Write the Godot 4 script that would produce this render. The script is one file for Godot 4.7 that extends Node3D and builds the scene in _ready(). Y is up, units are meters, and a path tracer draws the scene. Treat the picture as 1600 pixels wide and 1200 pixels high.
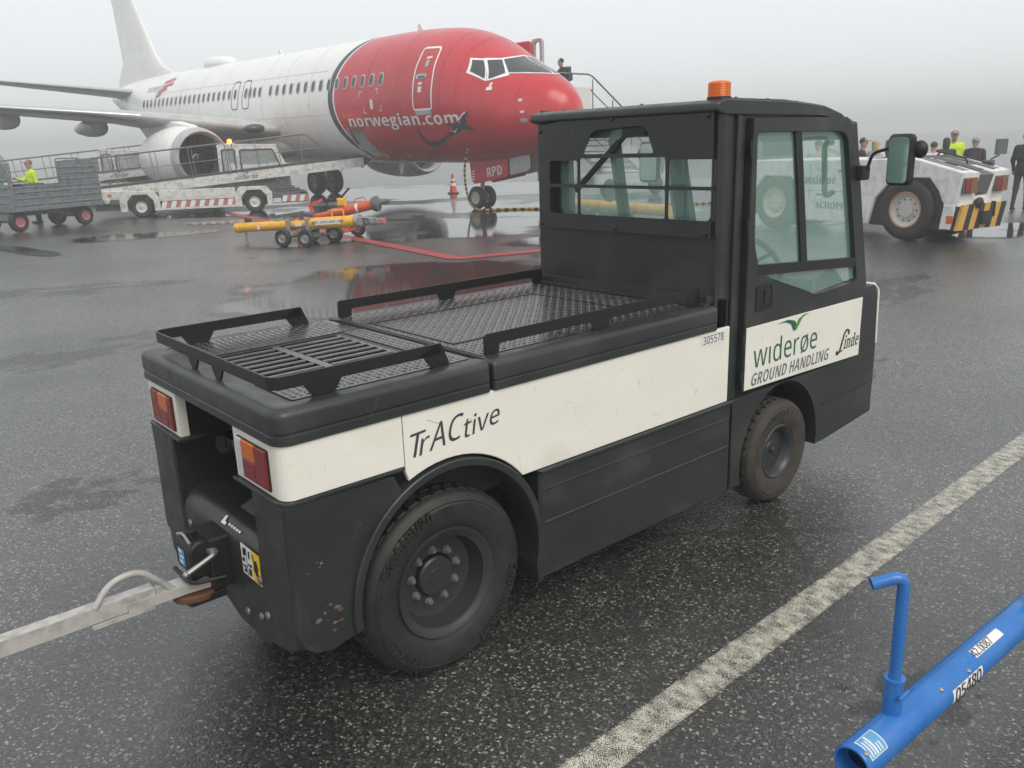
extends Node3D
# An apron in wet fog: a dark platform tow tractor in front, a red-nosed airliner being loaded behind it.
# Metres, y up. The camera stands at the origin; each vehicle is built in its own frame: x forward, y up, z to its right.

var M := {}
var rng := RandomNumberGenerator.new()
var used := {}


class MB:
	var st := SurfaceTool.new()
	var xf := Transform3D.IDENTITY
	func _init() -> void:
		st.begin(Mesh.PRIMITIVE_TRIANGLES)
		st.set_smooth_group(-1)
	func at(t: Transform3D) -> MB:
		xf = t
		return self
	func flat() -> MB:
		st.set_smooth_group(-1)
		return self
	func smooth(g: int = 1) -> MB:
		st.set_smooth_group(g)
		return self
	func tri(a: Vector3, b: Vector3, c: Vector3) -> void:
		st.add_vertex(xf * a)
		st.add_vertex(xf * b)
		st.add_vertex(xf * c)
	func quad(a: Vector3, b: Vector3, c: Vector3, d: Vector3) -> void:
		tri(a, b, c)
		tri(a, c, d)
	static func ccw(p: PackedVector2Array) -> PackedVector2Array:
		var q := p.duplicate()
		if Geometry2D.is_polygon_clockwise(q):
			q.reverse()
		return q
	static func inset(p: PackedVector2Array, b: float) -> PackedVector2Array:
		var o := PackedVector2Array()
		var n := p.size()
		for i in n:
			var e0 := (p[i] - p[(i + n - 1) % n]).normalized()
			var e1 := (p[(i + 1) % n] - p[i]).normalized()
			var n0 := Vector2(-e0.y, e0.x)
			var n1 := Vector2(-e1.y, e1.x)
			var m := n0 + n1
			var l := m.length_squared()
			o.append(p[i] + (m * (2.0 * b / l) if l > 0.3 else n0 * b))
		return o
	# polygon in x,y pushed from z0 to z1, edges of both caps chamfered by b
	func prism(poly: PackedVector2Array, z0: float, z1: float, b: float = 0.0) -> MB:
		if z0 > z1:
			var z := z0
			z0 = z1
			z1 = z
		var p := ccw(poly)
		var n := p.size()
		var q := p
		var ix := PackedInt32Array()
		for tries in 4:   # a chamfer too wide for a narrow corner is made smaller
			if b > 0.0:
				q = inset(p, b)
			ix = Geometry2D.triangulate_polygon(q)
			if ix.size() or b == 0.0:
				break
			b = b * 0.35 if tries < 2 else 0.0
			q = p
		if ix.is_empty():
			print("no caps for ", p)
		for k in range(0, ix.size(), 3):
			var a := q[ix[k]]
			var c := q[ix[k + 1]]
			var d := q[ix[k + 2]]
			tri(Vector3(a.x, a.y, z1), Vector3(d.x, d.y, z1), Vector3(c.x, c.y, z1))
			tri(Vector3(a.x, a.y, z0), Vector3(c.x, c.y, z0), Vector3(d.x, d.y, z0))
		for i in n:
			var j := (i + 1) % n
			quad(Vector3(p[i].x, p[i].y, z0 + b), Vector3(p[i].x, p[i].y, z1 - b), Vector3(p[j].x, p[j].y, z1 - b), Vector3(p[j].x, p[j].y, z0 + b))
			if b > 0.0:
				quad(Vector3(p[i].x, p[i].y, z1 - b), Vector3(q[i].x, q[i].y, z1), Vector3(q[j].x, q[j].y, z1), Vector3(p[j].x, p[j].y, z1 - b))
				quad(Vector3(q[i].x, q[i].y, z0), Vector3(p[i].x, p[i].y, z0 + b), Vector3(p[j].x, p[j].y, z0 + b), Vector3(q[j].x, q[j].y, z0))
		return self
	# plate with holes
	func plate(outer: PackedVector2Array, holes: Array, z0: float, z1: float) -> MB:
		var cuts: Array[float] = [-1000.0, 1000.0]
		for h in holes:
			var r0 := 1e9
			var r1 := -1e9
			for v: Vector2 in h:
				r0 = minf(r0, v.x)
				r1 = maxf(r1, v.x)
			cuts.append((r0 + r1) / 2.0)
		cuts.sort()
		for k in cuts.size() - 1:
			if cuts[k + 1] - cuts[k] < 1e-5:
				continue
			var slab := PackedVector2Array([Vector2(cuts[k], -1000), Vector2(cuts[k + 1], -1000), Vector2(cuts[k + 1], 1000), Vector2(cuts[k], 1000)])
			var parts := Geometry2D.intersect_polygons(outer, slab)
			for h in holes:
				var left: Array[PackedVector2Array] = []
				for p in parts:
					left.append_array(Geometry2D.clip_polygons(p, h))
				parts = left
			for p in parts:
				var q := ccw(p)
				var ix := Geometry2D.triangulate_polygon(q)
				for i in range(0, ix.size(), 3):
					var a := q[ix[i]]
					var c := q[ix[i + 1]]
					var d := q[ix[i + 2]]
					tri(Vector3(a.x, a.y, z1), Vector3(d.x, d.y, z1), Vector3(c.x, c.y, z1))
					tri(Vector3(a.x, a.y, z0), Vector3(c.x, c.y, z0), Vector3(d.x, d.y, z0))
		var rings := [ccw(outer)]
		for h in holes:
			var q := ccw(h)
			q.reverse()
			rings.append(q)
		for p: PackedVector2Array in rings:
			for i in p.size():
				var j := (i + 1) % p.size()
				quad(Vector3(p[i].x, p[i].y, z0), Vector3(p[i].x, p[i].y, z1), Vector3(p[j].x, p[j].y, z1), Vector3(p[j].x, p[j].y, z0))
		return self
	func box(c: Vector3, s: Vector3, b: float = 0.0) -> MB:
		var h := s / 2.0
		var o := xf
		xf = xf * Transform3D(Basis(), c)
		prism(PackedVector2Array([Vector2(-h.x, -h.y), Vector2(h.x, -h.y), Vector2(h.x, h.y), Vector2(-h.x, h.y)]), -h.z, h.z, b)
		xf = o
		return self
	# bar of rectangular section from a to b; w across, h along `up`
	func bar(a: Vector3, b: Vector3, w: float, h: float, up := Vector3.UP, ch := 0.0) -> MB:
		var d := (b - a)
		var l := d.length()
		d /= l
		var s := d.cross(up)
		s = s.normalized() if s.length() > 1e-4 else Vector3.RIGHT
		var u := s.cross(d)
		var o := xf
		xf = xf * Transform3D(Basis(s, u, -d), (a + b) / 2.0)
		box(Vector3.ZERO, Vector3(w, h, l), ch)
		xf = o
		return self
	func tube(path: Array, r: float, n: int = 8, caps: bool = true, taper: float = 1.0, closed: bool = false) -> MB:
		var m := path.size()
		var ring := []
		var side := Vector3.ZERO
		for i in m:
			var d: Vector3
			if closed:
				d = path[(i + 1) % m] - path[(i + m - 1) % m]
			else:
				d = path[mini(i + 1, m - 1)] - path[maxi(i - 1, 0)]
			d = d.normalized()
			if side == Vector3.ZERO:
				side = d.cross(Vector3.UP if absf(d.y) < 0.9 else Vector3.RIGHT).normalized()
			else:
				side = (side - d * side.dot(d)).normalized()
			var up := side.cross(d)
			var rr := r * lerpf(1.0, taper, float(i) / maxf(m - 1, 1))
			var pts := []
			for k in n:
				var t := TAU * k / n
				pts.append(path[i] + (side * cos(t) + up * sin(t)) * rr)
			ring.append(pts)
		smooth(7)
		var last := m if closed else m - 1
		for i in last:
			for k in n:
				var k2 := (k + 1) % n
				var i2 := (i + 1) % m
				quad(ring[i][k], ring[i][k2], ring[i2][k2], ring[i2][k])
		flat()
		if caps and not closed:
			for k in range(1, n - 1):
				tri(ring[0][0], ring[0][k + 1], ring[0][k])
				tri(ring[m - 1][0], ring[m - 1][k], ring[m - 1][k + 1])
		return self
	# profile of (radius, z) turned round the z axis; a smooth group for each run, broken where the profile bends by more than 35 degrees
	func lathe(prof: Array, n: int = 32, from: float = 0.0, to: float = TAU) -> MB:
		var g := 20
		for i in prof.size() - 1:
			if i > 0:
				var a: Vector2 = (prof[i] - prof[i - 1]).normalized()
				var c: Vector2 = (prof[i + 1] - prof[i]).normalized()
				if a.dot(c) < 0.82:
					g += 1
			smooth(g)
			for k in n:
				var t0 := lerpf(from, to, float(k) / n)
				var t1 := lerpf(from, to, float(k + 1) / n)
				var p: Vector2 = prof[i]
				var q: Vector2 = prof[i + 1]
				var a0 := Vector3(p.x * cos(t0), p.x * sin(t0), p.y)
				var a1 := Vector3(p.x * cos(t1), p.x * sin(t1), p.y)
				var b0 := Vector3(q.x * cos(t0), q.x * sin(t0), q.y)
				var b1 := Vector3(q.x * cos(t1), q.x * sin(t1), q.y)
				if p.x > 1e-5:
					tri(a0, a1, b1)
				if q.x > 1e-5:
					tri(a0, b1, b0)
		flat()
		return self
	func ball(c: Vector3, r: Vector3, n: int = 12) -> MB:
		var o := xf
		xf = xf * Transform3D(Basis.from_scale(r), c)
		var prof := []
		for i in n + 1:
			var t := PI * i / n
			prof.append(Vector2(sin(t), -cos(t)))
		prof[0].x = 0.0
		prof[n].x = 0.0
		smooth(3)
		for i in n:
			for k in n * 2:
				var t0 := TAU * k / (n * 2)
				var t1 := TAU * (k + 1) / (n * 2)
				var p: Vector2 = prof[i]
				var q: Vector2 = prof[i + 1]
				var a0 := Vector3(p.x * cos(t0), p.x * sin(t0), p.y)
				var a1 := Vector3(p.x * cos(t1), p.x * sin(t1), p.y)
				var b0 := Vector3(q.x * cos(t0), q.x * sin(t0), q.y)
				var b1 := Vector3(q.x * cos(t1), q.x * sin(t1), q.y)
				if i > 0:
					tri(a0, a1, b1)
				if i < n - 1:
					tri(a0, b1, b0)
		flat()
		xf = o
		return self
	# grid of points pts[i][j]
	func sheet(pts: Array, g: int = 5) -> MB:
		smooth(g)
		for i in pts.size() - 1:
			for j in pts[i].size() - 1:
				quad(pts[i][j], pts[i][j + 1], pts[i + 1][j + 1], pts[i + 1][j])
		flat()
		return self
	func text(s: String, size: float, depth: float, weight := 400, slant := 0.0, align := HORIZONTAL_ALIGNMENT_LEFT, serif := false) -> MB:
		var tm := TextMesh.new()
		var f := SystemFont.new()
		f.font_names = PackedStringArray(["Droid Serif" if serif else "Droid Sans"])
		f.font_weight = weight
		tm.font = f
		tm.text = s
		tm.font_size = 64
		tm.pixel_size = size / 46.0   # `size` is about the height of a capital letter
		tm.depth = depth
		tm.curve_step = 2.0
		tm.horizontal_alignment = align
		tm.vertical_alignment = VERTICAL_ALIGNMENT_CENTER
		var a := tm.get_mesh_arrays()
		var vs: PackedVector3Array = a[Mesh.ARRAY_VERTEX]
		var ix: PackedInt32Array = a[Mesh.ARRAY_INDEX]
		for i in ix:
			var p := vs[i]
			st.add_vertex(xf * Vector3(p.x + p.y * slant, p.y, p.z))
		return self
	# one line of text stretched to fill x0..x1 and a capital height of cap, standing on y0, at depth z
	func line(s: String, x0: float, x1: float, y0: float, cap: float, z: float, weight := 400, slant := 0.0, serif := false) -> MB:
		var m := MB.new()
		m.text(s, 1.0, 0.0, weight, 0.0, HORIZONTAL_ALIGNMENT_LEFT, serif)
		var vs: PackedVector3Array = m.st.commit_to_arrays()[Mesh.ARRAY_VERTEX]
		var k := MB.new()
		k.text("H", 1.0, 0.0, weight, 0.0, HORIZONTAL_ALIGNMENT_LEFT, serif)
		var hs: PackedVector3Array = k.st.commit_to_arrays()[Mesh.ARRAY_VERTEX]
		var a := INF
		var b := -INF
		var lo := INF
		var hi := -INF
		for v in vs:
			a = minf(a, v.x)
			b = maxf(b, v.x)
		for v in hs:
			lo = minf(lo, v.y)
			hi = maxf(hi, v.y)
		for v in vs:
			var y := (v.y - lo) / (hi - lo) * cap
			st.add_vertex(xf * Vector3(x0 + (v.x - a) / (b - a) * (x1 - x0) + y * slant, y0 + y, z))
		return self
	func mesh() -> ArrayMesh:
		st.generate_normals()
		return st.commit()


func done(b: MB, called: String, m: Material, parent: Node = self) -> MeshInstance3D:
	var o := MeshInstance3D.new()
	o.mesh = b.mesh()
	return put(o, called, m, parent)


func put(o: MeshInstance3D, called: String, m: Material, parent: Node = self) -> MeshInstance3D:
	o.material_override = null
	if o.mesh.get_surface_count():
		for i in o.mesh.get_surface_count():
			o.set_surface_override_material(i, m)
	o.name = numbered(called) if parent == self else called
	parent.add_child(o, true)
	return o


func inst(mesh: Mesh, called: String, m: Material, parent: Node, t := Transform3D.IDENTITY) -> MeshInstance3D:
	var o := MeshInstance3D.new()
	o.mesh = mesh
	o.transform = t
	return put(o, called, m, parent)


func numbered(called: String) -> String:
	var n: int = used.get(called, -1) + 1
	used[called] = n
	return called if n == 0 else "%s_%03d" % [called, n]


func tag(o: Node, label: String, category: String, group := "") -> Node:
	o.set_meta("label", label)
	o.set_meta("category", category)
	if group:
		o.set_meta("group", group)
	return o


func thing(called: String, label: String, category: String, at := Vector3.ZERO, heading := PI / 2, group := "") -> Node3D:
	var o := Node3D.new()
	o.name = numbered(called)
	add_child(o)
	o.position = at
	o.rotation.y = PI / 2 - heading   # heading: bearing of the thing's x axis, from -z towards +x
	tag(o, label, category, group)
	return o


func kind(o: Node, k := "structure") -> Node:
	o.set_meta("kind", k)
	return o


func lin(r: float, g: float, b: float) -> Color:
	return Color(r, g, b).linear_to_srgb()


func mat(key: String, c: Color, rough := 0.5, metal := 0.0) -> StandardMaterial3D:
	var m := StandardMaterial3D.new()
	m.resource_name = key
	m.albedo_color = c
	m.roughness = rough
	m.metallic = metal
	M[key] = m
	return m


func noise(freq: float, type := FastNoiseLite.TYPE_SIMPLEX_SMOOTH, octaves := 4, sd := 1) -> FastNoiseLite:
	var n := FastNoiseLite.new()
	n.noise_type = type
	n.frequency = freq
	n.fractal_octaves = octaves
	n.seed = sd
	if octaves <= 1:
		n.fractal_type = FastNoiseLite.FRACTAL_NONE
	return n


func ramp(stops: Array) -> Gradient:
	var g := Gradient.new()
	var o := PackedFloat32Array()
	var c := PackedColorArray()
	for s in stops:
		o.append(s[0])
		c.append(s[1])
	g.offsets = o
	g.colors = c
	return g


func ntex(n: FastNoiseLite, size: int, g: Gradient = null, normal := 0.0) -> NoiseTexture2D:
	var t := NoiseTexture2D.new()
	t.width = size
	t.height = size
	t.seamless = true
	t.noise = n
	t.normalize = true
	if g:
		t.color_ramp = g
	if normal > 0.0:
		t.as_normal_map = true
		t.bump_strength = normal
	return t


func grey(v: float, a := 1.0) -> Color:
	return Color(v, v, v, a)


# paint or plastic that carries grime and faint scratches: two noise layers in the colour, one in the gloss
func grimy(m: StandardMaterial3D, scale: float, low: float, sd := 3, rough_lo := 0.0, rough_hi := 1.0) -> void:
	m.uv1_triplanar = true
	m.uv1_scale = Vector3.ONE * scale
	m.albedo_texture = ntex(noise(0.012, FastNoiseLite.TYPE_SIMPLEX_SMOOTH, 6, sd), 512, ramp([[0.0, grey(low)], [0.42, grey(lerpf(low, 1.0, 0.75))], [0.6, grey(1.0)], [1.0, grey(1.0)]]))
	m.roughness_texture = ntex(noise(0.02, FastNoiseLite.TYPE_SIMPLEX_SMOOTH, 5, sd + 9), 512, ramp([[0.0, grey(rough_lo)], [1.0, grey(rough_hi)]]))


# paint with scratches and scuffs drawn as fine marks over a noisy ground; `base` and `mark` are linear colours
func scratched(m: StandardMaterial3D, base: Color, mark: Color, n: int, scale: float, sd: int, longest := 90.0, even := 0.16, dust := Color(0, 0, 0, 0)) -> void:
	var size := 1024
	var im := Image.create(size, size, false, Image.FORMAT_RGB8)
	var gr := noise(0.006, FastNoiseLite.TYPE_SIMPLEX_SMOOTH, 6, sd).get_seamless_image(256, 256)
	gr.resize(size, size, Image.INTERPOLATE_CUBIC)
	gr.convert(Image.FORMAT_RGB8)
	var data := gr.get_data()
	var lut := PackedByteArray()
	for i in 256:
		var k := 1.0 + (i / 255.0 - 0.5) * 2.0 * even
		var c := Color(base.r * k, base.g * k, base.b * k).lerp(Color(dust.r, dust.g, dust.b), dust.a * smoothstep(0.52, 0.85, i / 255.0)).linear_to_srgb()
		lut.append_array([int(c.r * 255), int(c.g * 255), int(c.b * 255)])
	for i in range(0, data.size(), 3):
		var v := data[i] * 3
		data[i] = lut[v]
		data[i + 1] = lut[v + 1]
		data[i + 2] = lut[v + 2]
	im = Image.create_from_data(size, size, false, Image.FORMAT_RGB8, data)
	var r := RandomNumberGenerator.new()
	r.seed = sd
	for k in n:
		var p := Vector2(r.randf() * size, r.randf() * size)
		var dir := Vector2.from_angle(r.randfn(0.3, 0.9))
		var l := longest * pow(r.randf(), 3.0) + 3.0
		var t := 0.15 + 0.85 * r.randf() * r.randf()
		var bend := r.randfn(0.0, 0.008)
		for i in int(l):
			dir = dir.rotated(bend)
			p += dir
			if r.randf() < 0.25:
				continue
			var x := posmod(int(p.x), size)
			var y := posmod(int(p.y), size)
			im.set_pixel(x, y, im.get_pixel(x, y).lerp(mark.linear_to_srgb(), t))
			var x2 := (x + 1) % size
			im.set_pixel(x2, y, im.get_pixel(x2, y).lerp(mark.linear_to_srgb(), t * 0.7))
	m.albedo_color = Color.WHITE
	m.albedo_texture = ImageTexture.create_from_image(im)
	m.uv1_triplanar = true
	m.uv1_scale = Vector3.ONE * scale
	m.roughness_texture = ntex(noise(0.02, FastNoiseLite.TYPE_SIMPLEX_SMOOTH, 5, sd + 9), 512, ramp([[0.0, grey(0.6)], [1.0, grey(1.0)]]))


func v2(a: Array) -> PackedVector2Array:
	var p := PackedVector2Array()
	for i in range(0, a.size(), 2):
		p.append(Vector2(a[i], a[i + 1]))
	return p


func rrect(x0: float, y0: float, x1: float, y1: float, r: float, n := 4) -> PackedVector2Array:
	var p := PackedVector2Array()
	var c := [[x1 - r, y0 + r, -PI / 2], [x1 - r, y1 - r, 0.0], [x0 + r, y1 - r, PI / 2], [x0 + r, y0 + r, PI]]
	for k in c:
		for i in n + 1:
			var t: float = k[2] + PI / 2 * i / n
			p.append(Vector2(k[0] + r * cos(t), k[1] + r * sin(t)))
	return p


# rounds every corner of a polygon by r
func rounded(poly: PackedVector2Array, r: float, n := 4) -> PackedVector2Array:
	var o := PackedVector2Array()
	var m := poly.size()
	for i in m:
		var p := poly[i]
		var a := poly[(i + m - 1) % m] - p
		var c := poly[(i + 1) % m] - p
		var d := minf(r, minf(a.length(), c.length()) * 0.48)
		var s := p + a.normalized() * d
		var e := p + c.normalized() * d
		for k in n + 1:
			var t := float(k) / n
			o.append(s.lerp(p, t).lerp(p.lerp(e, t), t))
	return o


func arc(c: Vector3, r: float, a0: float, a1: float, n: int, u := Vector3.RIGHT, v := Vector3.UP) -> Array:
	var o := []
	for i in n + 1:
		var t := lerpf(a0, a1, float(i) / n)
		o.append(c + u * cos(t) * r + v * sin(t) * r)
	return o


# a path with its corners rounded
func bent(pts: Array, r: float, n := 5) -> Array:
	var o := [pts[0]]
	for i in range(1, pts.size() - 1):
		var p: Vector3 = pts[i]
		var a: Vector3 = pts[i - 1] - p
		var c: Vector3 = pts[i + 1] - p
		var d := minf(r, minf(a.length(), c.length()) * 0.48)
		var s := p + a.normalized() * d
		var e := p + c.normalized() * d
		for k in n + 1:
			var t := float(k) / n
			o.append(s.lerp(p, t).lerp(p.lerp(e, t), t))
	o.append(pts[-1])
	return o


func _ready() -> void:
	rng.seed = 7
	world()
	materials()
	ground()
	tow_tractor()
	draw_bar()
	blue_tow_bar()
	airliner()
	passenger_stairs()
	belt_loaders()
	baggage_cart()
	tow_bars()
	pushback_tug()
	people()
	small_things()


func world() -> void:
	var cam := Camera3D.new()
	cam.name = "camera"
	add_child(cam)
	cam.position = Vector3(0, 1.91, 0)
	cam.rotation = Vector3(-0.279, 0, -0.034)
	cam.fov = rad_to_deg(2.0 * atan(600.0 / 1311.0))
	cam.near = 0.05
	cam.far = 3000.0
	cam.current = true
	var sky := ProceduralSkyMaterial.new()
	sky.sky_top_color = lin(0.47, 0.49, 0.505)
	sky.sky_horizon_color = lin(0.52, 0.537, 0.547)
	sky.sky_curve = 0.2
	sky.ground_bottom_color = lin(0.2, 0.2, 0.2)
	sky.ground_horizon_color = lin(0.66, 0.68, 0.69)
	sky.sun_angle_max = 1.0
	var env := Environment.new()
	env.background_mode = Environment.BG_SKY
	env.sky = Sky.new()
	env.sky.sky_material = sky
	env.tonemap_mode = Environment.TONE_MAPPER_LINEAR
	env.tonemap_exposure = 2.03
	env.fog_enabled = true
	env.fog_density = 0.005
	env.fog_light_color = lin(0.72, 0.74, 0.75)
	env.sdfgi_enabled = true
	env.ssao_enabled = true
	env.ssil_enabled = true
	var we := WorldEnvironment.new()
	we.name = "environment"
	we.environment = env
	add_child(we)
	var sun := DirectionalLight3D.new()
	sun.name = "sun"
	sun.light_energy = 0.37
	sun.light_angular_distance = 40.0
	sun.light_color = Color(1.0, 0.98, 0.95)
	sun.shadow_enabled = true
	sun.rotation_degrees = Vector3(-48, 35, 0)
	add_child(sun)


func materials() -> void:
	var m := mat("anthracite_paint", lin(0.021, 0.024, 0.026), 0.5)
	scratched(m, Color(0.020, 0.0225, 0.0245), Color(0.15, 0.15, 0.145), 320, 0.8, 3, 90.0, 0.25, Color(0.048, 0.046, 0.043, 0.5))
	m = mat("anthracite_plastic", lin(0.026, 0.029, 0.031), 0.55)
	scratched(m, Color(0.022, 0.025, 0.027), Color(0.14, 0.14, 0.135), 480, 0.9, 5, 160.0, 0.25, Color(0.052, 0.049, 0.045, 0.5))
	mat("black_part", lin(0.010, 0.010, 0.011), 0.55)
	m = mat("black_powder_coat", lin(0.009, 0.010, 0.011), 0.4)
	m = mat("deck_plate", lin(0.030, 0.031, 0.033), 0.34, 0.0)
	grimy(m, 1.5, 0.6, 8, 0.5, 1.0)
	m.metallic_specular = 0.7
	m = mat("cream_panel", lin(0.66, 0.66, 0.60), 0.42)
	scratched(m, Color(0.78, 0.775, 0.70), Color(0.22, 0.19, 0.15), 170, 0.55, 11, 40.0, 0.05, Color(0.60, 0.56, 0.49, 0.6))
	m = mat("rubber", lin(0.020, 0.0193, 0.018), 0.68)
	grimy(m, 1.6, 0.6, 14, 0.75, 1.0)
	m = mat("dusty_rubber", lin(0.045, 0.039, 0.033), 0.8)
	grimy(m, 1.6, 0.6, 15, 0.85, 1.0)
	mat("rim_grey", lin(0.024, 0.027, 0.030), 0.38)
	mat("bolt_steel", lin(0.17, 0.175, 0.18), 0.45, 0.4)
	mat("steel", lin(0.34, 0.34, 0.33), 0.42, 0.7)
	mat("chrome", lin(0.75, 0.75, 0.75), 0.15, 1.0)
	m = mat("lamp_red", lin(0.20, 0.012, 0.012), 0.12)
	m = mat("lamp_amber", lin(0.55, 0.13, 0.012), 0.12)
	m = mat("lamp_clear", lin(0.55, 0.55, 0.55), 0.12)
	m = mat("beacon_amber", lin(0.85, 0.20, 0.02), 0.15)
	m.backlight_enabled = true
	m.backlight = lin(0.5, 0.12, 0.02)
	m = mat("cab_glass", lin(0.42, 0.74, 0.63), 0.04)
	m.transparency = BaseMaterial3D.TRANSPARENCY_ALPHA
	m.albedo_color.a = 0.15
	m = mat("clear_glass", lin(0.6, 0.68, 0.68), 0.04)
	m.transparency = BaseMaterial3D.TRANSPARENCY_ALPHA
	m.albedo_color.a = 0.18
	m = mat("plane_glass", lin(0.05, 0.055, 0.06), 0.06)
	mat("mirror_glass", lin(0.55, 0.62, 0.58), 0.06, 1.0)
	mat("ink_black", lin(0.012, 0.012, 0.013), 0.45)
	mat("letter_grey", lin(0.045, 0.047, 0.050), 0.45)
	mat("letter_green", lin(0.020, 0.105, 0.068), 0.4)
	mat("leaf_green", lin(0.09, 0.25, 0.05), 0.4)
	mat("letter_slate", lin(0.14, 0.16, 0.17), 0.45)
	mat("white_print", lin(0.72, 0.72, 0.71), 0.45)
	mat("yellow_print", lin(0.78, 0.50, 0.02), 0.45)
	mat("blue_print", lin(0.10, 0.32, 0.55), 0.45)
	m = mat("bar_paint", lin(0.44, 0.43, 0.41), 0.45)
	grimy(m, 2.2, 0.80, 21, 0.7, 1.0)
	mat("rust", lin(0.13, 0.055, 0.028), 0.8)
	m = mat("bar_blue", lin(0.025, 0.16, 0.50), 0.33)
	scratched(m, Color(0.022, 0.15, 0.47), Color(0.30, 0.36, 0.42), 520, 1.6, 23, 70.0, 0.18, Color(0.05, 0.16, 0.38, 0.5))
	m = mat("plane_red", lin(0.52, 0.028, 0.042), 0.3)
	grimy(m, 0.12, 0.90, 31, 0.7, 1.0)
	mat("plane_dark_red", lin(0.30, 0.022, 0.02), 0.4)
	m = mat("plane_white", lin(0.80, 0.81, 0.80), 0.32)
	grimy(m, 0.10, 0.975, 32, 0.7, 1.0)
	m = mat("plane_grey", lin(0.44, 0.45, 0.45), 0.38)
	grimy(m, 0.2, 0.85, 33, 0.7, 1.0)
	mat("plane_metal", lin(0.60, 0.61, 0.61), 0.32, 0.85)
	mat("plane_navy", lin(0.030, 0.034, 0.048), 0.35)
	mat("seat_cloth", lin(0.02, 0.02, 0.022), 0.85)
	m = mat("cart_grey", lin(0.17, 0.20, 0.215), 0.45)
	grimy(m, 0.7, 0.75, 41, 0.7, 1.0)
	mat("wheel_pink", lin(0.48, 0.18, 0.20), 0.5)
	m = mat("loader_white", lin(0.62, 0.625, 0.61), 0.42)
	grimy(m, 0.6, 0.78, 43, 0.7, 1.0)
	mat("belt_rubber", lin(0.06, 0.06, 0.058), 0.7)
	mat("rail_steel", lin(0.20, 0.20, 0.20), 0.45, 0.4)
	mat("stripe_red", lin(0.42, 0.16, 0.16), 0.5)
	m = mat("bar_yellow", lin(0.80, 0.42, 0.02), 0.38)
	grimy(m, 1.2, 0.8, 45, 0.7, 1.0)
	m = mat("bar_red", lin(0.68, 0.09, 0.02), 0.42)
	grimy(m, 1.2, 0.8, 46, 0.7, 1.0)
	m = mat("tug_white", lin(0.74, 0.745, 0.73), 0.38)
	grimy(m, 0.7, 0.86, 47, 0.7, 1.0)
	mat("tug_grey", lin(0.10, 0.105, 0.11), 0.55)
	mat("tug_rim", lin(0.50, 0.48, 0.44), 0.5)
	mat("tug_rust", lin(0.40, 0.20, 0.12), 0.6)
	mat("hazard_yellow", lin(0.55, 0.31, 0.05), 0.5)
	mat("cone_red", lin(0.62, 0.07, 0.04), 0.5)
	mat("suitcase", lin(0.03, 0.03, 0.033), 0.4)
	m = mat("stairs_white", lin(0.66, 0.67, 0.66), 0.45)
	m = mat("lamp_glow", lin(1.0, 0.55, 0.1), 0.3)
	m.emission_enabled = true
	m.emission = Color(1.0, 0.5, 0.08)
	m.emission_energy_multiplier = 5.0
	m = mat("person", Color.WHITE, 0.85)
	m.vertex_color_use_as_albedo = true


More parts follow.
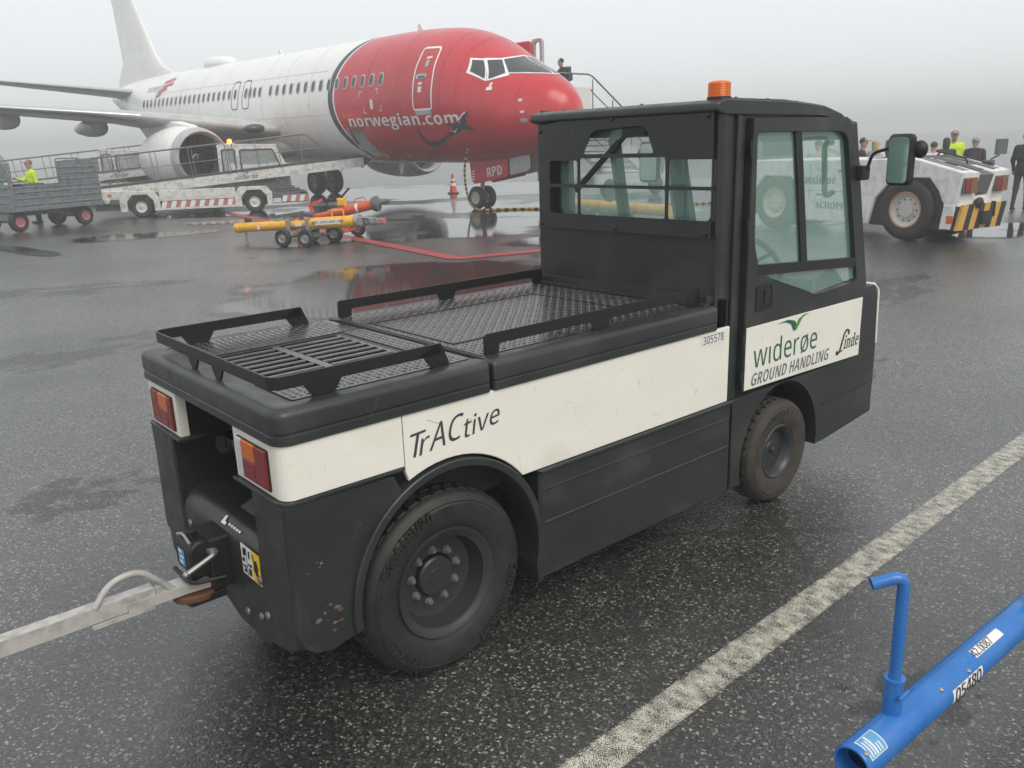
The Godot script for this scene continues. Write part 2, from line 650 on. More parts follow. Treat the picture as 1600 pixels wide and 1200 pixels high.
func ground() -> void:
	# asphalt: fine stones in the base layer, coarse wear and damp patches in the detail layer
	var m := mat("asphalt", Color.WHITE, 1.0)
	m.albedo_texture = ntex(noise(0.11, FastNoiseLite.TYPE_CELLULAR, 1, 5), 1024, null)
	(m.albedo_texture as NoiseTexture2D).noise.cellular_return_type = FastNoiseLite.RETURN_CELL_VALUE
	(m.albedo_texture as NoiseTexture2D).noise.cellular_jitter = 1.0
	(m.albedo_texture as NoiseTexture2D).color_ramp = ramp([[0.0, lin(0.020, 0.020, 0.020)], [0.5, lin(0.038, 0.0377, 0.037)], [0.76, lin(0.055, 0.0545, 0.053)], [0.90, lin(0.11, 0.108, 0.102)], [0.97, lin(0.27, 0.265, 0.25)], [1.0, lin(0.42, 0.41, 0.385)]])
	m.roughness_texture = ntex(noise(0.05, FastNoiseLite.TYPE_SIMPLEX_SMOOTH, 4, 6), 512, ramp([[0.0, grey(0.17)], [1.0, grey(0.36)]]))
	m.metallic_specular = 0.71
	m.normal_enabled = true
	m.normal_scale = 0.30
	var nn := noise(0.11, FastNoiseLite.TYPE_CELLULAR, 1, 5)
	nn.cellular_return_type = FastNoiseLite.RETURN_DISTANCE
	m.normal_texture = ntex(nn, 1024, null, 5.0)
	m.detail_enabled = true
	m.detail_blend_mode = BaseMaterial3D.BLEND_MODE_MUL
	m.detail_uv_layer = BaseMaterial3D.DETAIL_UV_2
	m.detail_albedo = ntex(noise(0.006, FastNoiseLite.TYPE_SIMPLEX_SMOOTH, 7, 8), 1024, ramp([[0.0, grey(0.5)], [0.3, grey(0.78)], [0.5, grey(0.92)], [0.7, grey(1.0)], [1.0, grey(1.0)]]))
	var st := SurfaceTool.new()
	st.begin(Mesh.PRIMITIVE_TRIANGLES)
	var xs := [-500.0, -60.0, 60.0, 500.0]
	var zs := [-600.0, -90.0, 12.0, 60.0]
	for i in 3:
		for j in 3:
			for c in [[0, 0], [1, 0], [1, 1], [0, 0], [1, 1], [0, 1]]:
				var p := Vector3(xs[i + c[0]], 0, zs[j + c[1]])
				st.set_normal(Vector3.UP)
				st.set_uv(Vector2(p.x, p.z) / 0.86)
				st.set_uv2(Vector2(p.x + 3.0, p.z) / 17.0)
				st.add_vertex(p)
	st.generate_tangents()
	var g := MeshInstance3D.new()
	g.mesh = st.commit()
	kind(put(g, "ground", m))

	# films of standing water: even thickness, outline from noise
	var w := mat("water_film", Color.WHITE, 0.075)
	w.transparency = BaseMaterial3D.TRANSPARENCY_ALPHA
	w.metallic_specular = 0.5
	var size := 512
	var big := noise(0.010, FastNoiseLite.TYPE_SIMPLEX_SMOOTH, 6, 12)
	var puddles := [   # centre x, z, half sizes, turn, how full
		[-1.0, -12.0, 3.4, 2.7, 0.35, 0.85], [-0.6, -21.0, 4.5, 4.5, 0.0, 0.55], [-8.9, -21.3, 1.9, 0.9, 0.5, 0.9], [-3.0, -27.5, 9.0, 3.2, 0.0, 0.75], [3.0, -24.0, 5.0, 3.0, 0.3, 0.5],
		[-7.5, -24.8, 3.0, 1.0, 0.1, 0.5], [-10.6, -18.6, 2.6, 0.35, -0.75, 0.6], [-2.0, -38.0, 26.0, 7.0, 0.0, 0.8], [-4.2, -15.6, 1.6, 1.2, 0.4, 0.45], [9.5, -16.5, 2.5, 1.6, 0.4, 0.25], [-3.9, -18.9, 2.4, 1.5, 0.7, 0.45], [2.0, -17.0, 3.0, 2.0, 0.2, 0.4]]
	for q: Array in puddles:
		var im := Image.create(256, 256, false, Image.FORMAT_RGBA8)
		for py in 256:
			for px in 256:
				var u := px / 127.5 - 1.0
				var v := py / 127.5 - 1.0
				var f: float = q[5] - 0.9 * (u * u + v * v) + 0.55 * big.get_noise_2d(q[0] * 40.0 + u * q[2] * 26.0, q[1] * 40.0 + v * q[3] * 26.0) * 1.6
				im.set_pixel(px, py, Color(0.155, 0.155, 0.158, clampf(f * 4.0, 0.0, 1.0) * smoothstep(1.0, 0.85, maxf(absf(u), absf(v)))))
		var pm := w.duplicate() as StandardMaterial3D
		pm.albedo_texture = ImageTexture.create_from_image(im)
		var s2 := SurfaceTool.new()
		s2.begin(Mesh.PRIMITIVE_TRIANGLES)
		for c in [[0, 0], [1, 0], [1, 1], [0, 0], [1, 1], [0, 1]]:
			s2.set_normal(Vector3.UP)
			s2.set_uv(Vector2(c[0], c[1]))
			s2.add_vertex(Vector3((c[0] * 2 - 1) * q[2], 0, (c[1] * 2 - 1) * q[3]))
		var o := MeshInstance3D.new()
		o.mesh = s2.commit()
		o.position = Vector3(q[0], 0.004 + 0.0006 * puddles.find(q), q[1])
		o.rotation.y = q[4]
		kind(put(o, "puddle", pm))

	# oil drips and tyre smears: patches of another matter on the asphalt, outlines from noise
	var sn := noise(0.02, FastNoiseLite.TYPE_SIMPLEX_SMOOTH, 5, 77)
	for q: Array in [[-2.6, -4.6, 0.5, 0.35, 0.3], [-4.6, -8.2, 1.6, 0.5, 0.9], [2.6, -6.6, 0.9, 0.4, 0.7], [-7.0, -12.5, 2.2, 0.8, 0.4], [4.8, -10.4, 1.4, 0.6, 0.9], [1.35, -2.5, 0.3, 0.22, 0.2]]:
		var sm := StandardMaterial3D.new()
		sm.resource_name = "oil_stain"
		sm.roughness = 0.3
		sm.transparency = BaseMaterial3D.TRANSPARENCY_ALPHA
		var si := Image.create(128, 128, false, Image.FORMAT_RGBA8)
		for py in 128:
			for px in 128:
				var u := px / 63.5 - 1.0
				var v := py / 63.5 - 1.0
				var f: float = 0.42 - (u * u + v * v) * 0.75 + sn.get_noise_2d(q[0] * 90 + px * 1.3, q[1] * 90 + py * 1.3) * 1.1
				si.set_pixel(px, py, Color(0.09, 0.09, 0.092, 0.26 if f > 0.12 else 0.14 if f > 0.0 and (px * 7 + py * 13) % 5 < 3 else 0.0))
		sm.albedo_texture = ImageTexture.create_from_image(si)
		var s3 := SurfaceTool.new()
		s3.begin(Mesh.PRIMITIVE_TRIANGLES)
		for c in [[0, 0], [1, 0], [1, 1], [0, 0], [1, 1], [0, 1]]:
			s3.set_normal(Vector3.UP)
			s3.set_uv(Vector2(c[0], c[1]))
			s3.add_vertex(Vector3((c[0] * 2 - 1) * q[2], 0, (c[1] * 2 - 1) * q[3]))
		var so := MeshInstance3D.new()
		so.mesh = s3.commit()
		so.position = Vector3(q[0], 0.002, q[1])
		so.rotation.y = q[4]
		kind(put(so, "oil_stain", sm))

	# worn white line and the red lines further out
	var wl := mat("line_white", Color.WHITE, 0.6)
	wl.transparency = BaseMaterial3D.TRANSPARENCY_ALPHA_SCISSOR
	wl.alpha_scissor_threshold = 0.5
	var ln := noise(0.09, FastNoiseLite.TYPE_SIMPLEX_SMOOTH, 3, 17)
	var lc := noise(0.012, FastNoiseLite.TYPE_SIMPLEX_SMOOTH, 3, 18)
	var im := Image.create(2048, 128, false, Image.FORMAT_RGBA8)
	for px in 2048:
		for py in 128:
			var edge := minf(py, 127 - py) / 127.0
			var f := -0.05 + ln.get_noise_2d(px * 1.7, py * 2.2) * 1.9 + lc.get_noise_2d(px, py) * 0.7 + minf(0.0, (edge - 0.10) * 3.5)
			var t := 0.80 + 0.12 * lc.get_noise_2d(py * 3.0, px * 3.0)
			im.set_pixel(px, py, Color(t, t * 0.985, t * 0.92, 1.0 if f > 0.0 else 0.0))
	wl.albedo_texture = ImageTexture.create_from_image(im)
	var a := Vector3(0.20, 0, -2.215)
	var b := Vector3(3.12, 0, -4.85)
	var d := (b - a).normalized()
	stripe("white_ground_line", wl, a - d * 3.0, a + d * 26.0, 0.145, 1.6, 0.003)
	var rl := mat("line_red", lin(0.36, 0.045, 0.04), 0.35)
	stripe("red_ground_line", rl, Vector3(-3.9, 0, -19.6), Vector3(-0.88, 0, -14.72), 0.30, 4.0, 0.011)
	stripe("red_ground_line", rl, Vector3(-0.92, 0, -14.72), Vector3(9.0, 0, -19.4), 0.30, 4.0, 0.0125)
	stripe("red_ground_line", rl, Vector3(-3.9, 0, -19.6), Vector3(-9.6, 0, -29.0), 0.30, 4.0, 0.0115)


func stripe(called: String, m: Material, a: Vector3, b: Vector3, w: float, tile: float, h: float) -> void:
	var d := (b - a).normalized()
	var s := d.cross(Vector3.UP) * w / 2
	var st := SurfaceTool.new()
	st.begin(Mesh.PRIMITIVE_TRIANGLES)
	var n := maxi(1, int(a.distance_to(b) / 0.4))
	for i in n:
		for c in [[0, 0], [1, 1], [1, 0], [0, 0], [0, 1], [1, 1]]:
			var t := float(i + c[0]) / n
			st.set_normal(Vector3.UP)
			st.set_uv(Vector2(t * a.distance_to(b) / tile, c[1]))
			st.add_vertex(a.lerp(b, t) + s * (1.0 - 2.0 * c[1]) + Vector3.UP * h)
	var o := MeshInstance3D.new()
	o.mesh = st.commit()
	kind(put(o, called, m))


const PLAN := Basis(Vector3(1, 0, 0), Vector3(0, 0, -1), Vector3(0, 1, 0))     # polygon (s, -z), pushed up
const FRONT := Basis(Vector3(0, 0, -1), Vector3(0, 1, 0), Vector3(1, 0, 0))    # polygon (-z, y), pushed forwards
const REAR := Basis(Vector3(0, 0, 1), Vector3(0, 1, 0), Vector3(-1, 0, 0))     # polygon (z, y), pushed backwards


func ell(cx: float, cy: float, a: float, b: float, d0: float, d1: float, n: int) -> Array:
	var o := []
	for i in n + 1:
		var t := deg_to_rad(lerpf(d0, d1, float(i) / n))
		o.append(cx + a * cos(t))
		o.append(cy + b * sin(t))
	return o


func tyre_shape(r: float, rim: float, w: float, blocks: int) -> MB:
	var b := MB.new()
	var k := w / 2
	# z = 0 is the outer face; the tyre goes inwards to -w
	b.lathe([Vector2(rim * 0.97, -0.018), Vector2(rim * 1.02, -0.006), Vector2(lerpf(rim, r, 0.25), 0.004), Vector2(lerpf(rim, r, 0.5), 0.010), Vector2(lerpf(rim, r, 0.66), 0.009), Vector2(lerpf(rim, r, 0.70), 0.0045), Vector2(lerpf(rim, r, 0.74), 0.006), Vector2(r * 0.955, -0.006), Vector2(r * 0.965, -0.011), Vector2(r * 0.985, -0.020), Vector2(r * 0.99, -0.034), Vector2(r * 0.965, -0.036), Vector2(r * 0.965, -w + 0.036), Vector2(r * 0.99, -w + 0.034), Vector2(r * 0.985, -w + 0.020), Vector2(r * 0.95, -w + 0.004), Vector2(lerpf(rim, r, 0.5), -w - 0.008), Vector2(rim, -w + 0.02)], 72)
	for i in blocks:
		for row in 3:
			var t := TAU * (i + 0.5 * (row % 2)) / blocks
			var o := b.xf
			b.xf = o * Transform3D(Basis(Vector3(0, 0, 1), t), Vector3.ZERO)
			var z0 := -0.026 - (w - 0.052) * row / 3.0 - 0.004
			var z1 := -0.026 - (w - 0.052) * (row + 1) / 3.0 + 0.004
			var h := PI * r / blocks * 0.76
			b.prism(v2([r * 0.955, -h, r * 0.998, -h * 0.93, r, 0, r * 0.998, h * 0.93, r * 0.955, h]), z0, z1, 0.003)
			b.xf = o
	return b


func arc_text(b: MB, s: String, radius: float, mid: float, size: float, z: float, depth: float, weight := 700) -> void:
	var adv := size * 0.80
	var total := adv * s.length()
	for i in s.length():
		var off := (i + 0.5) * adv - total / 2
		var t := mid - off / radius
		b.xf = Transform3D(Basis(Vector3(0, 0, 1), t - PI / 2), Vector3(cos(t) * radius, sin(t) * radius, z))
		b.text(s[i], size, depth, weight, 0.0, HORIZONTAL_ALIGNMENT_CENTER)
	b.xf = Transform3D.IDENTITY


func tractor_wheel(parent: Node, at: Vector3, r: float, rim: float, w: float, mirrored: bool, front: bool) -> void:
	var wh := Node3D.new()
	wh.name = "wheel"
	parent.add_child(wh, true)
	wh.position = at
	if mirrored:
		wh.rotation.y = PI
	var b := tyre_shape(r, rim, w, 40 if not front else 34)
	done(b, "tyre", M.dusty_rubber if front else M.rubber, wh)
	if not mirrored:
		b = MB.new()
		var rt := lerpf(rim, r, 0.60)
		if front:
			arc_text(b, "Continental", lerpf(rim, r, 0.55), 1.9, 0.030, 0.0115, 0.006)
		else:
			arc_text(b, "ContiRV20", rt, 2.25, 0.040, 0.0125, 0.010)
			arc_text(b, "Continental", rt, -0.62, 0.038, 0.0125, 0.010)
			arc_text(b, "VELOCITY", rt, -2.45, 0.034, 0.0125, 0.010)
		done(b, "sidewall_lettering", M.dusty_rubber if front else M.rubber, wh)
	b = MB.new()
	if front:
		b.lathe([Vector2(0, -0.045), Vector2(rim * 0.30, -0.045), Vector2(rim * 0.34, -0.05), Vector2(rim * 0.74, -0.052), Vector2(rim * 0.80, -0.030), Vector2(rim * 0.86, -0.012), Vector2(rim * 0.95, -0.004), Vector2(rim * 1.0, -0.010), Vector2(rim * 1.0, -0.1)], 48)
	else:
		b.lathe([Vector2(rim * 0.40, -0.095), Vector2(rim * 0.62, -0.096), Vector2(rim * 0.74, -0.088), Vector2(rim * 0.80, -0.05), Vector2(rim * 0.83, -0.020), Vector2(rim * 0.88, -0.016), Vector2(rim * 0.93, -0.004), Vector2(rim * 0.985, -0.001), Vector2(rim * 1.01, -0.012), Vector2(rim * 1.0, -0.12)], 56)
	var rm := done(b, "rim", M.rim_grey, wh)
	if front:
		b = MB.new()
		b.lathe([Vector2(0, -0.028), Vector2(0.016, -0.029), Vector2(0.020, -0.034), Vector2(0.021, -0.046)], 18)
		done(b, "hub_cap", M.rim_grey, rm)
	else:
		b = MB.new()
		b.lathe([Vector2(0, -0.070), Vector2(0.034, -0.070), Vector2(0.036, -0.073), Vector2(0.072, -0.074), Vector2(0.078, -0.080), Vector2(0.079, -0.097)], 36)
		done(b, "hub_cap", M.rim_grey, rm)
		b = MB.new()
		b.lathe([Vector2(0, 0.022), Vector2(0.009, 0.021), Vector2(0.0115, 0.014), Vector2(0.0135, 0.013), Vector2(0.0135, 0.004), Vector2(0.018, 0.003), Vector2(0.018, 0)], 6)
		var nut := b.mesh()
		for i in 9:
			var t := TAU * (i + 0.3) / 9.0
			inst(nut, "wheel_nut", M.bolt_steel, rm, Transform3D(Basis(), Vector3(cos(t) * 0.104, sin(t) * 0.104, -0.095)))


# hood or deck edge moulding: a rounded rectangle in plan, lofted through levels of (inset, y)
func deck_ring(s0: float, s1: float, z0: float, z1: float, rr: float, rf: float, levels: Array) -> MB:
	var b := MB.new()
	var rings := []
	for l in levels:
		var i: float = l[0]
		var pts := []
		var cs := [[s0 + i, z1 - i, rr, PI / 2], [s0 + i, z0 + i, rr, PI], [s1 - i * (1.0 if rf > 0.02 else 0.0), z0 + i, rf, -PI / 2], [s1 - i * (1.0 if rf > 0.02 else 0.0), z1 - i, rf, 0.0]]
		for c in cs:
			var r: float = maxf(c[2] - i * 0.6, 0.004)
			var cx: float = c[0] + (r if c[0] < (s0 + s1) / 2 else -r)
			var cz: float = c[1] + (r if c[1] < (z0 + z1) / 2 else -r)
			for k in 6:
				var t: float = c[3] + PI / 2 * k / 5.0
				pts.append(Vector3(cx + r * cos(t), l[1], cz + r * sin(t)))
		pts.append(pts[0])
		rings.append(pts)
	for i in rings.size() - 1:
		b.sheet([rings[i], rings[i + 1]], 30 if i > 4 else 40 + i)
	return b


func tread(b: MB, s0: float, s1: float, z0: float, z1: float, y: float, skip: Array = []) -> void:
	var p := 0.026
	var i := 0
	var s := s0 + p / 2
	while s < s1 - p * 0.4:
		var j := 0
		var z := z0 + p / 2
		while z < z1 - p * 0.4:
			var out := true
			for k in skip:
				if s > k[0] and s < k[1] and z > k[2] and z < k[3]:
					out = false
			if out:
				var t := PI / 4 if (i + j) % 2 else -PI / 4
				var d := Vector3(cos(t), 0, sin(t))
				var e := Vector3(-d.z, 0, d.x)
				var c := Vector3(s, y, z)
				var l := 0.0115
				var w := 0.0042
				var u := Vector3(0, 0.0026, 0)
				var a0 := c - d * l
				var a1 := c + d * l
				var m0 := c - d * l * 0.45 + u
				var m1 := c + d * l * 0.45 + u
				var r0 := c + e * w
				var r1 := c - e * w
				b.tri(a0, m0, r0)
				b.tri(m0, m1, r0)
				b.tri(m1, a1, r0)
				b.tri(a0, r1, m0)
				b.tri(m0, r1, m1)
				b.tri(m1, r1, a1)
			z += p
			j += 1
		s += p
		i += 1


func tow_tractor() -> void:
	var t := thing("tow_tractor", "dark grey and cream platform tow tractor with cab, parked on the wet asphalt", "tow tractor", Vector3(-0.258, 0, -2.777), 0.867)
	var ap: Material = M.anthracite_paint
	var pl: Material = M.anthracite_plastic
	var bk: Material = M.black_part
	var mir := Transform3D(Basis.from_scale(Vector3(1, 1, -1)), Vector3(0, 0, -1.2))
	var b := MB.new()
	b.box(Vector3(1.35, 0.46, -0.6), Vector3(3.2, 0.42, 0.66), 0.02)
	b.box(Vector3(0.85, 0.80, -0.6), Vector3(1.75, 0.40, 0.98), 0.01)
	b.box(Vector3(0.0, 0.36, -0.6), Vector3(0.16, 0.16, 0.9), 0.02)
	b.box(Vector3(2.19, 0.29, -0.6), Vector3(0.12, 0.12, 0.9), 0.02)
	b.box(Vector3(2.4, 0.66, -0.6), Vector3(1.2, 0.03, 1.12), 0.0)
	done(b, "chassis", bk, t)

	tractor_wheel(t, Vector3(0, 0.357, 0.0), 0.358, 0.217, 0.20, false, false)
	tractor_wheel(t, Vector3(0, 0.357, -1.2), 0.358, 0.217, 0.20, true, false)
	tractor_wheel(t, Vector3(2.19, 0.282, 0.0), 0.283, 0.150, 0.16, false, true)
	tractor_wheel(t, Vector3(2.19, 0.282, -1.2), 0.283, 0.150, 0.16, true, true)

	# sides, built for the right and mirrored for the left
	for side in 2:
		var x := Transform3D.IDENTITY if side == 0 else mir
		b = MB.new().at(x)
		var p := [-0.60, 0.862, -0.605, 0.40, -0.59, 0.35, -0.55, 0.315, -0.48, 0.300, -0.43, 0.315]
		p.append_array(ell(0.03, 0.38, 0.41, 0.43, 188, 100, 12))
		p.append_array(ell(0.03, 0.38, 0.432, 0.452, 100, 118, 3))
		p.append_array([-0.2, 0.842])
		b.prism(v2(p), -0.22, 0.004, 0.012)
		done(b, "rear_fender", ap, t)
		b = MB.new().at(x)
		p = ell(0.03, 0.38, 0.405, 0.425, 186, -14, 30)
		p.append_array([0.432, 0.20, 0.458, 0.20])
		var o := ell(0.03, 0.38, 0.436, 0.456, -14, 186, 30)
		p.append_array(o)
		b.prism(v2(p), -0.20, 0.022, 0.004)
		done(b, "wheel_arch", pl, t)
		b = MB.new().at(x)
		b.prism(rounded(v2([0.462, 0.195, 1.735, 0.195, 1.735, 0.672, 0.462, 0.672]), 0.02), -0.16, 0.002, 0.010)
		b.prism(v2([0.47, 0.655, 1.735, 0.655, 1.735, 0.677, 0.445, 0.677]), -0.05, 0.016, 0.006)
		b.box(Vector3(1.1, 0.44, 0.003), Vector3(1.24, 0.012, 0.008), 0.003)
		b.box(Vector3(1.1, 0.585, 0.003), Vector3(1.24, 0.010, 0.006), 0.002)
		done(b, "side_sill", pl, t)
		b = MB.new().at(x)
		p = [-0.157, 1.0485, 1.69, 1.0485, 1.69, 0.680, 0.395, 0.680]
		p.append_array(ell(0.03, 0.38, 0.446, 0.466, 40, 113, 14))
		p.append_array([-0.157, 0.848])
		b.prism(v2(p), -0.012, 0.008, 0.003)
		done(b, "side_panel", M.cream_panel, t)
		b = MB.new().at(x * Transform3D(PLAN, Vector3(0, 0.866, 0)))
		p = [-0.160, -0.009, -0.555, -0.009]
		p.append_array(ell(-0.555, 0.036, 0.045, 0.045, -90, -180, 6))
		p.append_array([-0.60, 0.335, -0.565, 0.335, -0.565, 0.05, -0.160, 0.05])
		b.prism(v2(p), 0.0, 0.183, 0.003)
		done(b, "lamp_housing", M.cream_panel, t)
		b = MB.new().at(x * Transform3D(PLAN, Vector3(0, 0.853, 0)))
		p = [-0.16, -0.012, -0.565, -0.012]
		p.append_array(ell(-0.565, 0.038, 0.05, 0.05, -90, -180, 6))
		p.append_array([-0.615, 0.345, -0.40, 0.345, -0.40, 0.20, -0.16, 0.20])
		b.prism(v2(p), 0.0, 0.012, 0.002)
		done(b, "housing_flange", pl, t)
		# tail lamp: clear, amber and red lenses in a dark surround
		b = MB.new().at(x * Transform3D(REAR, Vector3(-0.600, 0, 0)))
		b.prism(rrect(-0.300, 0.882, -0.072, 1.022, 0.008), 0.0, 0.005, 0.001)
		var lamp := done(b, "tail_lamp", bk, t)
		for q in [["clear_lens", -0.296, 0.887, -0.258, 1.018, M.lamp_clear], ["amber_lens", -0.256, 0.956, -0.160, 1.018, M.lamp_amber], ["red_lens", -0.256, 0.887, -0.160, 0.954, M.lamp_red], ["red_lens", -0.158, 0.887, -0.076, 1.018, M.lamp_red]]:
			b = MB.new().at(x * Transform3D(REAR, Vector3(-0.600, 0, 0)))
			b.prism(rrect(q[1], q[2], q[3], q[4], 0.004), 0.003, 0.012, 0.002)
			var n := 6
			for k in n:
				var yy: float = lerpf(q[2], q[4], (k + 0.5) / n)
				b.box(Vector3((q[1] + q[3]) / 2, yy, 0.0122), Vector3(q[3] - q[1] - 0.012, 0.004, 0.002))
			done(b, q[0] if side == 0 or q[0] != "clear_lens" else "red_lens", q[5] if side == 0 or q[0] != "clear_lens" else M.lamp_red, lamp)
		# fender of the front wheel and the skirt ahead of it
		b = MB.new().at(x)
		p = [1.745, 0.672, 1.745, 0.20, 1.80, 0.20]
		p.append_array(ell(2.19, 0.285, 0.365, 0.385, 193, -8, 22))
		p.append_array([2.575, 0.235, 2.64, 0.235, 3.17, 0.285, 3.17, 0.672])
		b.prism(v2(p), -0.16, 0.003, 0.008)
		b.bar(Vector3(2.60, 0.455, 0.004), Vector3(3.16, 0.475, 0.004), 0.012, 0.010)
		done(b, "front_fender", ap, t)
		b = MB.new().at(x)
		b.prism(v2([1.695, 0.672, 1.79, 0.672, 1.785, 2.0, 1.60, 2.02, 1.60, 1.17, 1.695, 1.17]), -0.06, -0.012, 0.008)
		b.prism(v2([1.70, 0.68, 1.735, 0.68, 1.735, 2.0, 1.70, 2.0]), -0.03, 0.004, 0.004)
		b.prism(v2([1.59, 1.17, 1.66, 1.17, 1.65, 2.02, 1.585, 2.02]), -0.055, 0.0, 0.02)
		done(b, "rear_pillar", ap, t)
		# door
		var win := v2([1.84, 1.925, 2.60, 1.918, 2.655, 1.885, 2.862, 1.13, 2.845, 1.112, 2.43, 1.098, 2.0, 1.235, 1.90, 1.30, 1.855, 1.42])
		b = MB.new().at(x)
		b.plate(rounded(v2([1.797, 0.70, 2.955, 0.674, 2.958, 1.03, 2.735, 1.90, 2.64, 1.985, 1.797, 1.985]), 0.02), [rounded(win, 0.03)], -0.026, 0.012)
		b.prism(v2([1.80, 1.985, 1.815, 1.985, 1.815, 0.70, 1.80, 0.70]), 0.012, 0.017, 0.002)
		var door := done(b, "door", ap, t)
		b = MB.new().at(x)
		b.bar(Vector3(1.885, 1.290, -0.004), Vector3(2.84, 1.222, -0.004), 0.036, 0.050, Vector3.UP, 0.006)
		b.bar(Vector3(2.185, 1.925, -0.003), Vector3(2.315, 1.255, -0.003), 0.022, 0.050, Vector3.RIGHT, 0.006)
		b.bar(Vector3(2.215, 1.920, -0.014), Vector3(2.345, 1.250, -0.014), 0.022, 0.040, Vector3.RIGHT, 0.006)
		done(b, "window_divider", bk, door)
		b = MB.new().at(x)
		b.prism(v2([1.85, 1.922, 2.19, 1.920, 2.318, 1.262, 1.90, 1.292, 1.86, 1.42]), -0.008, -0.004)
		done(b, "window_pane", M.cab_glass, door)
		b = MB.new().at(x)
		b.prism(v2([2.19, 1.920, 2.60, 1.915, 2.65, 1.88, 2.838, 1.224, 2.318, 1.262]), -0.018, -0.014)
		done(b, "window_pane", M.cab_glass, door)
		b = MB.new().at(x)
		b.prism(v2([1.93, 1.265, 2.838, 1.200, 2.858, 1.13, 2.43, 1.105, 2.01, 1.24]), -0.008, -0.004)
		done(b, "window_pane", M.cab_glass, door)
		b = MB.new().at(x)
		b.prism(v2([1.816, 0.704, 2.945, 0.678, 2.945, 1.012, 1.816, 1.018]), 0.010, 0.0155, 0.001)
		done(b, "door_panel", M.cream_panel, door)
		b = MB.new().at(x)
		b.plate(rrect(1.885, 1.085, 2.025, 1.215, 0.02), [rrect(1.898, 1.10, 2.012, 1.20, 0.015)], 0.010, 0.018)
		b.box(Vector3(1.955, 1.15, 0.0125), Vector3(0.112, 0.098, 0.002))
		b.prism(rrect(1.955, 1.115, 2.005, 1.19, 0.006), 0.012, 0.020, 0.002)
		done(b, "door_handle", bk, door)
		# front pillar
		b = MB.new().at(x)
		b.bar(Vector3(2.985, 1.03, -0.035), Vector3(2.725, 1.96, -0.035), 0.07, 0.06, Vector3.RIGHT, 0.012)
		done(b, "front_pillar", ap, t)
		# mirror on its arm
		var mx := x * Transform3D(Basis(Vector3(0, 1, 0), -0.20), Vector3(2.79, 1.765, 0.225))
		b = MB.new().at(x)
		b.box(Vector3(2.80, 1.70, 0.025), Vector3(0.075, 0.075, 0.06), 0.01)
		b.tube(bent([Vector3(2.80, 1.71, 0.05), Vector3(2.80, 1.80, 0.075), Vector3(2.82, 1.83, 0.18), Vector3(2.80, 1.80, 0.24)], 0.03), 0.009, 8)
		done(b, "mirror_arm", bk, t)
		b = MB.new().at(mx * Transform3D(REAR, Vector3.ZERO))
		b.prism(rrect(-0.072, -0.128, 0.072, 0.128, 0.03), -0.035, 0.012, 0.012)
		b.ball(Vector3(0.075, 0.05, -0.05), Vector3(0.04, 0.045, 0.035), 8)
		var mi := done(b, "mirror", bk, t)
		b = MB.new().at(mx * Transform3D(REAR, Vector3.ZERO))
		b.prism(rrect(-0.058, -0.114, 0.058, 0.114, 0.022), 0.010, 0.014)
		done(b, "mirror_glass", M.mirror_glass, mi)

	# rear hood and load deck
	var lv := [[0.010, 1.050], [0.0, 1.0502], [0.0, 1.0775], [0.005, 1.0815], [0.005, 1.0855], [0.0, 1.0895], [0.0, 1.136], [0.002, 1.146], [0.008, 1.154], [0.017, 1.159], [0.030, 1.162], [0.085, 1.160]]
	b = deck_ring(-0.610, 0.226, -1.216, 0.016, 0.055, 0.012, lv)
	b.at(Transform3D(PLAN, Vector3(0, 1.146, 0)))
	b.plate(rrect(-0.54, 0.05, 0.222, 1.15, 0.02), [v2([-0.495, 0.375, -0.495, 0.835, 0.10, 0.835, 0.10, 0.375])], 0.0, 0.012)
	b.at(Transform3D.IDENTITY)
	done(b, "rear_hood", ap, t)
	b = MB.new()
	b.box(Vector3(-0.2, 1.045, -0.605), Vector3(0.66, 0.01, 0.52))
	done(b, "grille_pit", bk, t)
	var deck := deck_ring(0.242, 1.585, -1.216, 0.016, 0.012, 0.012, lv)
	deck.at(Transform3D(PLAN, Vector3(0, 1.146, 0)))
	deck.prism(rrect(0.25, 0.05, 1.58, 1.15, 0.02), 0.0, 0.012)
	done(deck, "load_deck", ap, t)
	for q in [[-0.50, 0.205, -1.13, -0.855], [-0.50, 0.205, -0.355, -0.075], [0.12, 0.215, -0.845, -0.365], [0.262, 1.50, -1.13, -0.075]]:
		b = MB.new().at(Transform3D(PLAN, Vector3(0, 1.158, 0)))
		b.prism(rrect(q[0], -q[3], q[1], -q[2], 0.012), 0.0, 0.005, 0.001)
		var sheet := done(b, "tread_plate", M.deck_plate, t)
		b = MB.new()
		tread(b, q[0] + 0.006, q[1] - 0.006, q[2] + 0.006, q[3] - 0.006, 1.1632)
		kind(done(b, "tread_pattern", M.deck_plate, sheet), "stuff")
	# seams cut in the front deck sheet
	b = MB.new()
	for z in [-0.90, -0.30]:
		b.box(Vector3(0.78, 1.1645, z), Vector3(0.98, 0.0025, 0.012))
	b.box(Vector3(0.30, 1.1645, -0.60), Vector3(0.012, 0.0025, 0.6))
	b.box(Vector3(1.26, 1.1645, -0.60), Vector3(0.012, 0.0025, 0.6))
	done(b, "hatch_seam", bk, t)
	for g in [[-0.485, -0.215], [-0.175, 0.092]]:
		b = MB.new()
		b.box(Vector3((g[0] + g[1]) / 2, 0, 0), Vector3(g[1] - g[0], 0.012, 0.025), 0.004)
		var slat := b.mesh()
		for k in 7:
			inst(slat, "grille_slat", M.deck_plate, t, Transform3D(Basis(), Vector3(0, 1.152, -0.795 + k * 0.064)))
	b = MB.new()
	for s in [-0.49, -0.195, 0.096]:
		b.box(Vector3(s, 1.150, -0.605), Vector3(0.034, 0.014, 0.47), 0.003)
	done(b, "grille_frame", M.deck_plate, t)

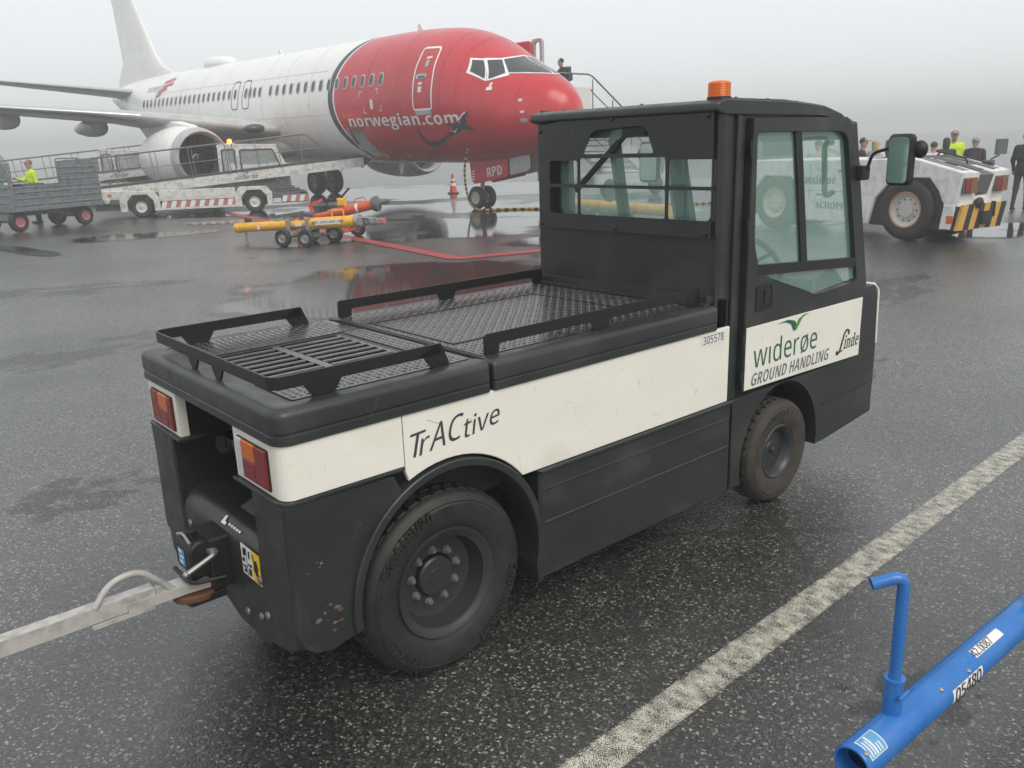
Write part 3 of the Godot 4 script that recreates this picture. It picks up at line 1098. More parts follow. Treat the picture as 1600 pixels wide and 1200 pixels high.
	# guard rails of flat bar
	b = MB.new().at(Transform3D(PLAN, Vector3(0, 1.202, 0)))
	var u := [0.075, 0.070, -0.52, 0.070]
	u.append_array(ell(-0.52, 0.115, 0.045, 0.045, -90, -180, 6))
	u.append_array([-0.565, 1.085])
	u.append_array(ell(-0.52, 1.085, 0.045, 0.045, 180, 90, 6))
	u.append_array([0.075, 1.13, 0.075, 1.122, -0.52, 1.122])
	u.append_array(ell(-0.52, 1.085, 0.037, 0.037, 90, 180, 6))
	u.append_array([-0.557, 0.115])
	u.append_array(ell(-0.52, 0.115, 0.037, 0.037, 180, 270, 6))
	u.append_array([0.075, 0.078])
	b.prism(v2(u), 0.0, 0.042, 0.0012)
	b.at(Transform3D.IDENTITY)
	for z in [[-0.078, -0.070], [-1.130, -1.122]]:
		b.prism(rounded(v2([0.0, 1.205, 0.03, 1.16, 0.112, 1.16, 0.078, 1.2435, 0.05, 1.2435, -0.03, 1.205]), 0.012), z[0], z[1], 0.001)
		b.prism(rounded(v2([-0.46, 1.205, -0.43, 1.16, -0.35, 1.16, -0.32, 1.205]), 0.010), z[0], z[1], 0.001)
	b.at(Transform3D(REAR, Vector3(-0.557, 0, 0)))
	for z in [-0.72, -0.50]:
		b.prism(rounded(v2([z - 0.05, 1.206, z - 0.02, 1.16, z + 0.02, 1.16, z + 0.05, 1.206]), 0.015), 0.0, 0.008, 0.001)
	done(b, "guard_rail", M.black_powder_coat, t)
	for z in [[-0.070, -0.062], [-1.138, -1.130]]:
		b = MB.new()
		b.prism(rounded(v2([0.265, 1.160, 0.335, 1.160, 0.335, 1.198, 0.83, 1.198, 0.84, 1.160, 0.93, 1.160, 0.94, 1.198, 1.47, 1.198, 1.475, 1.160, 1.545, 1.160, 1.545, 1.242, 0.265, 1.242]), 0.014), z[0], z[1], 0.0012)
		done(b, "guard_rail", M.black_powder_coat, t)

	# cab rear wall and its guard
	b = MB.new().at(Transform3D(REAR, Vector3(1.61, 0, 0)))
	b.prism(v2([-1.19, 0.68, -0.01, 0.68, -0.01, 1.49, -1.19, 1.49]), 0.0, 0.02, 0.002)
	done(b, "cab_rear_wall", ap, t)
	b = MB.new()
	b.bar(Vector3(1.575, 1.185, -1.16), Vector3(1.575, 1.185, -0.02), 0.05, 0.035, Vector3.UP, 0.006)
	b.bar(Vector3(1.545, 1.166, -1.16), Vector3(1.545, 1.166, -0.02), 0.05, 0.01, Vector3.UP, 0.002)
	done(b, "deck_end_rail", pl, t)
	b = MB.new().at(Transform3D(REAR, Vector3(1.565, 0, 0)))
	var holes := []
	for q in [[-1.072, -0.863], [-0.846, -0.288], [-0.271, -0.012]]:
		for r in [[1.545, 1.680], [1.696, 1.815]]:
			if not (q[0] == -0.846 and r[0] == 1.696):
				holes.append(rrect(q[0], r[0], q[1], r[1], 0.012, 3))
	holes.append(rrect(-0.846, 1.696, -0.288, 1.826, 0.010, 3))
	holes.append(rounded(v2([-0.825, 1.845, -0.36, 1.845, -0.40, 1.945, -0.44, 1.972, -0.735, 1.960, -0.765, 1.945]), 0.012))
	b.plate(v2([-1.155, 1.468, -0.028, 1.468, -0.028, 1.80, -0.028, 2.028, -0.30, 2.034, -0.6, 2.033, -0.9, 2.020, -1.155, 1.995]), holes, 0.0, 0.006)
	var guard := done(b, "rear_window_guard", ap, t)
	b = MB.new()
	b.lathe([Vector2(0, 0.008), Vector2(0.006, 0.0075), Vector2(0.012, 0.005), Vector2(0.0135, 0.0)], 12)
	var bolt := b.mesh()
	for q in [[-1.135, 1.488], [-0.60, 1.488], [-0.055, 1.488], [-1.135, 1.965], [-0.62, 2.010], [-0.055, 2.000]]:
		inst(bolt, "bolt", M.black_powder_coat, guard, Transform3D(REAR, Vector3(1.5588, q[1], q[0])))
	b = MB.new().at(Transform3D(REAR, Vector3(1.64, 0, 0)))
	b.plate(v2([-1.17, 1.49, -0.03, 1.49, -0.03, 2.03, -1.17, 2.0]), [rrect(-1.06, 1.53, -0.06, 1.985, 0.05)], 0.0, 0.03)
	done(b, "rear_window_frame", bk, t)
	b = MB.new().at(Transform3D(REAR, Vector3(1.635, 0, 0)))
	b.prism(v2([-1.065, 1.525, -0.055, 1.525, -0.055, 1.99, -1.065, 1.99]), 0.0, 0.004)
	done(b, "rear_window_pane", M.cab_glass, t)
	b = MB.new()
	b.bar(Vector3(1.615, 1.955, -0.55), Vector3(1.615, 1.715, -0.865), 0.012, 0.020, Vector3.UP, 0.002)
	b.bar(Vector3(1.605, 1.90, -0.62), Vector3(1.605, 1.66, -0.92), 0.010, 0.028, Vector3.UP, 0.002)
	b.box(Vector3(1.60, 1.955, -0.50), Vector3(0.05, 0.06, 0.16), 0.01)
	done(b, "wiper", bk, t)

	# roof
	b = MB.new()
	b.prism(rounded(v2([1.545, 2.015, 1.55, 2.050, 1.60, 2.066, 2.10, 2.060, 2.42, 2.040, 2.60, 2.000, 2.745, 1.900, 2.735, 1.868, 2.70, 1.895, 2.58, 1.968, 2.40, 1.990, 1.60, 2.000]), 0.012, 3), -1.205, 0.005, 0.014)
	b.prism(v2([1.60, 2.062, 2.10, 2.057, 2.42, 2.036, 2.42, 2.046, 2.10, 2.068, 1.60, 2.073]), -0.035, -0.020, 0.003)
	b.prism(v2([1.60, 2.062, 2.10, 2.057, 2.42, 2.036, 2.42, 2.046, 2.10, 2.068, 1.60, 2.073]), -1.18, -1.165, 0.003)
	var roof := done(b, "roof", ap, t)
	for q in [[1.75, 2.066], [2.0, 2.062], [2.25, 2.052]]:
		for z in [-0.05, -0.6, -1.15]:
			inst(bolt, "roof_bolt", bk, roof, Transform3D(Basis(Vector3(1, 0, 0), -PI / 2).scaled(Vector3(0.8, 1.6, 0.8)), Vector3(q[0], q[1], z)))
	b = MB.new().at(Transform3D(Basis(Vector3(1, 0, 0), -PI / 2), Vector3(1.66, 2.062, -0.075)))
	b.lathe([Vector2(0, 0.0), Vector2(0.054, 0.0), Vector2(0.054, 0.014), Vector2(0.050, 0.018)], 28)
	var bc := done(b, "beacon", bk, t)
	b = MB.new().at(Transform3D(Basis(Vector3(1, 0, 0), -PI / 2), Vector3(1.66, 2.062, -0.075)))
	var prof := [Vector2(0.050, 0.014)]
	for k in 9:
		prof.append(Vector2(0.0505, 0.018 + k * 0.0066))
		prof.append(Vector2(0.0488, 0.0213 + k * 0.0066))
	prof.append_array([Vector2(0.044, 0.080), Vector2(0.028, 0.084), Vector2(0, 0.085)])
	b.lathe(prof, 32)
	done(b, "beacon_lens", M.beacon_amber, bc)

	# front of the cab
	b = MB.new()
	b.prism(rounded(v2([2.96, 0.29, 3.165, 0.285, 3.185, 0.62, 3.155, 1.02, 3.08, 1.07, 2.96, 1.075]), 0.03), -1.205, 0.002, 0.012)
	b.box(Vector3(2.95, 0.86, -0.6), Vector3(0.05, 0.42, 1.15))
	done(b, "cab_front", ap, t)
	b = MB.new().at(Transform3D(Basis(), Vector3(0, 0, 0)))
	b.prism(v2([3.175, 0.70, 3.192, 0.70, 3.176, 1.02, 3.16, 1.02]), -1.19, 0.0, 0.004)
	b.prism(v2([3.10, 1.062, 3.16, 1.022, 3.172, 1.028, 3.11, 1.072]), -1.19, 0.0, 0.003)
	done(b, "front_panel", M.cream_panel, t)
	b = MB.new()
	b.quad(Vector3(2.975, 1.06, -1.15), Vector3(2.975, 1.06, -0.05), Vector3(2.735, 1.93, -0.05), Vector3(2.735, 1.93, -1.15))
	done(b, "windscreen", M.cab_glass, t)
	b = MB.new()
	b.bar(Vector3(2.975, 1.07, -1.18), Vector3(2.975, 1.07, -0.02), 0.06, 0.05, Vector3.UP, 0.01)
	b.bar(Vector3(2.72, 1.945, -1.18), Vector3(2.72, 1.945, -0.02), 0.06, 0.06, Vector3.UP, 0.01)
	done(b, "windscreen_frame", ap, t)
	b = MB.new()
	b.prism(rounded(v2([2.55, 0.70, 2.95, 0.70, 2.95, 1.10, 2.84, 1.19, 2.62, 1.13]), 0.04), -1.10, -0.10, 0.02)
	done(b, "dashboard", pl, t)
	b = MB.new()
	var wc := Vector3(2.50, 1.22, -0.42)
	var wu := Vector3(0, 0, 1)
	var wv := Vector3(-0.5, 0.86, 0).normalized()
	b.tube(arc(wc, 0.17, 0, TAU * 23 / 24, 23, wu, wv), 0.016, 8, false, 1.0, true)
	for k in 3:
		var a := TAU * k / 3.0 + 0.5
		b.tube([wc, wc + (wu * cos(a) + wv * sin(a)) * 0.165], 0.012, 6)
	b.tube([wc, Vector3(2.68, 1.05, -0.42)], 0.025, 8)
	done(b, "steering_wheel", bk, t)
	for z in [-0.42, -0.86]:
		b = MB.new()
		b.box(Vector3(2.12, 0.93, z), Vector3(0.42, 0.12, 0.40), 0.04)
		b.bar(Vector3(1.93, 0.95, z), Vector3(1.86, 1.36, z), 0.40, 0.10, Vector3.LEFT, 0.04)
		b.box(Vector3(2.1, 0.78, z), Vector3(0.34, 0.2, 0.3), 0.02)
		done(b, "seat", M.seat_cloth, t)
	b = MB.new()
	b.tube(bent([Vector3(2.70, 1.86, -0.10), Vector3(2.62, 1.86, -0.10), Vector3(2.66, 1.58, -0.10), Vector3(2.74, 1.60, -0.10)], 0.05), 0.015, 8)
	b.tube([Vector3(2.62, 1.12, -0.98), Vector3(2.60, 1.62, -0.98)], 0.012, 8)
	done(b, "grab_handle", bk, t)

	# rear end below the hood
	b = MB.new()
	b.box(Vector3(-0.28, 0.76, -0.6), Vector3(0.03, 0.56, 0.66))
	b.box(Vector3(-0.40, 1.028, -0.6), Vector3(0.30, 0.012, 0.66))
	b.box(Vector3(-0.42, 0.94, -0.31), Vector3(0.28, 0.18, 0.02))
	b.box(Vector3(-0.42, 0.94, -0.89), Vector3(0.28, 0.18, 0.02))
	done(b, "rear_recess", bk, t)
	b = MB.new().at(Transform3D(REAR, Vector3(-0.56, 0, 0)))
	b.prism(rounded(v2([-1.205, 0.852, -0.965, 0.852, -0.965, 0.33, -1.07, 0.235, -1.165, 0.30]), 0.02), 0.0, 0.045, 0.008)
	b.at(Transform3D.IDENTITY)
	b.box(Vector3(-0.45, 0.62, -0.965), Vector3(0.26, 0.46, 0.012))
	done(b, "rear_plate", ap, t)
	b = MB.new().at(Transform3D(REAR, Vector3(-0.56, 0, 0)))
	b.prism(rounded(v2([-0.235, 0.852, -0.005, 0.852, -0.01, 0.34, -0.08, 0.30, -0.235, 0.27]), 0.015), 0.0, 0.045, 0.008)
	b.at(Transform3D.IDENTITY)
	b.box(Vector3(-0.45, 0.56, -0.237), Vector3(0.26, 0.56, 0.012))
	done(b, "rear_plate", ap, t)
	b = MB.new()
	b.prism(rounded(v2([-0.592, 0.34, -0.600, 0.565, -0.560, 0.625, -0.32, 0.625, -0.32, 0.34]), 0.03, 5), -0.955, -0.245, 0.004)
	b.at(Transform3D(REAR, Vector3(-0.57, 0, 0)))
	b.prism(rounded(v2([-0.90, 0.40, -0.245, 0.40, -0.245, 0.245, -0.50, 0.24, -0.86, 0.36]), 0.02), 0.0, 0.024, 0.004)
	done(b, "rear_beam", ap, t)
	b = MB.new()
	b.quad(Vector3(-0.50, 0.628, -0.62), Vector3(-0.50, 0.628, -0.245), Vector3(-0.295, 0.78, -0.245), Vector3(-0.295, 0.78, -0.50))
	b.prism(v2([-0.60, 0.985, -0.50, 0.985, -0.42, 0.93, -0.58, 0.86]), -0.36, -0.345)
	done(b, "splash_plate", ap, t)
	b = MB.new().at(Transform3D(REAR, Vector3(-0.615, 0, 0)))
	b.prism(v2([-0.73, 0.985, -0.50, 0.985, -0.50, 1.045, -0.73, 1.045]), -0.1, 0.0, 0.003)
	for q in [[-0.90, 0.50], [-0.26, 0.50], [-0.215, 0.385], [-0.30, 0.34], [-0.42, 0.31]]:
		inst(bolt, "bolt", M.bolt_steel, t, Transform3D(REAR.scaled(Vector3(1.2, 1.2, 1.2)), Vector3(-0.606 if q[0] > -0.22 else -0.600 if q[1] > 0.4 else -0.595, q[1], q[0])))
	b = MB.new().at(Transform3D(REAR * Basis(Vector3(0, 1, 0), 0.5), Vector3(-0.40, 0.80, -0.88)))
	b.lathe([Vector2(0, 0.055), Vector2(0.03, 0.06), Vector2(0.042, 0.05), Vector2(0.045, 0.02), Vector2(0.036, 0.0), Vector2(0.036, -0.08)], 18)
	b.box(Vector3(0, 0.02, 0.06), Vector3(0.05, 0.05, 0.015), 0.004)
	done(b, "trailer_socket", bk, t)
	# tow coupling: two jaws, a pin and its lever
	b = MB.new()
	b.box(Vector3(-0.63, 0.48, -0.605), Vector3(0.08, 0.20, 0.17), 0.008)
	b.prism(rounded(v2([-0.62, 0.435, -0.735, 0.445, -0.735, 0.555, -0.70, 0.58, -0.62, 0.565]), 0.02), -0.69, -0.54, 0.008)
	b.prism(rounded(v2([-0.62, 0.335, -0.75, 0.335, -0.77, 0.352, -0.62, 0.37]), 0.008), -0.67, -0.54, 0.006)
	b.tube([Vector3(-0.70, 0.32, -0.605), Vector3(-0.70, 0.60, -0.605)], 0.02, 12)
	b.tube(bent([Vector3(-0.745, 0.432, -0.70), Vector3(-0.745, 0.432, -0.53), Vector3(-0.63, 0.432, -0.50)], 0.04), 0.008, 8)
	var hitch := done(b, "tow_coupling", bk, t)
	b = MB.new()
	b.tube(bent([Vector3(-0.66, 0.535, -0.53), Vector3(-0.66, 0.535, -0.495), Vector3(-0.765, 0.495, -0.495)], 0.015), 0.009, 8)
	b.ball(Vector3(-0.77, 0.493, -0.495), Vector3.ONE * 0.012, 6)
	b.tube([Vector3(-0.66, 0.535, -0.545), Vector3(-0.66, 0.535, -0.51)], 0.016, 10)
	done(b, "coupling_lever", M.steel, hitch)
	b = MB.new()
	b.tube(bent([Vector3(-0.725, 0.575, -0.67), Vector3(-0.725, 0.598, -0.605), Vector3(-0.725, 0.575, -0.55)], 0.03), 0.007, 6)
	done(b, "pin_loop", M.steel, hitch)
	b = MB.new().at(Transform3D(REAR, Vector3(-0.7355, 0, 0)))
	b.prism(v2([-0.655, 0.47, -0.60, 0.47, -0.60, 0.535, -0.655, 0.535]), 0.0, 0.0015)
	var bl := done(b, "coupling_label", M.blue_print, hitch)
	b = MB.new().at(Transform3D(REAR, Vector3(-0.737, 0, 0)))
	for q in [[-0.648, 0.520, -0.62, 0.528], [-0.64, 0.50, -0.606, 0.508], [-0.648, 0.477, -0.615, 0.487]]:
		b.prism(v2([q[0], q[1], q[2], q[1], q[2], q[3], q[0], q[3]]), 0.0, 0.001)
	done(b, "label_print", M.white_print, bl)
	# hitching labels on the beam
	b = MB.new().at(Transform3D(REAR, Vector3(-0.5965, 0, 0)))
	b.prism(v2([-0.405, 0.475, -0.320, 0.475, -0.320, 0.590, -0.405, 0.590]), 0.0, 0.003)
	var lab := done(b, "hitching_label", M.white_print, t)
	b = MB.new().at(Transform3D(REAR, Vector3(-0.600, 0, 0)))
	for q in [[-0.39, 0.55, -0.375, 0.58], [-0.375, 0.555, -0.367, 0.58], [-0.345, 0.55, -0.335, 0.58], [-0.398, 0.505, -0.37, 0.512], [-0.39, 0.485, -0.372, 0.5], [-0.352, 0.485, -0.33, 0.512], [-0.3635, 0.476, -0.3615, 0.589], [-0.398, 0.525, -0.38, 0.54], [-0.352, 0.52, -0.326, 0.53]]:
		b.prism(v2([q[0], q[1], q[2], q[1], q[2] + 0.003, q[3], q[0] + 0.003, q[3]]), 0.0, 0.001)
	done(b, "label_print", M.ink_black, lab)
	b = MB.new().at(Transform3D(REAR, Vector3(-0.5965, 0, 0)))
	b.prism(v2([-0.319, 0.475, -0.255, 0.475, -0.255, 0.590, -0.319, 0.590]), 0.0, 0.003)
	lab = done(b, "warning_label", M.yellow_print, t)
	b = MB.new().at(Transform3D(REAR, Vector3(-0.600, 0, 0)))
	b.prism(v2([-0.305, 0.52, -0.285, 0.50, -0.27, 0.535, -0.28, 0.565, -0.302, 0.555]), 0.0, 0.001)
	b.prism(v2([-0.312, 0.575, -0.308, 0.58, -0.262, 0.49, -0.267, 0.486]), 0.0, 0.0012)
	done(b, "label_print", M.ink_black, lab)
	b = MB.new().at(Transform3D(REAR * Basis(Vector3(1, 0, 0), -0.9), Vector3(-0.578, 0.607, -0.56)))
	for k in 5:
		b.box(Vector3(0.02 + k * 0.022, 0.0, 0.0005), Vector3(0.014, 0.008, 0.001))
	b.at(Transform3D(REAR * Basis(Vector3(1, 0, 0), -0.9), Vector3(-0.578, 0.607, -0.60)))
	b.prism(v2([0.0, -0.012, 0.035, -0.012, 0.035, 0.0, 0.018, 0.0, 0.014, 0.02, 0.0, 0.02]), 0.0, 0.001)
	done(b, "beam_marking", M.white_print, t)

	# lettering on the right side
	b = MB.new()
	for q in [["T", -0.150, -0.085, 0.886, 0.085, 0.08], ["r", -0.098, -0.062, 0.888, 0.078, 0.10], ["AC", -0.055, 0.082, 0.893, 0.092, 0.10], ["tive", 0.090, 0.262, 0.900, 0.072, 0.14]]:
		b.at(Transform3D(Basis(Vector3(0, 0, 1), q[5]), Vector3(q[1], q[3], 0.0)))
		b.line(q[0], 0.0, q[2] - q[1], 0.0, q[4], 0.0092, 500, 0.34)
	done(b, "model_lettering", M.letter_grey, t)
	b = MB.new()
	b.prism(v2([1.470, 0.985, 1.655, 0.985, 1.655, 1.040, 1.470, 1.040]), 0.008, 0.0092)
	var np := done(b, "number_plate", M.white_print, t)
	b = MB.new().line("305578", 1.485, 1.640, 0.994, 0.038, 0.0098)
	done(b, "fleet_number", M.ink_black, np)
	b = MB.new().line("wıderøe", 1.885, 2.475, 0.805, 0.118, 0.0162)
	done(b, "operator_lettering", M.letter_green, t)
	b = MB.new().line("GROUND HANDLING", 1.870, 2.600, 0.715, 0.062, 0.0162, 700, 0.2)
	done(b, "operator_lettering", M.letter_slate, t)
	b = MB.new()
	b.prism(v2([2.08, 0.996, 2.155, 0.994, 2.205, 0.978, 2.235, 0.937, 2.255, 0.937, 2.265, 0.963, 2.242, 0.990, 2.18, 1.004]), 0.0155, 0.0172)
	done(b, "gull_emblem", M.letter_green, t)
	b = MB.new()
	b.prism(v2([2.240, 0.939, 2.262, 0.939, 2.315, 0.996, 2.375, 1.011, 2.32, 1.009, 2.275, 0.991]), 0.0155, 0.0176)
	done(b, "gull_emblem", M.leaf_green, t)
	b = MB.new().line("inde", 2.765, 2.925, 0.742, 0.072, 0.0162, 600, 0.2, true)
	var lp := []
	for q in [[2.700, 0.742], [2.685, 0.733], [2.697, 0.724], [2.722, 0.735], [2.745, 0.79], [2.765, 0.835], [2.788, 0.852], [2.812, 0.846], [2.812, 0.822]]:
		lp.append(Vector3(q[0], q[1], 0.0165))
	b.tube(bent(lp, 0.02, 3), 0.0055, 5)
	b.tube([Vector3(2.70, 0.73, 0.0165), Vector3(2.755, 0.738, 0.0165)], 0.004, 5)
	done(b, "maker_lettering", M.ink_black, t)

	# wear: rust along the panel seam, chips of bare primer on the fender and the corners
	b = MB.new()
	b.prism(v2([-0.1605, 0.868, -0.1575, 0.868, -0.1570, 1.046, -0.1600, 1.046]), 0.006, 0.0088)
	done(b, "rust_seam", M.rust, t)
	var r := RandomNumberGenerator.new()
	r.seed = 41
	for q in [[-0.50, 0.46, 0.05, 0.0044, 9], [-0.47, 0.40, 0.03, 0.0044, 6], [-0.52, 0.60, 0.04, 0.0044, 5], [0.75, 0.30, 0.12, 0.0025, 3], [1.35, 0.36, 0.16, 0.0025, 3]]:
		for k in q[4]:
			var c := Vector2(q[0] + r.randfn(0, q[2] * 0.5), q[1] + r.randfn(0, 0.03))
			var a := 0.0015 + 0.008 * pow(r.randf(), 2.0)
			var pp := PackedVector2Array()
			var n := 7
			for i in n:
				var th := TAU * i / n
				pp.append(c + Vector2(cos(th) * a * r.randf_range(0.6, 2.0), sin(th) * a * r.randf_range(0.5, 1.1)))
			b = MB.new()
			b.prism(pp, q[3] - 0.001, q[3] + 0.0006)
			done(b, "paint_chip", M.bolt_steel if k % 3 else M.rust, t)
	for y in [0.78, 0.96, 1.5, 1.85]:
		b = MB.new()
		b.tube([Vector3(1.792, y - 0.035, 0.012), Vector3(1.792, y + 0.035, 0.012)], 0.009, 8)
		done(b, "door_hinge", bk, t)


# ---- airliner: s metres aft of the nose, y up, z to starboard; node x = -s
const FUS := [[0.0, 1.38, 1.22, 0.03], [0.12, 1.70, 0.93, 0.19], [0.35, 1.98, 0.68, 0.34], [0.75, 2.28, 0.45, 0.51], [1.3, 2.56, 0.26, 0.68], [1.75, 2.76, 0.17, 0.79], [2.4, 3.15, 0.09, 0.90], [3.1, 3.53, 0.04, 0.965], [4.0, 3.82, 0.01, 0.995], [5.2, 3.96, 0.0, 1.0], [6.8, 4.01, 0.0, 1.0], [10.0, 4.01, 0.0, 1.0], [21.0, 4.01, 0.0, 1.0], [24.0, 4.01, 0.14, 0.99], [26.5, 4.0, 0.72, 0.92], [29.0, 3.94, 1.45, 0.74], [31.5, 3.82, 2.2, 0.46], [33.6, 3.6, 2.85, 0.2], [34.3, 3.42, 3.0, 0.07]]


func fsec(s: float) -> Vector3:
	s = clampf(s, 0.0, 34.3)
	var i := 0
	while i < FUS.size() - 2 and FUS[i + 1][0] < s:
		i += 1
	var a: Array = FUS[maxi(i - 1, 0)]
	var b: Array = FUS[i]
	var c: Array = FUS[i + 1]
	var d: Array = FUS[mini(i + 2, FUS.size() - 1)]
	var o := Vector3.ZERO
	for k in 3:
		var span: float = c[0] - b[0]
		var w: float = (s - b[0]) / span
		if i == 0 or i >= FUS.size() - 2 or (absf(b[k + 1] - c[k + 1]) < 1e-4):
			o[k] = lerpf(b[k + 1], c[k + 1], w)
		else:
			o[k] = cubic_interpolate_in_time(b[k + 1], c[k + 1], a[k + 1], d[k + 1], w, span, a[0] - b[0], d[0] - b[0])
	var sh := 1.37 + 0.012 * maxf(s - 4.0, 0.0)
	return Vector3(o.x + sh, o.y + sh, o.z * 1.88)


func fpt(s: float, th: float, off := 0.0) -> Vector3:
	var q := fsec(s)
	var yc := q.y + (q.x - q.y) * 0.47
	var h := (q.x - yc) if sin(th) > 0 else (yc - q.y)
	var p := Vector3(-s, yc + h * sin(th), q.z * cos(th))
	if off != 0.0:
		p += Vector3(0, sin(th) / h, cos(th) / maxf(q.z, 0.05)).normalized() * off
	return p


# on the starboard skin, at height y
func fsk(s: float, y: float, off := 0.0) -> Vector3:
	var q := fsec(s)
	var yc := q.y + (q.x - q.y) * 0.47
	var h := (q.x - yc) if y > yc else (yc - q.y)
	return fpt(s, asin(clampf((y - yc) / h, -0.999, 0.999)), off)


# on the nose, seen from ahead: given z and y
func fnose(z: float, y: float, off := 0.0) -> Vector3:
	var s := 0.02
	while s < 8.0:
		var q := fsec(s)
		var yc := q.y + (q.x - q.y) * 0.47
		var h := (q.x - yc) if y > yc else (yc - q.y)
		if pow(z / q.z, 2) + pow((y - yc) / h, 2) < 1.0:
			break
		s += 0.01
	var n := Vector3(0.55, (y - 3.3) * 0.55, z * 0.5).normalized()
	return Vector3(-s, y, z) + n * off


func skin_fan(b: MB, pts: PackedVector2Array, off: float) -> void:
	var c := Vector2.ZERO
	for p in pts:
		c += p / pts.size()
	var m := fsk(c.x, c.y, off)
	for i in pts.size():
		var p := pts[i]
		var q := pts[(i + 1) % pts.size()]
		b.tri(m, fsk(p.x, p.y, off), fsk(q.x, q.y, off))


func skin_strip(b: MB, path: Array, w: float, off: float, closed := false, taper: Array = []) -> void:
	var n := path.size()
	var l := []
	var r := []
	for i in n:
		var d: Vector2 = (path[(i + 1) % n] if closed or i < n - 1 else path[i]) - (path[(i + n - 1) % n] if closed or i > 0 else path[i])
		var s = Vector2(-d.y, d.x).normalized() * w / 2 * (taper[i] if taper else 1.0)
		l.append(fsk(path[i].x + s.x, path[i].y + s.y, off))
		r.append(fsk(path[i].x - s.x, path[i].y - s.y, off))
	for i in (n if closed else n - 1):
		var j := (i + 1) % n
		b.quad(l[i], r[i], r[j], l[j])


func oval(cx: float, cy: float, w: float, h: float, n := 16, e := 0.6) -> PackedVector2Array:
	var p := PackedVector2Array()
	for i in n:
		var t := TAU * i / n
		p.append(Vector2(cx + w / 2 * signf(cos(t)) * pow(absf(cos(t)), e), cy + h / 2 * signf(sin(t)) * pow(absf(sin(t)), e)))
	return p


# stretch of the fuselage between two station lists; `bulge` bends the stations near the paint edge
func fus_mesh(stations: Array, hole := false) -> MB:
	var b := MB.new()
	var n := 120
	b.smooth(2)
	var rings := []
	for S: float in stations:
		var ring := []
		var w := smoothstep(6.3, 8.9, S) * smoothstep(12.2, 9.5, S)
		for k in n + 1:
			var th := TAU * k / n
			var p := fpt(S, th)
			var s := S - w * 0.24 * pow(p.y - 3.55, 2)
			ring.append(fpt(s, th))
		rings.append(ring)
	for i in rings.size() - 1:
		for k in n:
			if hole:
				var c: Vector3 = (rings[i][k] + rings[i + 1][k + 1]) / 2
				if c.z > 0 and -c.x > 7.72 and -c.x < 8.60 and c.y > 1.60 and c.y < 2.56:
					continue
			b.quad(rings[i][k], rings[i][k + 1], rings[i + 1][k + 1], rings[i + 1][k])
	b.flat()
	return b


func foil(le: Vector3, chord: float, t: float, up: Vector3, n := 14) -> Array:
	var o := []
	for i in n * 2 + 1:
		var a := PI * i / n
		var x := (1.0 + cos(a)) / 2.0
		var y := 5.0 * t * (0.2969 * sqrt(x) - 0.126 * x - 0.3516 * x * x + 0.2843 * x * x * x - 0.1036 * x * x * x * x)
		o.append(le + Vector3(-x * chord, 0, 0) + up * ((y if i <= n else -y * 0.75) * chord))
	return o


func wing(parent: Node, called: String, secs: Array, m: Material, up := Vector3.UP) -> MeshInstance3D:
	var rows := []
	for q in secs:
		rows.append(foil(Vector3(-q[1], q[2], q[0]), q[3], q[4], up))
	var b := MB.new()
	b.sheet(rows, 4)
	var last: Array = rows[-1]
	var n := last.size() - 1
	for i in n / 2:
		b.quad(last[i], last[i + 1], last[n - i - 1], last[n - i])
	return done(b, called, m, parent)


func plane_wheel(parent: Node, at: Vector3, r: float, w: float) -> void:
	var wh := Node3D.new()
	wh.name = "wheel"
	parent.add_child(wh, true)
	wh.position = at
	var b := MB.new()
	b.lathe([Vector2(r * 0.55, -w * 0.4), Vector2(r * 0.7, -w * 0.5), Vector2(r * 0.9, -w * 0.46), Vector2(r * 0.98, -w * 0.3), Vector2(r, -w * 0.12), Vector2(r, w * 0.12), Vector2(r * 0.98, w * 0.3), Vector2(r * 0.9, w * 0.46), Vector2(r * 0.7, w * 0.5), Vector2(r * 0.55, w * 0.4)], 32)
	done(b, "tyre", M.rubber, wh)
	b = MB.new()
	for s in [-1.0, 1.0]:
		b.lathe([Vector2(0, s * w * 0.30), Vector2(r * 0.16, s * w * 0.32), Vector2(r * 0.2, s * w * 0.2), Vector2(r * 0.46, s * w * 0.24), Vector2(r * 0.53, s * w * 0.42), Vector2(r * 0.57, s * w * 0.42)], 24)
	done(b, "rim", M.plane_grey, wh)


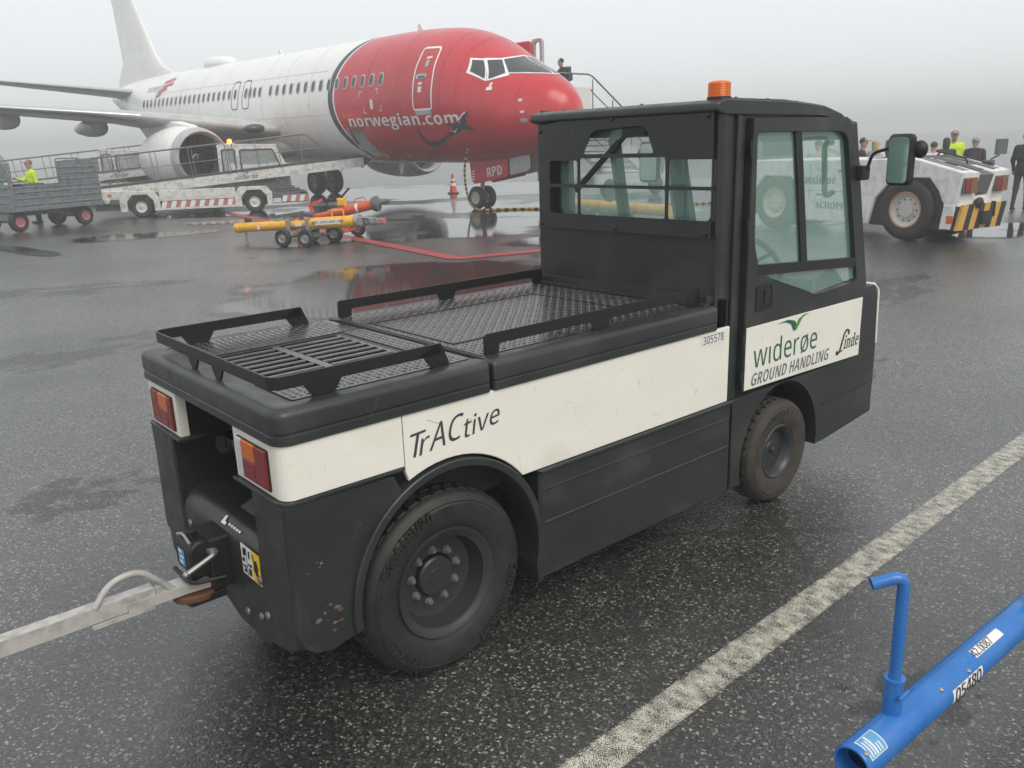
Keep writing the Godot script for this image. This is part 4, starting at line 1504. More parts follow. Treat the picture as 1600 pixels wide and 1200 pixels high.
func airliner() -> void:
	var t := thing("airliner", "white twin-engine airliner with a red nose, parked nose-right on the wet apron", "airliner", Vector3(2.0, 0, -23.7), 2.395)
	var st: Array = []
	var s := 0.0
	while s < 6.4:
		st.append(s)
		s += 0.06 if s < 1.0 else 0.12
	while s < 9.02:
		st.append(s)
		s += 0.055
	st.append(9.05)
	done(fus_mesh(st, true), "nose_section", M.plane_red, t)
	done(fus_mesh([9.05, 9.09, 9.13]), "livery_band", M.plane_white, t)
	done(fus_mesh([9.13, 9.2, 9.28, 9.36, 9.43]), "livery_band", M.plane_navy, t)
	st = []
	s = 9.43
	while s < 34.25:
		st.append(s)
		s += 0.25
	st.append(34.3)
	var body := done(fus_mesh(st), "fuselage", M.plane_white, t)
	var b := MB.new()
	# forward hold behind its open hatch
	var mb := func(x0, y0, z0, x1, y1, z1): b.quad(Vector3(-x0, y0, z0), Vector3(-x1, y0, z0), Vector3(-x1, y1, z1), Vector3(-x0, y1, z1))
	mb.call(7.66, 1.58, 0.1, 8.66, 2.62, 0.1)
	mb.call(7.66, 1.60, 0.1, 8.66, 1.60, 1.05)
	mb.call(7.66, 2.60, 0.1, 8.66, 2.60, 1.70)
	b.quad(Vector3(-7.66, 1.58, 0.1), Vector3(-7.66, 1.58, 0.9), Vector3(-7.66, 2.62, 1.68), Vector3(-7.66, 2.62, 0.1))
	b.quad(Vector3(-8.66, 1.58, 0.1), Vector3(-8.66, 1.58, 0.9), Vector3(-8.66, 2.62, 1.68), Vector3(-8.66, 2.62, 0.1))
	done(b, "cargo_hold", M.plane_white, t)
	b = MB.new()
	skin_strip(b, [Vector2(8.60, 1.60), Vector2(8.60, 1.85), Vector2(8.60, 2.1), Vector2(8.60, 2.35), Vector2(8.60, 2.56)], 0.13, 0.012)
	done(b, "cargo_door_frame", M.plane_metal, t)
	b = MB.new()
	skin_strip(b, [Vector2(8.66, 2.57), Vector2(8.2, 2.57), Vector2(7.7, 2.57), Vector2(7.70, 2.3), Vector2(7.70, 2.05), Vector2(7.70, 1.8), Vector2(7.70, 1.60), Vector2(8.2, 1.60), Vector2(8.66, 1.60)], 0.10, 0.010)
	done(b, "cargo_door_frame", M.plane_red, t)

	# cabin windows
	var ws := []
	for k in 15:
		ws.append([6.43 + 0.497 * k, 0.0])
	for k in [14.2, 14.62, 14.98, 15.32, 16.22]:
		ws.append([k, 0.0])
	for k in 20:
		ws.append([16.72 + 0.47 * k, 0.0])
	for w in ws:
		var y: float = 3.89 + 0.0155 * (w[0] - 4.0)
		b = MB.new()
		var inner := oval(w[0], y, 0.19, 0.31, 14)
		var outer := oval(w[0], y, 0.27, 0.40, 14)
		for i in 14:
			var j := (i + 1) % 14
			b.quad(fsk(outer[i].x, outer[i].y, 0.004), fsk(outer[j].x, outer[j].y, 0.004), fsk(inner[j].x, inner[j].y, 0.014), fsk(inner[i].x, inner[i].y, 0.014))
		var fr := done(b, "cabin_window", M.plane_grey, t)
		b = MB.new()
		skin_fan(b, inner, 0.008)
		done(b, "pane", M.plane_glass, fr)
	# overwing exits and doors: outlines standing proud of the skin
	for q in [[15.32, 4.02], [16.22, 4.03]]:
		b = MB.new()
		var o := []
		for p in oval(q[0], q[1], 0.56, 1.02, 28, 0.42):
			o.append(p)
		skin_strip(b, o, 0.035, 0.010, true)
		done(b, "overwing_exit", M.plane_navy, t)
	b = MB.new()
	var dr := []
	for p in rounded(v2([4.77, 2.95, 3.92, 2.94, 3.91, 3.3, 3.90, 3.7, 3.93, 4.1, 3.98, 4.62, 4.70, 4.66, 4.74, 4.1, 4.75, 3.7, 4.76, 3.3]), 0.10, 3):
		dr.append(p)
	skin_strip(b, dr, 0.055, 0.012, true)
	var door := done(b, "service_door", M.plane_white, t)
	b = MB.new()
	skin_fan(b, oval(4.28, 4.20, 0.15, 0.20), 0.012)
	skin_fan(b, oval(4.42, 3.86, 0.50, 0.14), 0.012)
	skin_strip(b, [Vector2(4.72, 2.86), Vector2(3.96, 2.86)], 0.12, 0.014)
	done(b, "door_fittings", M.plane_grey, door)
	b = MB.new()
	skin_strip(b, [Vector2(4.55, 3.84), Vector2(4.25, 3.84)], 0.05, 0.018)
	done(b, "door_handle", M.plane_navy, door)
	for q in [[4.52, 3.66, 4.34, 3.66, 0.07], [4.52, 3.50, 4.36, 3.50, 0.16], [4.38, 4.36, 4.16, 4.36, 0.06], [2.0, 3.36, 1.84, 3.36, 0.08], [1.92, 3.38, 1.90, 3.52, 0.06]]:
		b = MB.new()
		skin_strip(b, [Vector2(q[0], q[1]), Vector2(q[2], q[3])], q[4], 0.012)
		done(b, "placard", M.white_print, t)
	for q in [[7.55, 3.62, 1], [6.55, 3.66, -1], [7.35, 2.98, 1], [6.40, 3.02, -1]]:
		b = MB.new()
		skin_strip(b, [Vector2(q[0], q[1]), Vector2(q[0] - q[2] * 0.12, q[1])], 0.03, 0.012)
		skin_strip(b, [Vector2(q[0], q[1]), Vector2(q[0], q[1] + (-0.16 if q[1] > 3.3 else 0.16))], 0.03, 0.012)
		done(b, "corner_mark", M.white_print, t)
	for q in [[6.9, 3.22, 0.16, 0.30], [10.72, 3.40, 0.12, 0.16]]:
		b = MB.new()
		skin_fan(b, oval(q[0], q[1], q[2], q[3]), 0.012)
		done(b, "skin_port", M.white_print, t)
	# static ports and probes on the nose
	for q in [[1.05, 3.02, 0.07], [0.98, 2.72, 0.07], [0.95, 2.50, 0.11]]:
		b = MB.new()
		skin_fan(b, oval(q[0], q[1], q[2] * 1.6, q[2]), 0.012)
		done(b, "pitot_probe", M.plane_metal, t)
	# panel joint round the radome and along the skin
	b = MB.new()
	for k in 60:
		var a := fpt(1.15, TAU * k / 60.0, 0.003)
		var c := fpt(1.15, TAU * (k + 1) / 60.0, 0.003)
		var d := fpt(1.165, TAU * (k + 1) / 60.0, 0.003)
		var e := fpt(1.165, TAU * k / 60.0, 0.003)
		b.quad(a, c, d, e)
	done(b, "radome_joint", M.plane_dark_red, t)
	for s0 in [2.95, 3.6, 5.55, 7.15, 10.6, 12.4, 14.0, 17.3, 19.5, 21.5, 23.5]:
		b = MB.new()
		for k in 72:
			var t0 := TAU * k / 72.0
			var t1 := TAU * (k + 1) / 72.0
			b.quad(fpt(s0, t0, 0.003), fpt(s0, t1, 0.003), fpt(s0 + 0.016, t1, 0.003), fpt(s0 + 0.016, t0, 0.003))
		done(b, "skin_joint", M.plane_dark_red if s0 < 9 else M.plane_grey, t)
	for y in [2.95, 4.35]:
		b = MB.new()
		for k in 60:
			var s0 := 9.6 + k * 0.25
			b.quad(fsk(s0, y + 0.012 * (s0 - 4), 0.003), fsk(s0 + 0.25, y + 0.012 * (s0 - 3.75), 0.003), fsk(s0 + 0.25, y + 0.014 + 0.012 * (s0 - 3.75), 0.003), fsk(s0, y + 0.014 + 0.012 * (s0 - 4), 0.003))
		done(b, "panel_joint", M.plane_grey, t)

	# cockpit: white frame, dark panes
	var panes := [[[0.04, 4.24], [0.72, 4.14], [0.93, 3.77], [0.04, 3.72]], [[0.77, 4.13], [1.06, 4.13], [1.33, 3.62], [0.99, 3.76]], [[1.12, 4.13], [1.28, 4.16], [1.47, 3.86], [1.38, 3.63]]]
	for side in [1.0, -1.0]:
		for q in panes:
			for layer in 2:
				b = MB.new()
				var n := 8
				var mid := Vector2((q[0][0] + q[1][0] + q[2][0] + q[3][0]) / 4.0, (q[0][1] + q[1][1] + q[2][1] + q[3][1]) / 4.0)
				var cs := []
				for c in q:
					var v := Vector2(c[0], c[1])
					cs.append(v + (v - mid).normalized() * (0.07 if layer == 0 else 0.0))
				var rows := []
				for i in n + 1:
					var row := []
					for j in n + 1:
						var u := float(i) / n
						var w := float(j) / n
						var p: Vector2 = (cs[0] as Vector2).lerp(cs[1], u).lerp((cs[3] as Vector2).lerp(cs[2], u), w)
						var f := fnose(absf(p.x), p.y, 0.014 if layer == 0 else 0.026)
						row.append(Vector3(f.x, f.y, f.z * side if p.x > 0 else -f.z * side))
					rows.append(row)
				b.sheet(rows, 3)
				done(b, "cockpit_frame" if layer == 0 else "cockpit_window", M.plane_white if layer == 0 else M.plane_glass, t)

	# lettering and the swoosh under it
	b = MB.new()
	var lt := MB.new()
	lt.text("norwegian.com", 0.36, 0.0, 700)
	var arr := lt.st.commit_to_arrays()
	var vs: PackedVector3Array = arr[Mesh.ARRAY_VERTEX]
	var x1 := 0.0
	for v in vs:
		x1 = maxf(x1, v.x)
	for v in vs:
		b.st.add_vertex(fsk(8.42 - v.x / x1 * 5.55, 2.77 - 0.12 * v.x / x1 + v.y * 0.92, 0.016))
	done(b, "title_lettering", M.white_print, t)
	b = MB.new()
	skin_strip(b, [Vector2(4.80, 2.52), Vector2(4.86, 2.36), Vector2(4.86, 2.18), Vector2(4.76, 2.02), Vector2(4.52, 1.96), Vector2(4.2, 2.0), Vector2(3.85, 2.10), Vector2(3.55, 2.20), Vector2(3.3, 2.30), Vector2(3.1, 2.38)], 0.13, 0.016, false, [0.3, 0.8, 1.3, 1.5, 1.3, 1.0, 0.8, 0.6, 0.5, 0.4])
	skin_strip(b, [Vector2(3.35, 2.24), Vector2(3.1, 2.36), Vector2(2.85, 2.50), Vector2(2.62, 2.58)], 0.16, 0.017, false, [0.6, 1.2, 1.4, 0.3])
	skin_strip(b, [Vector2(3.45, 2.52), Vector2(3.2, 2.48), Vector2(2.9, 2.45), Vector2(2.55, 2.36), Vector2(2.40, 2.32)], 0.14, 0.018, false, [0.2, 0.7, 1.3, 0.8, 0.1])
	skin_strip(b, [Vector2(2.95, 2.48), Vector2(2.72, 2.66), Vector2(2.50, 2.78)], 0.16, 0.018, false, [1.0, 0.9, 0.2])
	done(b, "bird_emblem", M.plane_navy, t)
	b = MB.new()
	skin_strip(b, [Vector2(2.88, 2.60), Vector2(2.70, 2.74), Vector2(2.56, 2.80)], 0.05, 0.024, false, [0.7, 1.0, 0.3])
	skin_strip(b, [Vector2(3.36, 2.34), Vector2(3.22, 2.28), Vector2(3.06, 2.38)], 0.05, 0.024, false, [0.4, 1.0, 0.3])
	done(b, "bird_emblem", M.white_print, t)
	b = MB.new()
	lt = MB.new()
	lt.text("norwegian", 0.30, 0.0, 400)
	vs = lt.st.commit_to_arrays()[Mesh.ARRAY_VERTEX]
	for v in vs:
		b.st.add_vertex(fsk(25.6 - v.x, 4.86 + v.y, 0.016))
	done(b, "tail_lettering", M.plane_grey, t)
	b = MB.new()
	for q in [[24.0, 5.06, 0.95], [23.9, 4.86, 1.0], [24.15, 4.66, 0.8], [24.3, 4.46, 0.5]]:
		skin_strip(b, [Vector2(q[0], q[1]), Vector2(q[0] - q[2], q[1] + 0.1)], 0.13, 0.016)
	done(b, "tail_emblem", M.plane_red, t)

	# wings: z, s of the leading edge, height, chord, thickness
	wing(t, "wing", [[1.2, 12.7, 2.62, 7.6, 0.14], [2.2, 13.4, 2.70, 6.9, 0.135], [4.0, 14.4, 2.98, 5.7, 0.125], [5.6, 15.3, 3.22, 4.5, 0.115], [10.0, 17.4, 3.66, 3.2, 0.105], [14.0, 19.5, 4.05, 2.3, 0.10], [16.7, 20.9, 4.35, 1.6, 0.10]], M.plane_grey)
	wing(t, "wing", [[-1.2, 12.7, 2.62, 7.6, 0.14], [-2.2, 13.4, 2.70, 6.9, 0.135], [-5.6, 15.3, 3.22, 4.5, 0.115], [-10.0, 17.4, 3.66, 3.2, 0.105], [-16.7, 20.9, 4.35, 1.6, 0.10]], M.plane_grey)
	for sd in [1.0, -1.0]:
		wing(t, "winglet", [[16.6 * sd, 20.9, 4.33, 1.6, 0.10], [16.9 * sd, 21.3, 4.6, 1.35, 0.09], [17.2 * sd, 22.3, 6.6, 0.6, 0.08]], M.plane_white, Vector3(0, 0.2, sd).normalized())
		b = MB.new()
		b.ball(Vector3(-17.2, 2.15, sd * 0.95), Vector3(4.4, 0.72, 1.05), 14)
		done(b, "wing_fairing", M.plane_white, t)
		b = MB.new()
		b.ball(Vector3(-13.62, 2.74, 2.45 * sd), Vector3(0.30, 0.17, 0.42), 10)
		done(b, "landing_light", M.plane_glass, t)
		# slat in bare metal along the leading edge
		var rows := []
		for q in [[5.8, 15.42, 3.245, 4.4, 0.115], [10.0, 17.4, 3.66, 3.2, 0.105], [14.0, 19.5, 4.05, 2.3, 0.10], [16.4, 20.75, 4.31, 1.7, 0.10]]:
			var f := foil(Vector3(-q[1] + 0.02, q[2], q[0] * sd), q[3], q[4] * 1.05, Vector3.UP)
			rows.append(f.slice(10, 19))
		b = MB.new()
		b.sheet(rows, 4)
		done(b, "leading_edge_slat", M.plane_metal, t)
		for q in [[6.25, 18.3, 3.0], [9.0, 19.0, 3.32]]:
			b = MB.new().at(Transform3D(REAR, Vector3(-q[1], q[2], q[0] * sd)))
			b.lathe([Vector2(0, 0), Vector2(0.22, 0.02), Vector2(0.31, 0.12), Vector2(0.34, 0.5), Vector2(0.32, 1.4), Vector2(0.2, 2.4), Vector2(0.0, 3.2)], 16)
			done(b, "flap_fairing", M.plane_grey, t)
		# engine
		var ec := Transform3D(REAR, Vector3(-12.85, 1.78, 4.83 * sd))
		b = MB.new().at(ec)
		b.lathe([Vector2(0.79, 0.32), Vector2(0.80, 0.16), Vector2(0.835, 0.05), Vector2(0.875, 0.0), Vector2(0.925, 0.04), Vector2(0.985, 0.20), Vector2(1.02, 0.36)], 48)
		var en := done(b, "engine", M.plane_grey, t)
		b = MB.new().at(ec)
		b.lathe([Vector2(1.02, 0.36), Vector2(1.08, 0.8), Vector2(1.11, 1.4), Vector2(1.09, 2.2), Vector2(0.99, 3.1), Vector2(0.88, 3.6), Vector2(0.84, 3.62)], 48)
		done(b, "nacelle", M.plane_white, en)
		b = MB.new().at(ec)
		b.lathe([Vector2(0.79, 0.32), Vector2(0.775, 0.6), Vector2(0.78, 1.05)], 48)
		done(b, "duct", M.tug_grey, en)
		b = MB.new().at(ec)
		b.lathe([Vector2(0.84, 3.55), Vector2(0.62, 3.6), Vector2(0.50, 4.4), Vector2(0.32, 4.45), Vector2(0.0, 5.1)], 32)
		done(b, "exhaust", M.plane_grey, en)
		b = MB.new().at(ec)
		b.lathe([Vector2(0.0, 1.05), Vector2(0.78, 1.05)], 48)
		for k in 24:
			var a := TAU * k / 24.0
			var r := Vector3(cos(a), sin(a), 0)
			var q := Vector3(-sin(a), cos(a), 0)
			b.quad(r * 0.22 - q * 0.03 + Vector3(0, 0, 0.82), r * 0.76 - q * 0.10 + Vector3(0, 0, 0.84), r * 0.76 + q * 0.07 + Vector3(0, 0, 0.98), r * 0.22 + q * 0.03 + Vector3(0, 0, 1.02))
		done(b, "fan", M.rim_grey, en)
		b = MB.new().at(ec)
		b.lathe([Vector2(0, 0.42), Vector2(0.09, 0.52), Vector2(0.18, 0.70), Vector2(0.22, 0.85)], 24)
		var sp := done(b, "spinner", M.plane_navy, en)
		b = MB.new().at(ec)
		b.tube(arc(Vector3(0, 0, 0.60), 0.12, 0.0, 2.2, 8), 0.02, 6)
		done(b, "spinner_mark", M.white_print, sp)
		b = MB.new()
		b.prism(v2([-13.4, 2.80, -14.6, 3.05, -16.6, 3.1, -18.0, 2.95, -17.0, 2.3, -15.5, 2.35, -14.0, 2.75]), sd * 4.83 - 0.16, sd * 4.83 + 0.16, 0.05)
		done(b, "pylon", M.plane_white, en)
		# main gear
		for k in [-0.43, 0.43]:
			plane_wheel(t, Vector3(-17.9, 0.56, 2.86 * sd + k), 0.565, 0.42)
		b = MB.new()
		b.tube([Vector3(-17.9, 0.56, 2.86 * sd), Vector3(-17.8, 2.9, 2.75 * sd)], 0.13, 12)
		b.tube([Vector3(-17.9, 0.56, 2.86 * sd - 0.5), Vector3(-17.9, 0.56, 2.86 * sd + 0.5)], 0.09, 10)
		done(b, "main_gear_leg", M.plane_metal, t)
		# tailplane
		wing(t, "tailplane", [[0.5 * sd, 27.6, 4.82, 4.2, 0.10], [1.2 * sd, 27.9, 4.90, 3.9, 0.10], [7.1 * sd, 31.4, 5.62, 1.6, 0.09]], M.plane_grey)

	# fin
	var rows := []
	for q in [[5.2, 25.3, 8.1, 0.02], [5.75, 25.9, 7.4, 0.035], [6.1, 27.0, 5.9, 0.06], [6.66, 27.7, 4.6, 0.085], [9.37, 29.7, 2.9, 0.09], [12.4, 31.9, 1.7, 0.09]]:
		rows.append(foil(Vector3(-q[1], q[0], 0), q[2] * (1.0 if q[0] < 6 else 1.0), q[3], Vector3(0, 0, 1)))
	b = MB.new()
	b.sheet(rows, 4)
	done(b, "fin", M.plane_white, t)
	b = MB.new()
	b.ball(Vector3(-20.9, 5.62, 0), Vector3(1.25, 0.36, 0.55), 12)
	done(b, "antenna_dome", M.plane_white, t)
	b = MB.new()
	b.prism(v2([-6.4, 5.35, -6.75, 5.35, -6.75, 5.62, -6.6, 5.62]), -0.02, 0.02)
	b.prism(v2([-15.4, 5.45, -15.75, 5.45, -15.75, 5.72, -15.6, 5.72]), -0.02, 0.02)
	b.prism(v2([-7.9, 1.40, -8.25, 1.40, -8.2, 1.02, -8.08, 1.02]), -0.02, 0.02)
	done(b, "antenna", M.plane_white, t)

	# nose gear with its doors
	for k in [-0.21, 0.21]:
		plane_wheel(t, Vector3(-4.0, 0.34, k), 0.343, 0.2)
	b = MB.new()
	b.tube([Vector3(-4.0, 0.34, 0), Vector3(-3.9, 1.6, 0)], 0.07, 12)
	b.tube([Vector3(-4.0, 0.34, -0.25), Vector3(-4.0, 0.34, 0.25)], 0.05, 10)
	b.tube([Vector3(-3.95, 0.9, 0), Vector3(-3.2, 1.45, 0)], 0.04, 8)
	b.box(Vector3(-3.85, 0.95, 0), Vector3(0.16, 0.14, 0.2), 0.02)
	done(b, "nose_gear_leg", M.plane_grey, t)
	for sd in [1.0, -1.0]:
		b = MB.new()
		b.prism(rounded(v2([-4.10, 1.42, -4.02, 0.85, -3.90, 0.76, -2.45, 0.98, -2.38, 1.06, -2.42, 1.55]), 0.05), 0.37 * sd - 0.02, 0.37 * sd + 0.02, 0.008)
		var gd := done(b, "nose_gear_door", M.plane_red, t)
		b = MB.new()
		b.prism(rounded(v2([-2.36, 1.55, -2.34, 1.02, -1.62, 1.14, -1.52, 1.22, -1.52, 1.58]), 0.05), 0.34 * sd - 0.02, 0.34 * sd + 0.02, 0.008)
		done(b, "nose_gear_door", M.plane_grey, t)
		if sd > 0:
			b = MB.new().at(Transform3D(Basis(Vector3(0, 0, 1), 0.13), Vector3(-2.98, 1.14, 0.393)))
			b.text("RPD", 0.27, 0.004, 600, 0.0, HORIZONTAL_ALIGNMENT_CENTER)
			done(b, "registration_lettering", M.white_print, gd)
			b = MB.new()
			for k in 4:
				b.box(Vector3(-3.93, 0.90 + k * 0.08, 0.392), Vector3(0.1, 0.04, 0.003))
			done(b, "door_placard", M.white_print, gd)
	# passenger door swung open on the far side
	b = MB.new()
	b.prism(rrect(-4.75, 3.05, -3.95, 4.98, 0.12), -2.30, -2.18, 0.03)
	var pd := done(b, "passenger_door", M.plane_red, t)
	b = MB.new()
	b.plate(rrect(-4.0, 3.03, -3.55, 5.02, 0.10), [rrect(-3.90, 3.13, -3.65, 4.92, 0.08)], -2.40, -2.30)
	done(b, "door_lining", M.plane_grey, pd)


func passenger_stairs() -> void:
	var t := thing("passenger_stairs", "white passenger stairs with steel handrails docked beyond the red nose", "stairs", Vector3(2.0, 0, -23.7), 2.395)
	var b := MB.new()
	b.box(Vector3(-3.9, 2.62, -2.9), Vector3(2.0, 0.14, 1.9), 0.02)
	b.box(Vector3(-2.92, 3.10, -2.9), Vector3(0.06, 0.90, 1.9), 0.02)
	b.box(Vector3(-4.88, 3.10, -2.9), Vector3(0.06, 0.90, 1.9), 0.02)
	for x in [-2.95, -4.85]:
		b.bar(Vector3(x, 2.70, -3.85), Vector3(x, 0.45, -7.6), 0.08, 0.5, Vector3.UP, 0.02)
	done(b, "platform", M.stairs_white, t)
	for k in 12:
		b = MB.new()
		b.box(Vector3(-3.9, 2.50 - k * 0.19, -3.95 - k * 0.31), Vector3(1.8, 0.04, 0.30), 0.006)
		done(b, "step", M.plane_grey, t)
	for x in [-2.92, -4.88]:
		b = MB.new()
		b.tube(bent([Vector3(x, 3.55, -2.0), Vector3(x, 3.95, -2.1), Vector3(x, 3.95, -3.85), Vector3(x, 1.55, -7.7), Vector3(x, 0.7, -7.7)], 0.2), 0.028, 8)
		b.tube(bent([Vector3(x, 3.5, -3.86), Vector3(x, 3.4, -3.95), Vector3(x, 1.1, -7.7)], 0.1), 0.02, 8)
		for k in 4:
			var p := Vector3(x, 3.9 - k * 0.62 - 0.1, -3.95 - k * 0.99)
			b.tube([p, p + Vector3(0, -1.0, 0)], 0.02, 6)
		done(b, "handrail", M.rail_steel, t)
	b = MB.new()
	b.box(Vector3(-3.9, 0.62, -6.2), Vector3(1.9, 0.35, 4.2), 0.05)
	b.box(Vector3(-3.9, 1.6, -3.2), Vector3(1.5, 1.9, 0.3), 0.03)
	done(b, "chassis", M.stairs_white, t)
	for q in [[-3.0, -4.8], [-4.8, -4.8], [-3.0, -7.4], [-4.8, -7.4]]:
		var w := MB.new().at(Transform3D(Basis(Vector3(0, 1, 0), PI / 2), Vector3(q[0], 0.33, q[1])))
		w.lathe([Vector2(0, -0.1), Vector2(0.2, -0.11), Vector2(0.31, -0.1), Vector2(0.33, -0.06), Vector2(0.33, 0.06), Vector2(0.31, 0.1), Vector2(0.2, 0.11), Vector2(0, 0.1)], 24)
		done(w, "wheel", M.rubber, t)


func draw_bar() -> void:
	var t := thing("draw_bar", "pale grey square draw bar with a curved handle, hooked into the tractor's coupling", "draw bar", Vector3(-0.258, 0, -2.777) + Vector3(0.762, 0, -0.647) * 0.065, 0.867)
	var b := MB.new()
	b.bar(Vector3(-0.92, 0.415, -0.605), Vector3(-2.7, 0.41, -0.605), 0.052, 0.055, Vector3.UP, 0.004)
	b.bar(Vector3(-0.93, 0.376, -0.605), Vector3(-1.14, 0.376, -0.605), 0.07, 0.014, Vector3.UP, 0.003)
	done(b, "bar", M.bar_paint, t)
	b = MB.new().at(Transform3D(PLAN, Vector3(0, 0.382, 0)))
	var o := [-1.02, 0.64, -1.02, 0.57, -0.80, 0.565]
	o.append_array(ell(-0.765, 0.605, 0.06, 0.055, -60, 60, 10))
	o.append_array([-0.80, 0.645])
	b.plate(v2(o), [v2(ell(-0.772, 0.605, 0.030, 0.028, 0, 345, 16))], 0.0, 0.034)
	done(b, "towing_eye", M.bar_paint, t)
	b = MB.new().at(Transform3D(PLAN, Vector3(0, 0.345, 0)))
	b.prism(v2(ell(-0.775, 0.605, 0.085, 0.07, 0, 345, 16)), 0.0, 0.028, 0.006)
	done(b, "wear_plate", M.rust, t)
	b = MB.new()
	b.tube(bent([Vector3(-1.12, 0.44, -0.585), Vector3(-1.06, 0.515, -0.585), Vector3(-0.96, 0.525, -0.585), Vector3(-0.86, 0.41, -0.585)], 0.07, 6), 0.0115, 10)
	done(b, "handle", M.bar_paint, t)


func blue_tow_bar() -> void:
	var d := Vector3(0.784, 0, -0.62).normalized()
	var t := thing("blue_tow_bar", "blue tubular tow bar with an upright crank post, beside the white line", "tow bar", Vector3(0.81, 0, -1.735), atan2(d.x, -d.z))
	var y := 0.40
	var ax := Transform3D(Basis(Vector3(0, 0, -1), Vector3(0, 1, 0), Vector3(1, 0, 0)), Vector3(0, y, 0))   # lathe axis along x
	var b := MB.new().at(ax)
	b.lathe([Vector2(0.038, 0.05), Vector2(0.042, 0.0), Vector2(0.047, 0.0), Vector2(0.049, 0.004), Vector2(0.049, 1.6), Vector2(0.049, 3.9), Vector2(0, 3.9)], 40)
	done(b, "tube", M.bar_blue, t)
	b = MB.new()
	var px := 0.205
	b.tube([Vector3(px, y + 0.045, -0.01), Vector3(px, y + 0.150, -0.01)], 0.024, 20)
	b.tube([Vector3(px, y + 0.143, -0.01), Vector3(px, y + 0.151, -0.01)], 0.027, 20)
	b.tube([Vector3(px - 0.02, y + 0.105, 0.015), Vector3(px + 0.03, y + 0.105, 0.015)], 0.006, 8)
	done(b, "sleeve", M.bar_blue, t)
	b = MB.new()
	var top := y + 0.445
	var path := bent([Vector3(px, y + 0.1, -0.01), Vector3(px - 0.004, top, -0.01), Vector3(px - 0.066, top - 0.022, -0.062)], 0.035, 7)
	b.tube(path, 0.0155, 16, false)
	b.tube(path, 0.0125, 16, false)
	done(b, "crank_handle", M.bar_blue, t)
	# labels wrapped round the tube
	var wrap := func(x0: float, x1: float, a0: float, a1: float, r: float) -> MB:
		var m := MB.new()
		var rows := []
		for i in 9:
			var a := lerpf(a0, a1, i / 8.0)
			rows.append([Vector3(x0, y + r * sin(a), r * cos(a)), Vector3(x1, y + r * sin(a), r * cos(a))])
		m.sheet(rows, 3)
		return m
	var on := func(m: MB, s: String, size: float, x: float, a: float, flip: float) -> void:
		var n := Vector3(0, sin(a), cos(a))
		var u := Vector3(flip, 0, 0)
		m.at(Transform3D(Basis(u, n.cross(u), n), Vector3(x, y, 0) + n * 0.0502))
		m.text(s, size, 0.0006, 400, 0.0, HORIZONTAL_ALIGNMENT_CENTER)
	var l: MeshInstance3D = done(wrap.call(0.02, 0.095, 0.55, 1.75, 0.0495), "info_label", M.white_print, t)
	done(wrap.call(0.0235, 0.0915, 0.59, 1.71, 0.0498), "label_field", M.blue_print, l)
	for k in 5:
		done(wrap.call(0.03 + 0.011 * k, 0.034 + 0.011 * k, 0.65, 1.1 if k > 1 else 1.5, 0.0501), "label_print", M.white_print, l)
	done(wrap.call(0.056, 0.0495, 0.65, 1.66, 0.0502), "label_print", M.white_print, l)
	l = done(wrap.call(0.44, 0.62, -0.35, 0.50, 0.0495), "number_label", M.white_print, t)
	b = MB.new()
	on.call(b, "05480", 0.042, 0.53, 0.08, 1.0)
	done(b, "label_print", M.ink_black, l)
	l = done(wrap.call(0.62, 0.80, 0.95, 1.50, 0.0495), "number_label", M.white_print, t)
	b = MB.new()
	on.call(b, "42.0087", 0.024, 0.675, 1.22, 1.0)
	done(b, "label_print", M.ink_black, l)
	b = MB.new()
	for q in [[0.015, 1.0], [0.40, 0.95], [0.55, 0.75]]:
		b.ball(Vector3(q[0], y + 0.049 * sin(q[1]), 0.049 * cos(q[1])), Vector3(0.008, 0.006, 0.008), 5)
	done(b, "bolt", M.steel, t)
	b = MB.new().at(Transform3D(Basis(Vector3(0, 0, 1), 0.0), Vector3.ZERO))
	b.tube([Vector3(1.02, y + 0.085, 0.02), Vector3(1.30, y + 0.085, 0.02)], 0.022, 14)
	b.tube([Vector3(1.06, y + 0.045, 0.01), Vector3(1.06, y + 0.085, 0.02)], 0.012, 8)
	done(b, "rubber_grip", M.black_part, t)
	# axle further along
	b = MB.new()
	b.box(Vector3(3.5, 0.30, 0), Vector3(0.10, 0.22, 0.12), 0.01)
	b.tube([Vector3(3.5, 0.20, -0.42), Vector3(3.5, 0.20, 0.42)], 0.025, 10)
	done(b, "axle", M.bar_blue, t)
	for z in [-0.45, 0.45]:
		small_wheel(t, Vector3(3.5, 0.20, z), 0.20, 0.11, M.steel)
	b = MB.new()
	b.tube([Vector3(3.8, 0, 0), Vector3(3.8, y - 0.05, 0)], 0.03, 10)
	done(b, "support_leg", M.bar_blue, t)


func small_wheel(parent: Node, at: Vector3, r: float, w: float, rim: Material) -> Node3D:
	var wh := Node3D.new()
	wh.name = "wheel"
	parent.add_child(wh, true)
	wh.position = at
	var b := MB.new()
	b.lathe([Vector2(r * 0.5, -w * 0.40), Vector2(r * 0.62, -w * 0.5), Vector2(r * 0.88, -w * 0.48), Vector2(r * 0.97, -w * 0.36), Vector2(r, -w * 0.2), Vector2(r, w * 0.2), Vector2(r * 0.97, w * 0.36), Vector2(r * 0.88, w * 0.48), Vector2(r * 0.62, w * 0.5), Vector2(r * 0.5, w * 0.40)], 28)
	done(b, "tyre", M.rubber, wh)
	b = MB.new()
	for s in [-1.0, 1.0]:
		b.lathe([Vector2(0, s * w * 0.44), Vector2(r * 0.10, s * w * 0.44), Vector2(r * 0.12, s * w * 0.24), Vector2(r * 0.40, s * w * 0.20), Vector2(r * 0.46, s * w * 0.38), Vector2(r * 0.53, s * w * 0.42)], 24)
	done(b, "rim", rim, wh)
	return wh


